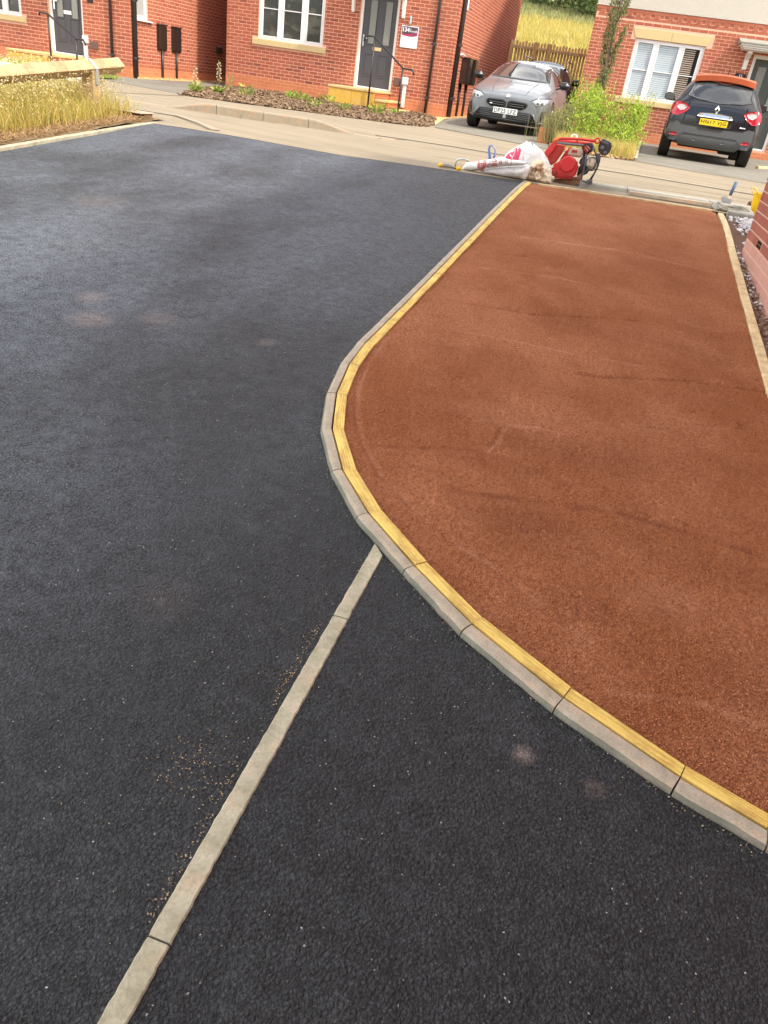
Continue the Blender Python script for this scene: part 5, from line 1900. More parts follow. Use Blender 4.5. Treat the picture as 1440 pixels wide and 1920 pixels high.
MB().box(-4.62, -4.58, 29.2, 29.86, 0.85, 3.08).build('panel', M['timber_fence'], fe, bevel=0.004)

def hill_z(x, y):
    z = 1.0 + max(0, y - 32) * 0.160 - 0.0006 * max(0, y - 70) ** 2
    z += 0.5 * noise.noise(Vector((x * 0.05, y * 0.05, 0))) * sm((y - 34) / 20) + 0.12 * noise.noise(Vector((x * 0.5, y * 0.5, 0)))
    return z - 0.05 * max(0, abs(x) - 80)
n = NT('field', 0.95, 0.1)
sxyz = n.n.new('ShaderNodeSeparateXYZ'); n.link(n.co, sxyz.inputs[0])
yy_ = n.math('ADD', sxyz.outputs['Y'], n.math('MULTIPLY', n.noise(0.25, 5, 0.7), 14.0))
f = n.rng(yy_, 72, 77)
c = n.mix(n.noise(1.4, 6, 0.75), (0.30, 0.29, 0.07), (0.48, 0.43, 0.14))
g = n.mix(n.noise(0.8, 6, 0.7), (0.17, 0.24, 0.07), (0.36, 0.38, 0.14))
c = n.mix(f, c, g)
c = n.mix(n.math('MULTIPLY', n.rng(n.noise(0.16, 5, 0.7), 0.57, 0.64), n.rng(yy_, 62, 72)), c, (0.56, 0.30, 0.16))
n.col(c)
M['field'] = n.m
mb = MB()
xs_ = frange(-160, 160, 130)
ys_ = [32 + 1.2 * i for i in range(60)] + [106, 112, 120, 130, 150, 180]
mb.v = [(x, y, hill_z(x, y)) for y in ys_ for x in xs_]
w_ = len(xs_)
mb.f = [(j * w_ + i, j * w_ + i + 1, (j + 1) * w_ + i + 1, (j + 1) * w_ + i) for j in range(len(ys_) - 1) for i in range(w_ - 1)]
mb.mi = [0] * len(mb.f)
structure(mb.build('hill', M['field'], smooth=True))
mb = MB()
def pl():
    y = 33 + 33 * random.random()
    c = -0.116 * y
    x = c + random.uniform(-0.09, 0.09) * y
    return (x, y, hill_z(x, y) - 0.03)
blades(mb, 30000, pl, (0.25, 0.75), (0.03, 0.07), 0.5)
tag(mb.build('hill_grass', M['straw']), 'tall straw-yellow grass covering the hillside above the fence', 'long grass', kind='stuff')
mb = MB()
def pl():
    y = 65 + 26 * random.random()
    x = -0.116 * y + random.uniform(-0.09, 0.09) * y
    return (x, y, hill_z(x, y) - 0.03)
blades(mb, 11000, pl, (0.15, 0.5), (0.06, 0.14), 0.5)
tag(mb.build('hill_grass', M['bush_dull']), 'shorter green grass near the top of the hillside below the trees', 'grass', kind='stuff')

def far_tree(label, x, y, r, h):
    z0 = hill_z(x, y)
    t = thing('hedge_tree', label, 'tree', (x, y, z0), 'trees along the top of the hill')
    MB().tube([(x, y, z0 - 0.2), (x, y, z0 + h * 0.5)], [0.2, 0.1], 7).build('trunk', M['bark'], t)
    mb = MB()
    lobes = [(random.gauss(0, r * 0.5), random.gauss(0, r * 0.4), h * random.uniform(0.08, 0.75), r * random.uniform(0.4, 0.65)) for _ in range(13)]
    for i in range(3600):
        l = random.choice(lobes)
        v = Vector((random.gauss(0, 1), random.gauss(0, 1), random.gauss(0, 1))).normalized() * random.random() ** 0.35 * l[3]
        c = Vector((x + l[0] + v.x, y + l[1] + v.y, max(z0 + 0.1, z0 + l[2] + v.z)))
        leaf(mb, c, random.uniform(0.18, 0.35), random.uniform(0.12, 0.22))
    mb.build('crown', M['wood_leaf'], t)
for i, (x, y, r, h, lb) in enumerate([(-10.9, 84, 2.6, 5.5, 'leftmost hilltop tree seen between the two houses, cut by the photo top'),
                                       (-8.9, 79, 2.6, 6.0, 'bushy hilltop tree in the middle of the gap between the houses'),
                                       (-6.9, 76, 2.6, 6.0, 'hilltop tree right of the middle of the gap between the houses'),
                                       (-5.0, 73, 2.3, 5.5, 'hilltop tree closest to the cream rendered wall of the right house'),
                                       (-15.6, 97, 3.2, 6, 'hilltop tree hidden mostly behind the middle house'),
                                       (-2.6, 86, 3.0, 6, 'hilltop tree hidden behind the right house')]):
    far_tree(lb, x, y, r, h)
# ------------------------------------------------------------------ cars
def paint(name, col, rough=0.25, metal=0.4, coat=0.45):
    n = NT(name, rough, 0.5, metal, col, coat)
    n.col(n.mix(n.rng(n.noise(6, 4), 0.3, 0.7), col, tuple(c * 0.88 for c in col)))
    return n.m
M['p_grey'] = paint('car_paint_grey', (0.20, 0.215, 0.23), 0.33, 0.25)
M['p_blue'] = paint('car_paint_blue', (0.02, 0.05, 0.16), 0.45, 0.0, 0.1)
M['p_black'] = paint('car_paint_black', (0.016, 0.017, 0.021), 0.2, 0.2)
M['p_orange'] = paint('car_paint_orange', (0.56, 0.12, 0.045), 0.38, 0.1, 0.2)
M['plastic'] = plain('bumper_plastic', (0.095, 0.098, 0.10), 0.55, 0.4, var=0.1)
M['plastic_dk'] = plain('black_trim', (0.014, 0.014, 0.015), 0.35, 0.5, var=0.1)
M['tyre'] = plain('tyre', (0.045, 0.040, 0.036), 0.85, 0.2, var=0.2, scale=60, bump=0.2)
M['rim'] = plain('rim', (0.20, 0.20, 0.21), 0.3, 0.5, 0.8)
M['carglass'] = NT('car_glass', 0.02, 1.0, 0.0, (0.035, 0.037, 0.038)).m
M['lampglass'] = NT('headlamp_glass', 0.06, 0.9, 0.0, (0.42, 0.44, 0.46)).m
M['lampdark'] = NT('headlamp_inner', 0.15, 0.9, 0.0, (0.05, 0.055, 0.06)).m
M['red_lamp'] = NT('tail_lamp_red', 0.10, 0.8, 0.0, (0.40, 0.008, 0.016)).m
M['lamp_white'] = NT('tail_lamp_clear', 0.12, 0.8, 0.0, (0.55, 0.42, 0.40)).m
M['plate_white'] = NT('plate_white', 0.4, 0.4, 0.0, (0.74, 0.75, 0.73)).m
M['plate_yellow'] = NT('plate_yellow', 0.4, 0.4, 0.0, (0.80, 0.56, 0.02)).m
M['under'] = plain('underbody', (0.012, 0.011, 0.010), 0.9, 0.1)
M['silver_trim'] = plain('silver_trim', (0.50, 0.50, 0.50), 0.35, 0.5, 0.6, var=0.05)

def loft_body(stations, arches, L):
    """stations: (y, [half section of 8 (x,z)]), front to rear; returns evaluated, arch-cut mesh"""
    bm = bmesh.new()
    rings = []
    for y, sec in stations:
        ring = [bm.verts.new((x, y, z)) for x, z in sec]
        ring += [bm.verts.new((-x, y, z)) for x, z in reversed(sec[1:-1])]
        rings.append(ring)
    m = len(rings[0])
    for a, b in zip(rings, rings[1:]):
        for k in range(m):
            bm.faces.new((a[k], a[(k + 1) % m], b[(k + 1) % m], b[k]))
    for ring, rev in ((rings[0], True), (rings[-1], False)):
        # close the ends with a ladder of quads
        h = len(stations[0][1])
        left = ring[:h]
        right = [ring[0]] + list(reversed(ring[h:])) + [ring[h - 1]]
        for i in range(h - 1):
            vs = [left[i], left[i + 1], right[i + 1], right[i]]
            vs = [v for j, v in enumerate(vs) if v not in vs[:j]]
            if len(vs) > 2:
                bm.faces.new(vs if rev else list(reversed(vs)))
    bmesh.ops.recalc_face_normals(bm, faces=bm.faces)
    me = bpy.data.meshes.new('body')
    bm.to_mesh(me); bm.free()
    o = bpy.data.objects.new('tmp_body', me)
    C.objects.link(o)
    s = o.modifiers.new('s', 'SUBSURF'); s.levels = 3; s.render_levels = 3
    cut = []
    for (y, z, r) in arches:
        mb = MB().lathe([(0.0, -1.2), (r, -1.2), (r, 1.2), (0.0, 1.2)], 28, Matrix.Translation((0, y, z)) @ Matrix.Rotation(math.pi / 2, 4, 'Y'))
        for sgn in (-1, 1):
            pass
        for sgn in (-1, 1):
            mb = MB()
            n_ = 26
            vs = []
            for xx in (sgn * 0.56, sgn * 1.3):
                vs += [(xx, y + r * math.cos(2 * math.pi * k / n_), z + r * math.sin(2 * math.pi * k / n_)) for k in range(n_)]
            fs = [(k, (k + 1) % n_, (k + 1) % n_ + n_, k + n_) for k in range(n_)] + [tuple(range(n_ - 1, -1, -1)), tuple(range(n_, 2 * n_))]
            mb.add(vs, fs)
            c = mb.build('tmp_cut', M['under'], fix=True)
            cut.append(c)
            b = o.modifiers.new('b', 'BOOLEAN')
            b.operation = 'DIFFERENCE'
            b.object = c
            b.solver = 'EXACT'
    bpy.context.view_layer.update()
    dg = bpy.context.evaluated_depsgraph_get()
    out = bpy.data.meshes.new_from_object(o.evaluated_get(dg))
    for x in [o] + cut:
        bpy.data.objects.remove(x)
    return out

class Car:
    def __init__(self, name, label, loc, rot, mesh, paint_mat, roof_z=None, roof_mat=None, roof_y=None):
        self.t = thing(name, label, 'car', loc, None, rot)
        ORG[self.t.name] = Vector((0, 0, 0))
        self.bvh = BVHTree.FromPolygons([v.co.copy() for v in mesh.vertices], [tuple(p.vertices) for p in mesh.polygons])
        mesh.materials.clear()
        mesh.materials.append(paint_mat)
        mesh.polygons.foreach_set('material_index', [0] * len(mesh.polygons))
        mesh.polygons.foreach_set('use_smooth', [True] * len(mesh.polygons))
        mesh.name = 'body'
        try:
            mesh.set_sharp_from_angle(angle=math.radians(35))
        except Exception:
            pass
        self.body = link('body', mesh, self.t)
    def hit(self, p, d):
        h = self.bvh.ray_cast(Vector(p), Vector(d))
        return h[0], h[1]
    def patch(self, name, poly, ax, mat, off=0.006, step=0.06, parent=None, thick=0.02, smooth=True):
        """poly in (x,z) for ax +y/-y, (y,z) for ax +x/-x: projected on the body and raised a little"""
        D = {'+y': Vector((0, -1, 0)), '-y': Vector((0, 1, 0)), '+x': Vector((-1, 0, 0)), '-x': Vector((1, 0, 0)), '+z': Vector((0, 0, -1))}[ax]
        bnd = []
        P = [Vector(p) for p in poly]
        for i in range(len(P)):
            a, b = P[i], P[(i + 1) % len(P)]
            m = max(1, int((b - a).length / step))
            bnd += [a + (b - a) * k / m for k in range(m)]
        pts = list(bnd)
        x0, x1 = min(p.x for p in P), max(p.x for p in P)
        y0, y1 = min(p.y for p in P), max(p.y for p in P)
        y = y0 + step / 2
        while y < y1:
            x = x0 + step / 2
            while x < x1:
                if inside((x, y), P) and min((q.x - x) ** 2 + (q.y - y) ** 2 for q in bnd) > (step * 0.4) ** 2:
                    pts.append(Vector((x, y)))
                x += step
            y += step
        nb = len(bnd)
        out = delaunay_2d_cdt(pts, [], [list(range(nb))], 1, 1e-6)
        vs = []
        for q in out[0]:
            if ax[1] == 'y':
                o = Vector((q[0], 0, q[1])) - D * 5
            elif ax[1] == 'x':
                o = Vector((0, q[0], q[1])) - D * 5
            else:
                o = Vector((q[0], q[1], 0)) - D * 5
            h, nn = self.hit(o, D)
            vs.append((h, nn))
        good = [v[0] for v in vs if v[0] is not None]
        if not good:
            return None
        res = []
        for q, (h, nn) in zip(out[0], vs):
            if h is None:
                g = min(good, key=lambda w: (w - Vector((q[0], w.y, q[1]) if ax[1] == 'y' else (w.x, q[0], q[1]))).length)
                h = Vector(g)
                if ax[1] == 'y':
                    h.x, h.z = q[0], q[1]
                else:
                    h.y, h.z = q[0], q[1]
                nn = -D
            if nn.dot(D) > 0:
                nn = -nn
            res.append(h + nn * off)
        mb = MB()
        mb.add(res, [tuple(f) for f in out[2]])
        n0 = len(res)
        # skirt back into the body
        emap = {}
        for f in out[2]:
            for i in range(len(f)):
                e = (f[i], f[(i + 1) % len(f)])
                k = tuple(sorted(e))
                emap.setdefault(k, []).append(e)
        for k, es_ in emap.items():
            if len(es_) == 1:
                a, b = es_[0]
                mb.add([res[a], res[b], res[b] + D * thick, res[a] + D * thick], [(0, 1, 2, 3)])
        o = mb.build(name, mat, parent or self.t, fix=False)
        bm = bmesh.new(); bm.from_mesh(o.data)
        bmesh.ops.remove_doubles(bm, verts=bm.verts, dist=1e-5)
        for f in bm.faces:
            if len(f.verts) == 3 and f.normal.dot(D) > 0:
                f.normal_flip()
        for f in bm.faces:
            f.smooth = smooth and len(f.verts) == 3
        bm.to_mesh(o.data); bm.free()
        return o
    def wheel(self, x, y, r, w, outside):
        M_ = Matrix.Translation((x, y, r)) @ Matrix.Rotation(math.pi / 2, 4, 'Y')
        mb = MB()
        pr = [(r * 0.68, -w / 2 + 0.01), (r * 0.92, -w / 2), (r * 0.985, -w / 2 + 0.02)]
        for i in range(5):
            a = -w / 2 + 0.02 + (w - 0.04) * i / 5
            b = -w / 2 + 0.02 + (w - 0.04) * (i + 1) / 5
            pr += [(r, a + 0.004), (r, b - 0.008), (r - 0.012, b - 0.006), (r - 0.012, b + 0.001)]
        pr += [(r * 0.985, w / 2 - 0.02), (r * 0.92, w / 2), (r * 0.68, w / 2 - 0.01)]
        mb.lathe(pr, 32, M_)
        wh = mb.build('wheel', M['tyre'], self.t, smooth=False)
        mb = MB()
        s = 1 if outside else -1
        mb.lathe([(0.0, s * (w / 2 - 0.05)), (r * 0.12, s * (w / 2 - 0.03)), (r * 0.14, s * (w / 2 - 0.06)), (r * 0.62, s * (w / 2 - 0.07)), (r * 0.69, s * (w / 2 - 0.012)), (r * 0.69, -s * w / 2 * 0.9)], 28, M_)
        for k in range(10):
            a = 2 * math.pi * k / 10 + (0.12 if k % 2 else -0.12)
            c0 = M_ @ Vector((r * 0.12 * math.cos(a), r * 0.12 * math.sin(a), s * (w / 2 - 0.035)))
            c1 = M_ @ Vector((r * 0.66 * math.cos(a), r * 0.66 * math.sin(a), s * (w / 2 - 0.022)))
            mb.tube([c0, c1], [0.022, 0.014], 5)
        mb.build('rim', M['rim'], wh, smooth=True)
    def mirror(self, x, y, z, col, glass=True, sx=1, fwd=1):
        bm = bmesh.new()
        bmesh.ops.create_cube(bm, size=1)
        for v in bm.verts:
            k = 0.72 if v.co.y * fwd > 0 else 1.0
            v.co = Vector((v.co.x * 0.24 * k, v.co.y * 0.13, v.co.z * 0.17 * k))
        bmesh.ops.bevel(bm, geom=list(bm.edges), offset=0.035, segments=3, affect='EDGES')
        for v in bm.verts:
            v.co += Vector((x, y, z))
        me = bpy.data.meshes.new('mirror')
        bm.to_mesh(me); bm.free()
        me.polygons.foreach_set('use_smooth', [True] * len(me.polygons))
        me.materials.append(col)
        o = link('mirror', me, self.t)
        MB().beam((x - sx * 0.08, y, z - 0.05), (x - sx * 0.24, y + 0.02, z - 0.10), 0.05, 0.035).build('mirror_arm', M['plastic_dk'], o)
        if glass:
            yy = y - fwd * 0.0665
            MB().box(x - 0.095, x + 0.095, min(yy, yy - fwd * 0.003), max(yy, yy - fwd * 0.003), z - 0.062, z + 0.062).build('mirror_glass', M['carglass'], o)

def sec(w, zb, zs, zm, zbelt, xg, zg, xr, zr, zc):
    """half section bottom centre -> top centre"""
    return [(0, zb), (w * 0.84, zb), (w * 0.985, zs), (w, zm), (w * 0.955, zbelt), (xg, zg), (xr, zr), (0, zc)]

# --- grey hatchback, nose towards the street. local +y = nose
def hatch_sections():
    s = []
    def add(y, *a):
        s.append((y, sec(*a)))
    add(2.18, 0.60, 0.26, 0.34, 0.50, 0.60, 0.50, 0.645, 0.34, 0.665, 0.68)
    add(2.14, 0.74, 0.24, 0.32, 0.50, 0.66, 0.60, 0.705, 0.40, 0.73, 0.745)
    add(2.00, 0.835, 0.22, 0.32, 0.52, 0.70, 0.70, 0.765, 0.46, 0.80, 0.82)
    add(1.75, 0.885, 0.20, 0.32, 0.54, 0.76, 0.76, 0.83, 0.52, 0.875, 0.90)
    add(1.35, 0.905, 0.19, 0.32, 0.56, 0.82, 0.79, 0.885, 0.56, 0.935, 0.96)
    add(0.98, 0.905, 0.19, 0.32, 0.57, 0.86, 0.80, 0.93, 0.60, 0.985, 1.01)
    add(0.86, 0.905, 0.19, 0.32, 0.57, 0.87, 0.79, 0.95, 0.66, 1.025, 1.05)
    add(0.50, 0.905, 0.19, 0.32, 0.57, 0.88, 0.79, 0.965, 0.645, 1.20, 1.23)
    add(0.10, 0.905, 0.19, 0.32, 0.57, 0.89, 0.79, 0.975, 0.625, 1.365, 1.40)
    add(-0.35, 0.905, 0.19, 0.32, 0.57, 0.90, 0.79, 0.98, 0.62, 1.415, 1.445)
    add(-1.10, 0.905, 0.19, 0.32, 0.57, 0.92, 0.79, 1.00, 0.60, 1.40, 1.435)
    add(-1.65, 0.905, 0.20, 0.32, 0.57, 0.94, 0.77, 1.02, 0.57, 1.34, 1.375)
    add(-1.95, 0.89, 0.22, 0.32, 0.57, 0.94, 0.73, 1.02, 0.55, 1.15, 1.18)
    add(-2.10, 0.85, 0.25, 0.34, 0.57, 0.90, 0.68, 0.96, 0.50, 1.0, 1.02)
    add(-2.18, 0.74, 0.30, 0.38, 0.55, 0.80, 0.58, 0.86, 0.42, 0.88, 0.89)
    return s
GX, GY = -2.69, 17.98 + 2.18
gz = zf(-2.69, 18.8)
bmesh_grey = loft_body(hatch_sections(), [(1.33, 0.33, 0.365), (-1.34, 0.33, 0.365)], 4.36)
slope = math.atan2(zf(-2.7, 21.5) - zf(-2.7, 18.8), 2.7)
car = Car('parked_car', 'grey hatchback facing the street with white number plate DP25 LFZ', (GX, GY, gz + 0.0), math.pi, bmesh_grey, M['p_grey'])
car.t.rotation_euler = (-slope, 0, math.pi)
car.t.location.z = (zf(-2.7, 18.8) + zf(-2.7, 21.5)) / 2
P = car.patch
for sx in (-1, 1):
    car.wheel(sx * 0.80, 1.33, 0.33, 0.225, sx > 0)
    car.wheel(sx * 0.80, -1.34, 0.33, 0.225, sx > 0)
    car.mirror(sx * 0.985, 0.62, 1.02, M['plastic_dk'], sx=sx, fwd=1)
    P('side_window', [(0.62, 0.975), (0.10, 1.30), (-0.35, 1.355), (-0.62, 1.36), (-0.66, 1.02)], '+x' if sx > 0 else '-x', M['carglass'], 0.004)
    P('side_window', [(-0.72, 1.02), (-0.69, 1.36), (-1.10, 1.345), (-1.52, 1.27), (-1.72, 1.07)], '+x' if sx > 0 else '-x', M['carglass'], 0.004)
    hl = [(sx * 0.50, 0.655), (sx * 0.62, 0.585), (sx * 0.76, 0.60), (sx * 0.845, 0.68), (sx * 0.84, 0.735), (sx * 0.70, 0.72), (sx * 0.58, 0.70)]
    h_ = P('headlight', hl, '+y', M['lampglass'], 0.008, 0.04)
    P('headlight_eyebrow', [(sx * 0.50, 0.672), (sx * 0.60, 0.718), (sx * 0.70, 0.735), (sx * 0.845, 0.755), (sx * 0.848, 0.735), (sx * 0.70, 0.716), (sx * 0.60, 0.70), (sx * 0.51, 0.655)], '+y', M['lampdark'], 0.010, 0.04, parent=h_)
    for q in (0.64, 0.72):
        P('lamp_element', [(sx * (q - 0.025), 0.61), (sx * (q + 0.025), 0.615), (sx * (q + 0.03), 0.655), (sx * (q - 0.02), 0.65)], '+y', M['lampdark'], 0.011, 0.04, parent=h_)
    P('side_intake', [(sx * 0.73, 0.32), (sx * 0.80, 0.34), (sx * 0.83, 0.50), (sx * 0.76, 0.53), (sx * 0.74, 0.45)], '+y', M['plastic_dk'], 0.006, 0.04)
    # splitter blade ends
    P('splitter_end', [(sx * 0.60, 0.24), (sx * 0.86, 0.27), (sx * 0.84, 0.315), (sx * 0.72, 0.30)], '+y', M['silver_trim'], 0.02, 0.04)
P('windscreen', [(-0.66, 1.035), (-0.60, 1.20), (-0.545, 1.345), (0, 1.375), (0.545, 1.345), (0.60, 1.20), (0.66, 1.035), (0.35, 1.025), (0, 1.022), (-0.35, 1.025)], '+y', M['carglass'], 0.004)
for sx in (-1, 1):
    g_ = P('grille', [(sx * 0.015, 0.60), (sx * 0.09, 0.625), (sx * 0.40, 0.615), (sx * 0.445, 0.585), (sx * 0.43, 0.53), (sx * 0.34, 0.475), (sx * 0.12, 0.455), (sx * 0.015, 0.475)], '+y', M['plastic_dk'], 0.014, 0.04)
    P('grille_inner', [(sx * 0.05, 0.585), (sx * 0.10, 0.605), (sx * 0.385, 0.595), (sx * 0.415, 0.575), (sx * 0.40, 0.54), (sx * 0.33, 0.495), (sx * 0.13, 0.475), (sx * 0.05, 0.495)], '+y', M['under'], 0.018, 0.04, parent=g_)
    for k in range(2):
        z = 0.515 + 0.04 * k
        P('grille_slat', [(sx * 0.06, z), (sx * 0.37, z), (sx * 0.385, z + 0.012), (sx * 0.06, z + 0.012)], '+y', M['plastic'], 0.024, 0.05, parent=g_)
P('model_badge', [(0.30, 0.515), (0.36, 0.52), (0.352, 0.54), (0.305, 0.535)], '+y', M['chrome'], 0.03, 0.05)
it = P('lower_intake', [(-0.60, 0.415), (-0.52, 0.435), (0.52, 0.435), (0.60, 0.415), (0.66, 0.30), (0.52, 0.275), (-0.52, 0.275), (-0.66, 0.30)], '+y', M['plastic_dk'], 0.008, 0.05)
for k in range(4):
    z = 0.295 + 0.033 * k
    P('intake_slat', [(-0.54, z), (0.54, z), (0.54, z + 0.010), (-0.54, z + 0.010)], '+y', M['plastic'], 0.014, 0.06, parent=it)
P('splitter', [(-0.80, 0.265), (-0.50, 0.235), (0.50, 0.235), (0.80, 0.265), (0.78, 0.285), (0.50, 0.262), (-0.50, 0.262), (-0.78, 0.285)], '+y', M['plastic_dk'], 0.03, 0.05)
P('intake_trim', [(-0.035, 0.28), (0.035, 0.28), (0.03, 0.37), (-0.03, 0.37)], '+y', M['silver_trim'], 0.016, 0.04)
for sx in (-1, 1):
    P('intake_trim', [(sx * 0.56, 0.43), (sx * 0.60, 0.43), (sx * 0.70, 0.29), (sx * 0.66, 0.29)], '+y', M['p_grey'], 0.02, 0.04)
    P('bonnet_crease', [(sx * 0.44, 1.00), (sx * 0.452, 1.00), (sx * 0.36, 0.75), (sx * 0.348, 0.75)], '+y', M['plastic_dk'], 0.0015, 0.04)
def plate(car, txt, mat, z, yface, fwd, x=0.0, w=0.52, tilt=0.0, h=0.111):
    y0, y1 = (yface, yface + 0.012) if fwd > 0 else (yface - 0.012, yface)
    pl_ = MB().box(x - w / 2, x + w / 2, y0, y1, z - h / 2, z + h / 2).build('number_plate', mat, car.t, bevel=0.003)
    me = text_mesh(txt, 0.098, 0.0008, 0.0005, 0.0, 1.10)
    me.materials.clear(); me.materials.append(M['ink_black'])
    xs = [v.co.x for v in me.vertices]
    k = (w * 0.90) / (max(xs) - min(xs))
    xm = (max(xs) + min(xs)) / 2
    ys = [v.co.y for v in me.vertices]
    ym = (max(ys) + min(ys)) / 2
    ky = 0.079 / (max(ys) - min(ys))
    for v in me.vertices:
        v.co.x = (v.co.x - xm) * k
        v.co.y = (v.co.y - ym) * ky
    o = link('lettering', me, pl_)
    yf = y1 + 0.0014 if fwd > 0 else y0 - 0.0014
    o.location = (x, yf, z)
    o.rotation_euler = (math.pi / 2, 0, math.pi if fwd > 0 else 0)
    return pl_
plate(car, 'DP25 LFZ', M['plate_white'], 0.415, 2.20, 1, x=0.0)
# round bonnet badge
q, nn = car.hit((0, 5, 0.70), (0, -1, 0))
rot = nn.to_track_quat('Z', 'Y').to_matrix().to_4x4()
MB().lathe([(0.0, 0.010), (0.036, 0.008), (0.042, 0.0), (0.042, -0.01)], 20, Matrix.Translation(q + nn * 0.004) @ rot).build('bonnet_badge', M['chrome'], car.t, smooth=True)
P('bonnet_emblem', [(-0.02, 0.685), (0.02, 0.685), (0.02, 0.715), (-0.02, 0.715)], '+y', M['ink_white'], 0.017, 0.03)

# --- dark blue estate behind it
def suv_sections(dz=0.0):
    s = []
    def add(y, *a):
        s.append((y, sec(*a)))
    add(2.25, 0.62, 0.34, 0.42, 0.60, 0.75, 0.54, 0.80, 0.36, 0.82, 0.84)
    add(2.18, 0.80, 0.30, 0.40, 0.62, 0.80, 0.66, 0.87, 0.44, 0.90, 0.92)
    add(1.80, 0.90, 0.26, 0.38, 0.64, 0.88, 0.76, 0.96, 0.52, 1.00, 1.03)
    add(1.20, 0.92, 0.24, 0.38, 0.66, 0.95, 0.80, 1.04, 0.60, 1.09, 1.12)
    add(1.00, 0.92, 0.24, 0.38, 0.66, 0.97, 0.80, 1.07, 0.68, 1.14, 1.17)
    add(0.25, 0.92, 0.24, 0.38, 0.66, 0.99, 0.81, 1.09, 0.64, 1.54, 1.59)
    add(-0.3, 0.92, 0.24, 0.38, 0.66, 1.00, 0.81, 1.10, 0.64, 1.60, 1.65)
    add(-1.4, 0.92, 0.24, 0.38, 0.66, 1.02, 0.80, 1.12, 0.62, 1.58, 1.64)
    add(-1.95, 0.91, 0.26, 0.38, 0.66, 1.02, 0.78, 1.12, 0.60, 1.50, 1.56)
    add(-2.20, 0.86, 0.32, 0.40, 0.66, 0.98, 0.72, 1.08, 0.56, 1.15, 1.18)
    add(-2.28, 0.76, 0.40, 0.46, 0.64, 0.88, 0.62, 0.95, 0.48, 0.98, 1.0)
    return s
ms = loft_body(suv_sections(), [(1.40, 0.36, 0.40), (-1.38, 0.36, 0.40)], 4.5)
c2 = Car('parked_car', 'dark blue estate car with roof rails parked behind the grey hatchback', (-2.86, 25.15, zf(-2.86, 25.1)), math.pi, ms, M['p_blue'])
P = c2.patch
for sx in (-1, 1):
    c2.wheel(sx * 0.81, 1.40, 0.36, 0.23, sx > 0)
    c2.wheel(sx * 0.81, -1.38, 0.36, 0.23, sx > 0)
    c2.mirror(sx * 1.00, 0.78, 1.16, M['plastic_dk'], sx=sx, fwd=1)
    P('side_window', [(0.72, 1.12), (0.25, 1.47), (-0.45, 1.54), (-0.48, 1.14)], '+x' if sx > 0 else '-x', M['carglass'], 0.004)
    P('side_window', [(-0.55, 1.14), (-0.52, 1.54), (-1.4, 1.52), (-1.85, 1.44), (-1.95, 1.18)], '+x' if sx > 0 else '-x', M['carglass'], 0.004)
    MB().tube([(sx * 0.60, 0.10, 1.60), (sx * 0.61, 0.0, 1.67), (sx * 0.61, -1.6, 1.68), (sx * 0.59, -1.75, 1.60)], 0.018, 8).build('roof_rail', M['silver_trim'], c2.t, smooth=True)
    P('headlight', [(sx * 0.42, 0.80), (sx * 0.80, 0.84), (sx * 0.80, 0.74), (sx * 0.48, 0.72)], '+y', M['lampglass'], 0.008)
P('windscreen', [(-0.70, 1.15), (-0.60, 1.50), (0, 1.54), (0.60, 1.50), (0.70, 1.15), (0, 1.14)], '+y', M['carglass'], 0.004)
P('grille', [(-0.35, 0.82), (0.35, 0.82), (0.30, 0.60), (-0.30, 0.60)], '+y', M['plastic_dk'], 0.01)

# --- small crossover seen from behind: black body, orange roof. local +y = nose
def cross_sections():
    s = []
    def add(y, *a):
        s.append((y, sec(*a)))
    add(2.06, 0.58, 0.32, 0.40, 0.56, 0.72, 0.50, 0.78, 0.34, 0.80, 0.82)
    add(1.98, 0.76, 0.29, 0.38, 0.58, 0.80, 0.64, 0.86, 0.42, 0.88, 0.90)
    add(1.60, 0.86, 0.26, 0.36, 0.62, 0.90, 0.74, 0.97, 0.52, 1.00, 1.02)
    add(1.05, 0.885, 0.25, 0.36, 0.64, 0.96, 0.78, 1.04, 0.62, 1.09, 1.11)
    add(0.90, 0.885, 0.25, 0.36, 0.64, 0.97, 0.78, 1.07, 0.66, 1.16, 1.18)
    add(0.20, 0.885, 0.25, 0.36, 0.64, 0.99, 0.78, 1.08, 0.61, 1.50, 1.535)
    add(-0.4, 0.885, 0.25, 0.36, 0.64, 1.00, 0.78, 1.09, 0.60, 1.545, 1.58)
    add(-1.2, 0.885, 0.25, 0.36, 0.64, 1.02, 0.775, 1.10, 0.585, 1.535, 1.575)
    add(-1.60, 0.885, 0.27, 0.36, 0.64, 1.03, 0.77, 1.10, 0.57, 1.505, 1.545)
    add(-1.74, 0.88, 0.28, 0.37, 0.64, 1.03, 0.76, 1.10, 0.56, 1.47, 1.505)
    add(-1.84, 0.875, 0.29, 0.38, 0.64, 1.02, 0.75, 1.09, 0.58, 1.32, 1.345)
    add(-1.94, 0.87, 0.31, 0.40, 0.64, 1.00, 0.73, 1.06, 0.60, 1.10, 1.12)
    add(-2.00, 0.85, 0.32, 0.41, 0.62, 0.93, 0.69, 0.97, 0.50, 1.00, 1.01)
    add(-2.02, 0.83, 0.33, 0.42, 0.60, 0.84, 0.66, 0.87, 0.44, 0.885, 0.89)
    add(-2.05, 0.80, 0.35, 0.43, 0.58, 0.70, 0.62, 0.74, 0.40, 0.76, 0.765)
    return s
mc = loft_body(cross_sections(), [(1.28, 0.34, 0.385), (-1.31, 0.34, 0.385)], 4.12)
CY = 17.62 + 2.08
c3 = Car('parked_car', 'black crossover with orange roof seen from behind with yellow number plate HN17 VJG', (1.535, CY, zf(1.4, 18.3) - 0.005), -0.046, mc, M['p_black'])
P = c3.patch
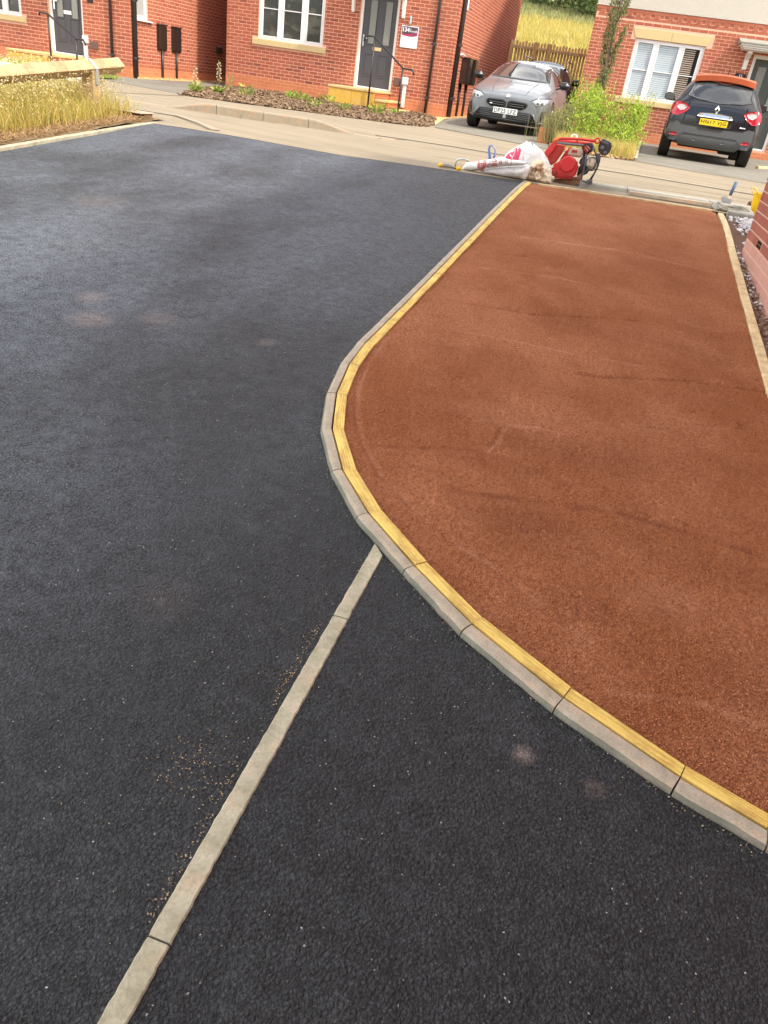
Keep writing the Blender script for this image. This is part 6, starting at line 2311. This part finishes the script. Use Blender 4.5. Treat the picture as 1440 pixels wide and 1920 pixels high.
for sx in (-1, 1):
    c3.wheel(sx * 0.785, 1.28, 0.34, 0.215, sx > 0)
    c3.wheel(sx * 0.785, -1.31, 0.34, 0.215, sx > 0)
    c3.mirror(sx * 0.985, 0.68, 1.13, M['plastic_dk'], sx=sx, fwd=1)
    a = '+x' if sx > 0 else '-x'
    P('side_window', [(0.72, 1.12), (0.20, 1.43), (-0.40, 1.475), (-0.43, 1.13)], a, M['carglass'], 0.004)
    P('side_window', [(-0.50, 1.13), (-0.47, 1.475), (-1.15, 1.465), (-1.45, 1.36), (-1.58, 1.20)], a, M['carglass'], 0.004)
    P('sill_cladding', [(-0.92, 0.30), (0.88, 0.30), (0.88, 0.46), (-0.92, 0.46)], a, M['plastic'], 0.01)
    tl = P('tail_light', [(sx * 0.50, 0.925), (sx * 0.60, 0.985), (sx * 0.74, 1.005), (sx * 0.835, 0.965), (sx * 0.850, 0.86), (sx * 0.80, 0.775), (sx * 0.70, 0.765), (sx * 0.57, 0.835)], '-y', M['red_lamp'], 0.012, 0.035)
    P('lamp_element', [(sx * 0.555, 0.925), (sx * 0.64, 0.965), (sx * 0.73, 0.955), (sx * 0.75, 0.905), (sx * 0.68, 0.855), (sx * 0.61, 0.87)], '-y', M['lamp_white'], 0.016, 0.035, parent=tl)
    P('reflector', [(sx * 0.60, 0.415), (sx * 0.755, 0.425), (sx * 0.735, 0.475), (sx * 0.64, 0.475)], '-y', M['red_lamp'], 0.045, 0.04)
    P('parking_sensor', [(sx * 0.27 - 0.03, 0.37), (sx * 0.27 + 0.03, 0.37), (sx * 0.27 + 0.02, 0.41), (sx * 0.27 - 0.02, 0.41)], '-y', M['plastic'], 0.055, 0.03)
# orange roof, over the body
rf_ = P('roof', [(-0.60, 0.22), (0, 0.30), (0.60, 0.22), (0.605, -0.4), (0.60, -1.2), (0.585, -1.60), (0.55, -1.745), (0, -1.80), (-0.55, -1.745), (-0.585, -1.60), (-0.60, -1.2), (-0.605, -0.4)], '+z', M['p_orange'], 0.006, 0.10, thick=0.05)
sp = MB()
vs = []
for i in range(13):
    x = -0.56 + 1.12 * i / 12
    cv = 1 - (x / 0.56) ** 2
    z = 1.452 + 0.050 * cv
    y = -1.80 - 0.10 * cv ** 0.6
    vs += [(x, -1.55, z + 0.060), (x, y, z + 0.020), (x, y + 0.02, z - 0.075), (x, -1.58, z - 0.075)]
fs = []
for i in range(12):
    for k in range(4):
        a_, b_ = i * 4 + k, i * 4 + (k + 1) % 4
        fs.append((a_, b_, b_ + 4, a_ + 4))
sp.add(vs, fs + [(0, 1, 2, 3), (51, 50, 49, 48)])
sp.build('roof_spoiler', M['p_orange'], c3.t, fix=True, bevel=0.004)
P('rear_window', [(-0.60, 1.125), (-0.575, 1.23), (-0.525, 1.345), (-0.3, 1.375), (0, 1.385), (0.3, 1.375), (0.525, 1.345), (0.575, 1.23), (0.60, 1.125), (0.42, 1.075), (0, 1.045), (-0.42, 1.075)], '-y', M['carglass'], 0.010, 0.05)
# tail door lines, bumper and number plate recess
bp = P('rear_bumper', [(-0.80, 0.665), (-0.68, 0.69), (-0.58, 0.645), (0, 0.605), (0.58, 0.645), (0.68, 0.69), (0.80, 0.665), (0.815, 0.50), (0.79, 0.36), (0, 0.335), (-0.79, 0.36), (-0.815, 0.50)], '-y', M['plastic'], 0.035, 0.06, thick=0.06)
P('bumper_insert', [(-0.50, 0.485), (0.50, 0.485), (0.62, 0.37), (0.55, 0.315), (-0.55, 0.315), (-0.62, 0.37)], '-y', M['plastic'], 0.052, 0.05, thick=0.03)
P('plate_recess', [(-0.36, 0.795), (0.36, 0.795), (0.33, 0.655), (-0.33, 0.655)], '-y', M['plastic_dk'], 0.003, 0.05)
for pts in ([(-0.545, 1.03), (-0.53, 1.03), (-0.56, 0.70), (-0.575, 0.70)], [(0.545, 1.03), (0.53, 1.03), (0.56, 0.70), (0.575, 0.70)]):
    P('door_seam', pts, '-y', M['under'], 0.0015, 0.04)
q, nn = c3.hit((0, -5, 0.80), (0, 1, 0))
ch = P('chrome_trim', [(-0.335, 0.800), (-0.30, 0.855), (-0.10, 0.872), (0.10, 0.872), (0.30, 0.855), (0.335, 0.800), (0.30, 0.792), (-0.30, 0.792)], '-y', M['chrome'], 0.022, 0.04, thick=0.03)
q2, nn2 = c3.hit((0, -5, 0.825), (0, 1, 0))
me = text_mesh('CAPTUR', 0.034, 0.001, 0.0, 0.0, 2.1)
me.materials.clear(); me.materials.append(M['silver_trim'])
o = link('lettering', me, ch)
o.location = (0, q2.y - 0.030, 0.828)
o.rotation_euler = (math.pi / 2, 0, 0)
q3, nn3 = c3.hit((0, -5, 0.72), (0, 1, 0))
plate(c3, 'HN17 VJG', M['plate_yellow'], 0.715, q3.y - 0.022, -1)
# diamond badge
q4, nn4 = c3.hit((0, -5, 0.945), (0, 1, 0))
mb = MB()
outer = [(0, 0.075), (0.050, 0.0), (0, -0.075), (-0.050, 0.0)]
inner = [(0, 0.038), (0.022, 0.0), (0, -0.038), (-0.022, 0.0)]
yb_ = q4.y - 0.012
for i in range(4):
    j = (i + 1) % 4
    vs = [(outer[i][0], yb_, 0.945 + outer[i][1]), (outer[j][0], yb_, 0.945 + outer[j][1]), (inner[j][0], yb_ - 0.012, 0.945 + inner[j][1]), (inner[i][0], yb_ - 0.012, 0.945 + inner[i][1])]
    vs += [(v[0], v[1] + 0.02, v[2]) for v in vs]
    mb.add(vs, [(0, 1, 2, 3), (4, 7, 6, 5), (0, 4, 5, 1), (2, 6, 7, 3)])
mb.build('diamond_badge', M['chrome'], c3.t, fix=True)
P('engine_badge', [(0.50, 0.690), (0.60, 0.690), (0.60, 0.712), (0.50, 0.712)], '-y', M['chrome'], 0.045, 0.04)
MB().tube([(0.02, -1.868, 1.12), (0.10, -1.90, 1.115), (0.38, -1.915, 1.092)], [0.016, 0.012, 0.007], 6).build('rear_wiper', M['plastic_dk'], c3.t, smooth=True)
MB().tube([(0.03, -1.28, 1.578), (0.03, -1.38, 1.70)], [0.012, 0.003], 6).build('aerial', M['plastic_dk'], c3.t)
mb = MB().box(-0.55, 0.55, -1.95, -1.0, 0.24, 0.34).box(0.25, 0.62, -1.92, -1.62, 0.20, 0.33)
mb.build('underbody', M['under'], c3.t, bevel=0.02)
# timber batten on the drive beyond the black car
mb = MB().beam((2.62, 18.6, zf(2.62, 18.6) + 0.03), (3.35, 19.6, zf(3.3, 19.6) + 0.03), 0.07, 0.05)
tag(mb.build('timber_batten', M['timber_pale'], bevel=0.004), 'tan timber batten lying on the drive right of the black car with the orange roof', 'batten')
# ------------------------------------------------------------------ machine, sacks and tools at the street edge
def crop(x0, y0, s, Y):
    """outline measured on an enlarged detail -> points in the plane Y"""
    return lambda pts: [at(x0 + p[0] / s, y0 + p[1] / s, Y) for p in pts]

def solid(name, pts, depth, mat, parent, bevel=0.006, y0=None, smooth=False):
    """outline in a plane Y = const given real thickness"""
    mb = MB().prism([(p.x, p.y, p.z) for p in pts], (0, depth, 0))
    return mb.build(name, mat, parent, bevel=bevel, seg=2, fix=True)

def pillow(name, pts, depth, mat, parent, R=0.10, step=0.016, wr=0.012, seed=0.0, back=True, wf=9.0, zmin=None):
    P = [Vector((p.x, p.z)) for p in pts]
    Yc = pts[0].y
    bnd = []
    for i in range(len(P)):
        a, b = P[i], P[(i + 1) % len(P)]
        m = max(1, int((b - a).length / step))
        bnd += [a + (b - a) * k / m for k in range(m)]
    nb = len(bnd)
    allp = list(bnd)
    x0, x1 = min(p.x for p in P), max(p.x for p in P)
    z0, z1 = min(p.y for p in P), max(p.y for p in P)
    z = z0 + step / 2
    while z < z1:
        x = x0 + step / 2
        while x < x1:
            if inside((x, z), P) and min((q.x - x) ** 2 + (q.y - z) ** 2 for q in bnd) > (step * 0.5) ** 2:
                allp.append(Vector((x, z)))
            x += step
        z += step
    out = delaunay_2d_cdt(allp, [], [list(range(nb))], 1, 1e-6)
    vf, vb = [], []
    for q in out[0]:
        d = min(seg_d(q[0], q[1], P[i], P[(i + 1) % len(P)]) for i in range(len(P)))
        t = clamp(d / R, 0, 1)
        k = math.sqrt(max(0, 1 - (1 - t) ** 2))
        w = noise.noise(Vector((q[0] * wf, q[1] * wf * 1.6, seed))) + 0.5 * noise.noise(Vector((q[0] * wf * 2.7, q[1] * wf * 2.7, seed + 4)))
        vf.append((q[0], Yc - depth * k - wr * w * k, q[1]))
        vb.append((q[0], Yc + depth * 0.8 * k, q[1]))
    mb = MB().add(vf, [tuple(f) for f in out[2]])
    if back:
        mb.add(vb, [tuple(reversed(f)) for f in out[2]])
    o = mb.build(name, mat, parent, smooth=True)
    bm = bmesh.new(); bm.from_mesh(o.data)
    bmesh.ops.remove_doubles(bm, verts=bm.verts, dist=1e-5)
    bmesh.ops.recalc_face_normals(bm, faces=bm.faces)
    bm.to_mesh(o.data); bm.free()
    return o

M['m_red'] = plain('machine_red', (0.60, 0.035, 0.035), 0.5, 0.4, var=0.18, scale=14)
M['m_red_dk'] = plain('machine_red_darker', (0.42, 0.055, 0.04), 0.7, 0.3, var=0.25, scale=14)  # darker red for hood side, cover ribs, bolt and label
M['m_dark'] = plain('engine_dark', (0.045, 0.045, 0.048), 0.55, 0.4, var=0.4, scale=30)
M['m_grey'] = plain('engine_grey', (0.16, 0.165, 0.17), 0.5, 0.4, 0.3, var=0.4, scale=30)
M['m_cream'] = plain('engine_cream', (0.55, 0.47, 0.36), 0.6, 0.3, var=0.15)
M['m_dirt'] = plain('dusty_base', (0.34, 0.20, 0.13), 0.9, 0.2, var=0.35, scale=25, bump=0.5)
M['m_orange'] = plain('orange_grip', (0.75, 0.18, 0.04), 0.5, 0.4)
M['yellow'] = plain('yellow_plastic', (0.86, 0.52, 0.005), 0.4, 0.45, var=0.04)

pc = thing('plate_compactor', 'dusty red plate compactor with black engine parked at the street end of the red sub-base', 'compactor', (-0.45, 9.30, zf(-0.45, 9.3)))
C9 = crop(1000, 240, 9, 9.30)
solid('base_plate', C9([(325, 870), (500, 850), (700, 850), (800, 890), (785, 950), (640, 985), (600, 955), (470, 975), (350, 945)]), 0.34, M['m_dirt'], pc, 0.01)
C9b = crop(1000, 240, 9, 9.36)
solid('base_foot', C9b([(745, 945), (800, 895), (930, 930), (985, 945), (930, 1010), (800, 990)]), 0.26, M['m_dark'], pc, 0.006)
solid('side_plate', crop(1000, 240, 9, 9.29)([(810, 885), (1000, 905), (985, 950), (850, 935)]), 0.03, M['m_grey'], pc, 0.004)
solid('hood_panel', C9([(178, 418), (355, 205), (405, 240), (395, 290), (238, 512)]), 0.03, M['m_red'], pc, 0.006)
solid('hood_side', crop(1000, 240, 9, 9.335)([(238, 512), (392, 280), (520, 300), (470, 420), (345, 600), (295, 635)]), 0.30, M['m_red_dk'], pc, 0.006)
solid('hood_inner', crop(1000, 240, 9, 9.42)([(470, 500), (540, 400), (630, 312), (640, 420), (540, 520), (430, 580)]), 0.10, M['m_red'], pc, 0.006)
solid('belt_cover', crop(1000, 240, 9, 9.20)([(300, 640), (430, 565), (530, 492), (640, 495), (725, 545), (758, 620), (745, 700), (690, 845), (640, 862), (320, 850)]), 0.13, M['m_red'], pc, 0.022)
q_ = at(1000 + 575 / 9, 240 + 610 / 9, 9.19)
Ry = Matrix.Translation(q_) @ Matrix.Rotation(math.pi / 2, 4, 'X')
MB().lathe([(0.0, 0.012), (0.072, 0.012), (0.082, 0.0), (0.082, -0.03)], 24, Ry).build('cover_boss', M['m_red'], pc, smooth=False)
q_ = at(1000 + 350 / 9, 240 + 750 / 9, 9.19)
Ry = Matrix.Translation(q_) @ Matrix.Rotation(math.pi / 2, 4, 'X')
MB().lathe([(0.0, 0.018), (0.022, 0.018), (0.030, 0.0), (0.030, -0.03)], 16, Ry).build('cover_bolt', M['m_red_dk'], pc)
solid('cover_rib', crop(1000, 240, 9, 9.19)([(430, 680), (640, 735), (640, 752), (430, 700)]), 0.02, M['m_red_dk'], pc, 0.003)
solid('cover_rib', crop(1000, 240, 9, 9.19)([(500, 765), (690, 800), (640, 825), (500, 790)]), 0.02, M['m_red_dk'], pc, 0.003)
tk = solid('air_cleaner', crop(1000, 240, 9, 9.30)([(572, 445), (622, 345), (660, 335), (840, 368), (852, 400), (800, 505), (740, 500), (590, 478)]), 0.16, M['m_cream'], pc, 0.012)
solid('air_cleaner_seam', crop(1000, 240, 9, 9.296)([(572, 442), (815, 470), (812, 482), (572, 455)]), 0.01, M['m_dirt'], tk, 0.001)
solid('label', crop(1000, 240, 9, 9.297)([(655, 368), (745, 378), (735, 425), (640, 412)]), 0.004, M['m_red_dk'], tk, 0.0)
solid('engine_block', crop(1000, 240, 9, 9.34)([(800, 300), (890, 265), (960, 240), (1015, 300), (1000, 400), (930, 420), (880, 470), (850, 560), (830, 640), (770, 620), (768, 560), (830, 480), (850, 400)]), 0.26, M['m_dark'], pc, 0.012)
sg_ = solid('recoil_starter', crop(1000, 240, 9, 9.30)([(838, 352), (892, 288), (948, 362), (900, 432)]), 0.05, M['m_red'], pc, 0.006)
for k in range(4):
    a = 858 + k * 18
    b = 350 - k * 16
    solid('starter_slot', crop(1000, 240, 9, 9.297)([(a, b), (a + 8, b - 6), (a + 52, b + 55), (a + 44, b + 62)]), 0.004, M['m_cream'] if k % 2 else M['m_dark'], sg_, 0.0)
fk = solid('fuel_tank', crop(1000, 240, 9, 9.26)([(1135, 195), (1180, 190), (1310, 248), (1330, 285), (1275, 440), (1180, 480), (1110, 425), (1085, 335)]), 0.22, M['m_dark'], pc, 0.03)
solid('tank_top', crop(1000, 240, 9, 9.25)([(1150, 205), (1290, 258), (1280, 290), (1140, 245)]), 0.10, M['m_grey'], fk, 0.01)
for (a, b, r) in ((1165, 330, 0.020), (1215, 415, 0.016), (1020, 350, 0.014), (970, 265, 0.012)):
    q_ = at(1000 + a / 9, 240 + b / 9, 9.25)
    MB().lathe([(0.0, 0.012), (r, 0.010), (r, -0.02)], 10, Matrix.Translation(q_) @ Matrix.Rotation(math.pi / 2, 4, 'X')).build('bolt', M['m_grey'], fk)
def tb(name, pts, r, mat, Y=9.30, par=None):
    q = crop(1000, 240, 9, Y)(pts)
    return MB().tube(q, r, 8).build(name, mat, par or pc, smooth=True)
tb('handle_bar', [(350, 205), (470, 180), (640, 182), (800, 190), (1060, 222)], 0.014, M['m_red'], 9.24)
tb('handle_bar', [(420, 215), (600, 228), (860, 252), (1000, 262)], 0.013, M['m_red'], 9.46)
tb('handle_grip', [(345, 207), (430, 186)], 0.017, M['m_orange'], 9.24)
tb('handle_strut', [(735, 195), (750, 255)], 0.008, M['m_red'], 9.27)
tb('lifting_bar', [(400, 245), (520, 262), (700, 282), (840, 292)], 0.013, M['m_grey'], 9.24)
q_ = at(1000 + 1080 / 9, 240 + 215 / 9, 9.24)
rg = [q_ + Vector((math.cos(a) * 0.024, 0, math.sin(a) * 0.024)) for a in frange(0, 2 * math.pi, 14)]
MB().tube(rg, 0.009, 7, caps=False).build('handle_eye', M['m_red'], pc, smooth=True)
q_ = at(1000 + 690 / 9, 240 + 150 / 9, 9.40)
rg = [q_ + Vector((math.cos(a) * 0.030, math.sin(a) * 0.012, math.sin(a) * 0.022)) for a in frange(0, 2 * math.pi, 14)]
MB().tube(rg, 0.008, 7, caps=False).build('lifting_ring', M['white'], pc, smooth=True)
tb('lever', [(1125, 470), (1110, 560), (1075, 680), (1020, 780), (960, 880)], [0.010, 0.012, 0.010, 0.010, 0.014], M['m_dark'], 9.25)
solid('lever_foot', crop(1000, 240, 9, 9.22)([(890, 885), (960, 860), (1005, 880), (985, 915), (930, 915)]), 0.08, M['m_grey'], pc, 0.008)
tb('engine_mount', [(900, 440), (870, 620), (820, 790), (800, 870)], 0.014, M['m_grey'], 9.30)
tb('engine_mount', [(850, 480), (820, 640), (800, 740)], 0.012, M['m_dark'], 9.28)
tb('cable', [(1000, 300), (1060, 460), (1065, 560), (1040, 660), (960, 720), (900, 640)], 0.006, M['m_dark'], 9.27)
tb('cable', [(930, 470), (960, 560), (930, 680), (830, 800)], 0.005, M['m_grey'], 9.26)
solid('engine_guard', crop(1000, 240, 9, 9.32)([(1020, 420), (1130, 440), (1120, 560), (1090, 620), (1060, 560), (1060, 480)]), 0.08, M['m_grey'], pc, 0.008)
solid('engine_foot', crop(1000, 240, 9, 9.28)([(700, 860), (790, 770), (815, 800), (800, 880)]), 0.22, M['m_dirt'], pc, 0.008)
solid('crankcase', crop(1000, 240, 9, 9.40)([(770, 640), (860, 600), (960, 700), (880, 800), (800, 790), (720, 830)]), 0.18, M['m_dark'], pc, 0.012)
q_ = at(1000 + 985 / 9, 240 + 610 / 9, 9.27)
Ry = Matrix.Translation(q_) @ Matrix.Rotation(math.pi / 2, 4, 'X')
MB().lathe([(0.0, 0.02), (0.022, 0.02), (0.030, 0.0), (0.046, -0.005), (0.058, -0.03), (0.058, -0.06), (0.0, -0.06)], 20, Ry).build('filter_cap', M['m_cream'], pc)
MB().lathe([(0.062, -0.02), (0.072, -0.03), (0.072, -0.05), (0.062, -0.06)], 20, Ry).build('filter_ring', M['m_dark'], pc)

# sacks
def sack_mat(name, base, dirt, amt, zlow=0.80):
    n = NT(name, 0.6, 0.35)
    f = n.noise(9, 6, 0.65)
    n.col(n.mix(n.rng(f, 0.45, 0.70, 0, amt), base, dirt))
    n.bump(n.noise(28, 5, 0.6), 0.6, 0.02)
    return n.m
M['sack'] = sack_mat('sack_white', (0.78, 0.78, 0.77), (0.62, 0.55, 0.45), 0.5)
M['sack_cream'] = sack_mat('sack_cream', (0.76, 0.66, 0.48), (0.52, 0.30, 0.16), 0.8)
M['sack_in'] = sack_mat('sack_inside', (0.50, 0.33, 0.20), (0.30, 0.15, 0.07), 0.9)
M['sack_print'] = sack_mat('sack_print', (0.60, 0.045, 0.12), (0.62, 0.16, 0.20), 0.5)
M['sack_print_old'] = sack_mat('sack_print_dusty', (0.56, 0.16, 0.15), (0.58, 0.34, 0.28), 0.8)
def K(Y):
    return crop(810, 250, 6, Y)
s1 = thing('rubble_sack', 'upright white plastic sack with magenta print next to the red compactor', 'sack', (-0.9, 9.1, zf(-0.9, 9.1)))
out1 = [(790, 300), (830, 235), (880, 190), (960, 145), (1040, 108), (1065, 82), (1085, 106), (1120, 98), (1175, 140), (1235, 190), (1275, 250), (1312, 320), (1338, 400), (1342, 545), (1200, 552), (1060, 530), (900, 480), (800, 400)]
b1 = pillow('sack', K(9.16)(out1), 0.14, M['sack'], s1, R=0.16, seed=1.0, wr=0.016)
BV = BVHTree.FromPolygons([v.co + Vector(ORG[b1.name]) for v in b1.data.vertices], [tuple(p.vertices) for p in b1.data.polygons])
def drape(name, pts, bvh, mat, parent, off=0.003, step=0.02):
    """print lying on the sack"""
    P = [Vector((p.x, p.z)) for p in pts]
    allp = []
    for i in range(len(P)):
        a, b = P[i], P[(i + 1) % len(P)]
        m = max(1, int((b - a).length / step))
        allp += [a + (b - a) * k / m for k in range(m)]
    nb = len(allp)
    bnd = list(allp)
    x0, x1 = min(p.x for p in P), max(p.x for p in P)
    z0, z1 = min(p.y for p in P), max(p.y for p in P)
    z = z0 + step / 2
    while z < z1:
        x = x0 + step / 2
        while x < x1:
            if inside((x, z), P) and min((q.x - x) ** 2 + (q.y - z) ** 2 for q in bnd) > (step * 0.45) ** 2:
                allp.append(Vector((x, z)))
            x += step
        z += step
    out = delaunay_2d_cdt(allp, [], [list(range(nb))], 1, 1e-6)
    vs = []
    last = None
    for q in out[0]:
        h = bvh.ray_cast(Vector((q[0], 0, q[1])), Vector((0, 1, 0)))[0]
        y = h.y if h else (last if last else pts[0].y)
        last = y
        vs.append((q[0], y - off, q[1]))
    return MB().add(vs, [tuple(f) for f in out[2]]).build(name, mat, parent, smooth=True, fix=True)
drape('print', K(9.0)([(812, 278), (850, 216), (905, 180), (962, 148), (996, 188), (985, 245), (968, 300), (880, 300)]), BV, M['sack_print'], b1)
# the letters on the print, read as far as they can be
for pts in ([(862, 238), (870, 232), (893, 262), (885, 268)], [(925, 205), (933, 198), (900, 285), (890, 283)], [(893, 178), (918, 168), (930, 190), (910, 210), (893, 200)], [(950, 165), (956, 160), (962, 205), (955, 210)]):
    drape('lettering', K(9.0)(pts), BV, M['sack'], b1, 0.006, 0.01)
drape('lettering', K(9.0)([(901, 182), (914, 178), (920, 190), (908, 199)]), BV, M['sack_print'], b1, 0.009, 0.01)
drape('tie', K(9.0)([(1090, 108), (1105, 104), (1140, 150), (1125, 152)]), BV, M['glass_sky'], b1, 0.004, 0.01)
drape('print', K(9.0)([(1016, 262), (1024, 262), (1030, 300), (1020, 300)]), BV, M['sack_print_old'], b1, 0.004, 0.01)
mo = thing('rubble_sack', 'crumpled open cream sack mouth with brown dirty inside, in front of the upright white sack', 'sack', (-0.75, 8.95, zf(-0.75, 8.95)))
b2 = pillow('sack', K(8.98)([(1045, 525), (1060, 440), (1095, 380), (1130, 320), (1190, 285), (1250, 310), (1300, 360), (1332, 430), (1340, 560), (1290, 572), (1200, 560), (1120, 540)]), 0.08, M['sack_cream'], mo, R=0.05, seed=7.0, wr=0.045, wf=16, step=0.010)
BV2 = BVHTree.FromPolygons([v.co + Vector(ORG[b2.name]) for v in b2.data.vertices], [tuple(p.vertices) for p in b2.data.polygons])
drape('sack_inside', K(8.9)([(1100, 470), (1130, 400), (1185, 345), (1235, 350), (1255, 410), (1262, 480), (1225, 540), (1160, 535), (1120, 510)]), BV2, M['sack_in'], b2, 0.003, 0.012)
for pts in ([(1150, 470), (1180, 420), (1215, 440), (1225, 500), (1180, 520)], [(1120, 440), (1150, 400), (1160, 420), (1130, 470)]):
    drape('sack_fold', K(8.9)(pts), BV2, M['sack_cream'], b2, 0.012, 0.012)
s3 = thing('rubble_sack', 'flat empty white sack lying at the edge of the black asphalt', 'sack', (-1.2, 8.85, zf(-1.2, 8.85)))
pillow('sack', K(8.86)([(572, 450), (590, 402), (650, 385), (800, 372), (1000, 362), (1090, 345), (1105, 400), (1075, 480), (1050, 528), (950, 508), (800, 488), (640, 462)]), 0.10, M['sack'], s3, R=0.07, seed=11.0, wr=0.022, wf=8)
s4 = thing('rubble_sack', 'long rolled sack with faded red lettering lying on top of the flat white sack', 'sack', (-1.25, 8.85, zf(-1.25, 8.85) + 0.1))
b4 = pillow('sack', K(8.80)([(328, 412), (345, 380), (392, 322), (470, 322), (560, 302), (640, 292), (720, 275), (790, 262), (850, 290), (960, 302), (1050, 318), (1085, 340), (1010, 362), (800, 372), (700, 386), (590, 396), (560, 418), (500, 420), (430, 428), (350, 420)]), 0.07, M['sack'], s4, R=0.06, seed=15.0, wr=0.012, wf=12)
BV4 = BVHTree.FromPolygons([v.co + Vector(ORG[b4.name]) for v in b4.data.vertices], [tuple(p.vertices) for p in b4.data.polygons])
drape('print', K(8.7)([(502, 318), (600, 300), (612, 350), (590, 392), (560, 412), (504, 416)]), BV4, M['sack_print_old'], b4, 0.003)
drape('print', K(8.7)([(640, 298), (720, 280), (728, 370), (610, 386), (620, 340)]), BV4, M['sack_print_old'], b4, 0.003)
for x_ in (606, 628, 648):
    drape('lettering', K(8.7)([(x_, 350), (x_ + 8, 350), (x_ + 8, 380), (x_, 382)]), BV4, M['sack'], b4, 0.006, 0.01)
for pts in ([(600, 310), (670, 302), (668, 312), (602, 322)], [(604, 330), (680, 322), (680, 332), (604, 342)]):
    drape('lettering', K(8.7)(pts), BV4, M['sack'], b4, 0.006, 0.01)
for x_ in (752, 772, 818, 842):
    drape('lettering', K(8.7)([(x_, 312), (x_ + 7, 310), (x_ + 7, 350), (x_, 352)]), BV4, M['sack_print_old'], b4, 0.004, 0.01)
for x_ in (752, 818):
    drape('lettering', K(8.7)([(x_, 312), (x_ + 26, 308), (x_ + 26, 316), (x_, 320)]), BV4, M['sack_print_old'], b4, 0.0045, 0.01)
drape('print', K(8.7)([(875, 300), (886, 300), (890, 360), (880, 362)]), BV4, M['sack_print_old'], b4, 0.003, 0.01)
dk = solid('dark_offcut', K(8.92)([(532, 440), (552, 405), (592, 398), (572, 448)]), 0.08, M['m_dirt'], None, 0.004)
tag(dk, 'dark brown offcut showing under the rolled sack', 'rubble')
# blue handle standing behind the sacks
bh = thing('tool_handle', 'blue and white loop handle sticking up behind the rolled sack', 'handle', (-1.4, 8.98, zf(-1.4, 9)))
lp = K(8.98)([(652, 300), (646, 240), (640, 180), (648, 142), (680, 138), (705, 165), (716, 200), (705, 245), (690, 300)])
M['blue_plastic'] = plain('blue_plastic', (0.14, 0.22, 0.52), 0.4, 0.4)
MB().tube(lp, [0.014, 0.014, 0.012, 0.010, 0.009, 0.009, 0.010, 0.012, 0.013], 8).build('loop', M['blue_plastic'], bh, smooth=True)
MB().tube([p + Vector((0.006, -0.008, 0)) for p in lp[4:8]], 0.006, 6).build('loop_edge', M['meter_grey'], bh, smooth=True)
# bow saw / grips at the left of the sacks
yt = thing('hand_tool', 'hand tool with yellow ends and grey grip lying at the far edge of the asphalt', 'tool', (-1.7, 8.62, zf(-1.7, 8.62)))
K6 = K(8.62)
MB().tube(K6([(78, 355), (122, 358)]), 0.019, 10).build('yellow_cap', M['yellow'], yt, smooth=True)
MB().tube(K6([(122, 356), (160, 358), (210, 372), (232, 388)]), [0.020, 0.023, 0.018, 0.010], 10).build('grip', M['kerb_grey'], yt, smooth=True)
MB().tube(K6([(225, 384), (275, 398)]), 0.007, 8).build('shaft', M['m_dark'], yt, smooth=True)
MB().tube(K6([(275, 394), (326, 396)]), 0.019, 10).build('yellow_ring', M['yellow'], yt, smooth=True)
MB().tube(K6([(262, 375), (266, 330), (280, 302), (310, 292), (370, 293), (400, 302), (410, 325)]), 0.009, 8).build('hoop', M['steel'], yt, smooth=True)

# club hammer standing on the concrete lump
hz = zf(1.24, 9.5) + 0.085
ch_ = thing('club_hammer', 'club hammer with blue grip standing head-down on the grey concrete lump', 'hammer', (1.24, 9.5, hz))
a_, b_ = at(1352, 380, 9.5), at(1367, 384, 9.5)
c_ = (a_ + b_) / 2
bm = bmesh.new()
bmesh.ops.create_cube(bm, size=1)
for v in bm.verts:
    v.co = Vector((v.co.x * 0.115, v.co.y * 0.055, v.co.z * 0.055))
bmesh.ops.bevel(bm, geom=list(bm.edges), offset=0.012, segments=2, affect='EDGES')
bmesh.ops.transform(bm, matrix=Matrix.Translation(Vector((c_.x, 9.5, hz + 0.028)) - Vector(ORG[ch_.name])) @ Matrix.Rotation(0.25, 4, 'Y'), verts=bm.verts)
me = bpy.data.meshes.new('head'); bm.to_mesh(me); bm.free(); me.materials.append(M['steel'])
link('head', me, ch_)
top = at(1381, 341, 9.5); mid = at(1369, 366, 9.5); bot = at(1362, 379, 9.5)
MB().tube([bot, mid], [0.012, 0.013], 8).build('shaft', M['timber_pale'], ch_, smooth=True)
M['blue_grip'] = plain('blue_grip', (0.10, 0.16, 0.26), 0.5, 0.4)
MB().tube([mid, top], [0.017, 0.019], 8).build('grip', M['blue_grip'], ch_, smooth=True)

# tall yellow bucket
yb0 = at(1412, 407, 9.7)
zb0 = yb0.z
yb = thing('bucket', 'tall yellow plastic bucket with a loop handle against the brick wall corner', 'bucket', (yb0.x, 9.7, zb0))
Ml = Matrix.Translation((yb0.x, 9.7, zb0)) @ Matrix.Rotation(0.03, 4, 'Y')
MB().lathe([(0.0, 0.0), (0.050, 0.0), (0.054, 0.01), (0.080, 0.235), (0.085, 0.235), (0.085, 0.245), (0.076, 0.245), (0.050, 0.012), (0.0, 0.012)], 24, Ml).build('tub', M['yellow'], yb, smooth=False)
C19 = crop(1390, 330, 19.2, 9.62)
MB().tube(C19([(575, 610), (570, 540), (535, 470), (470, 420), (400, 395), (345, 405), (365, 470), (395, 540), (400, 620)]), [0.008, 0.008, 0.007, 0.006, 0.005, 0.004, 0.004, 0.004, 0.005], 7).build('handle', M['yellow'], yb, smooth=True)
bpy.context.view_layer.update()
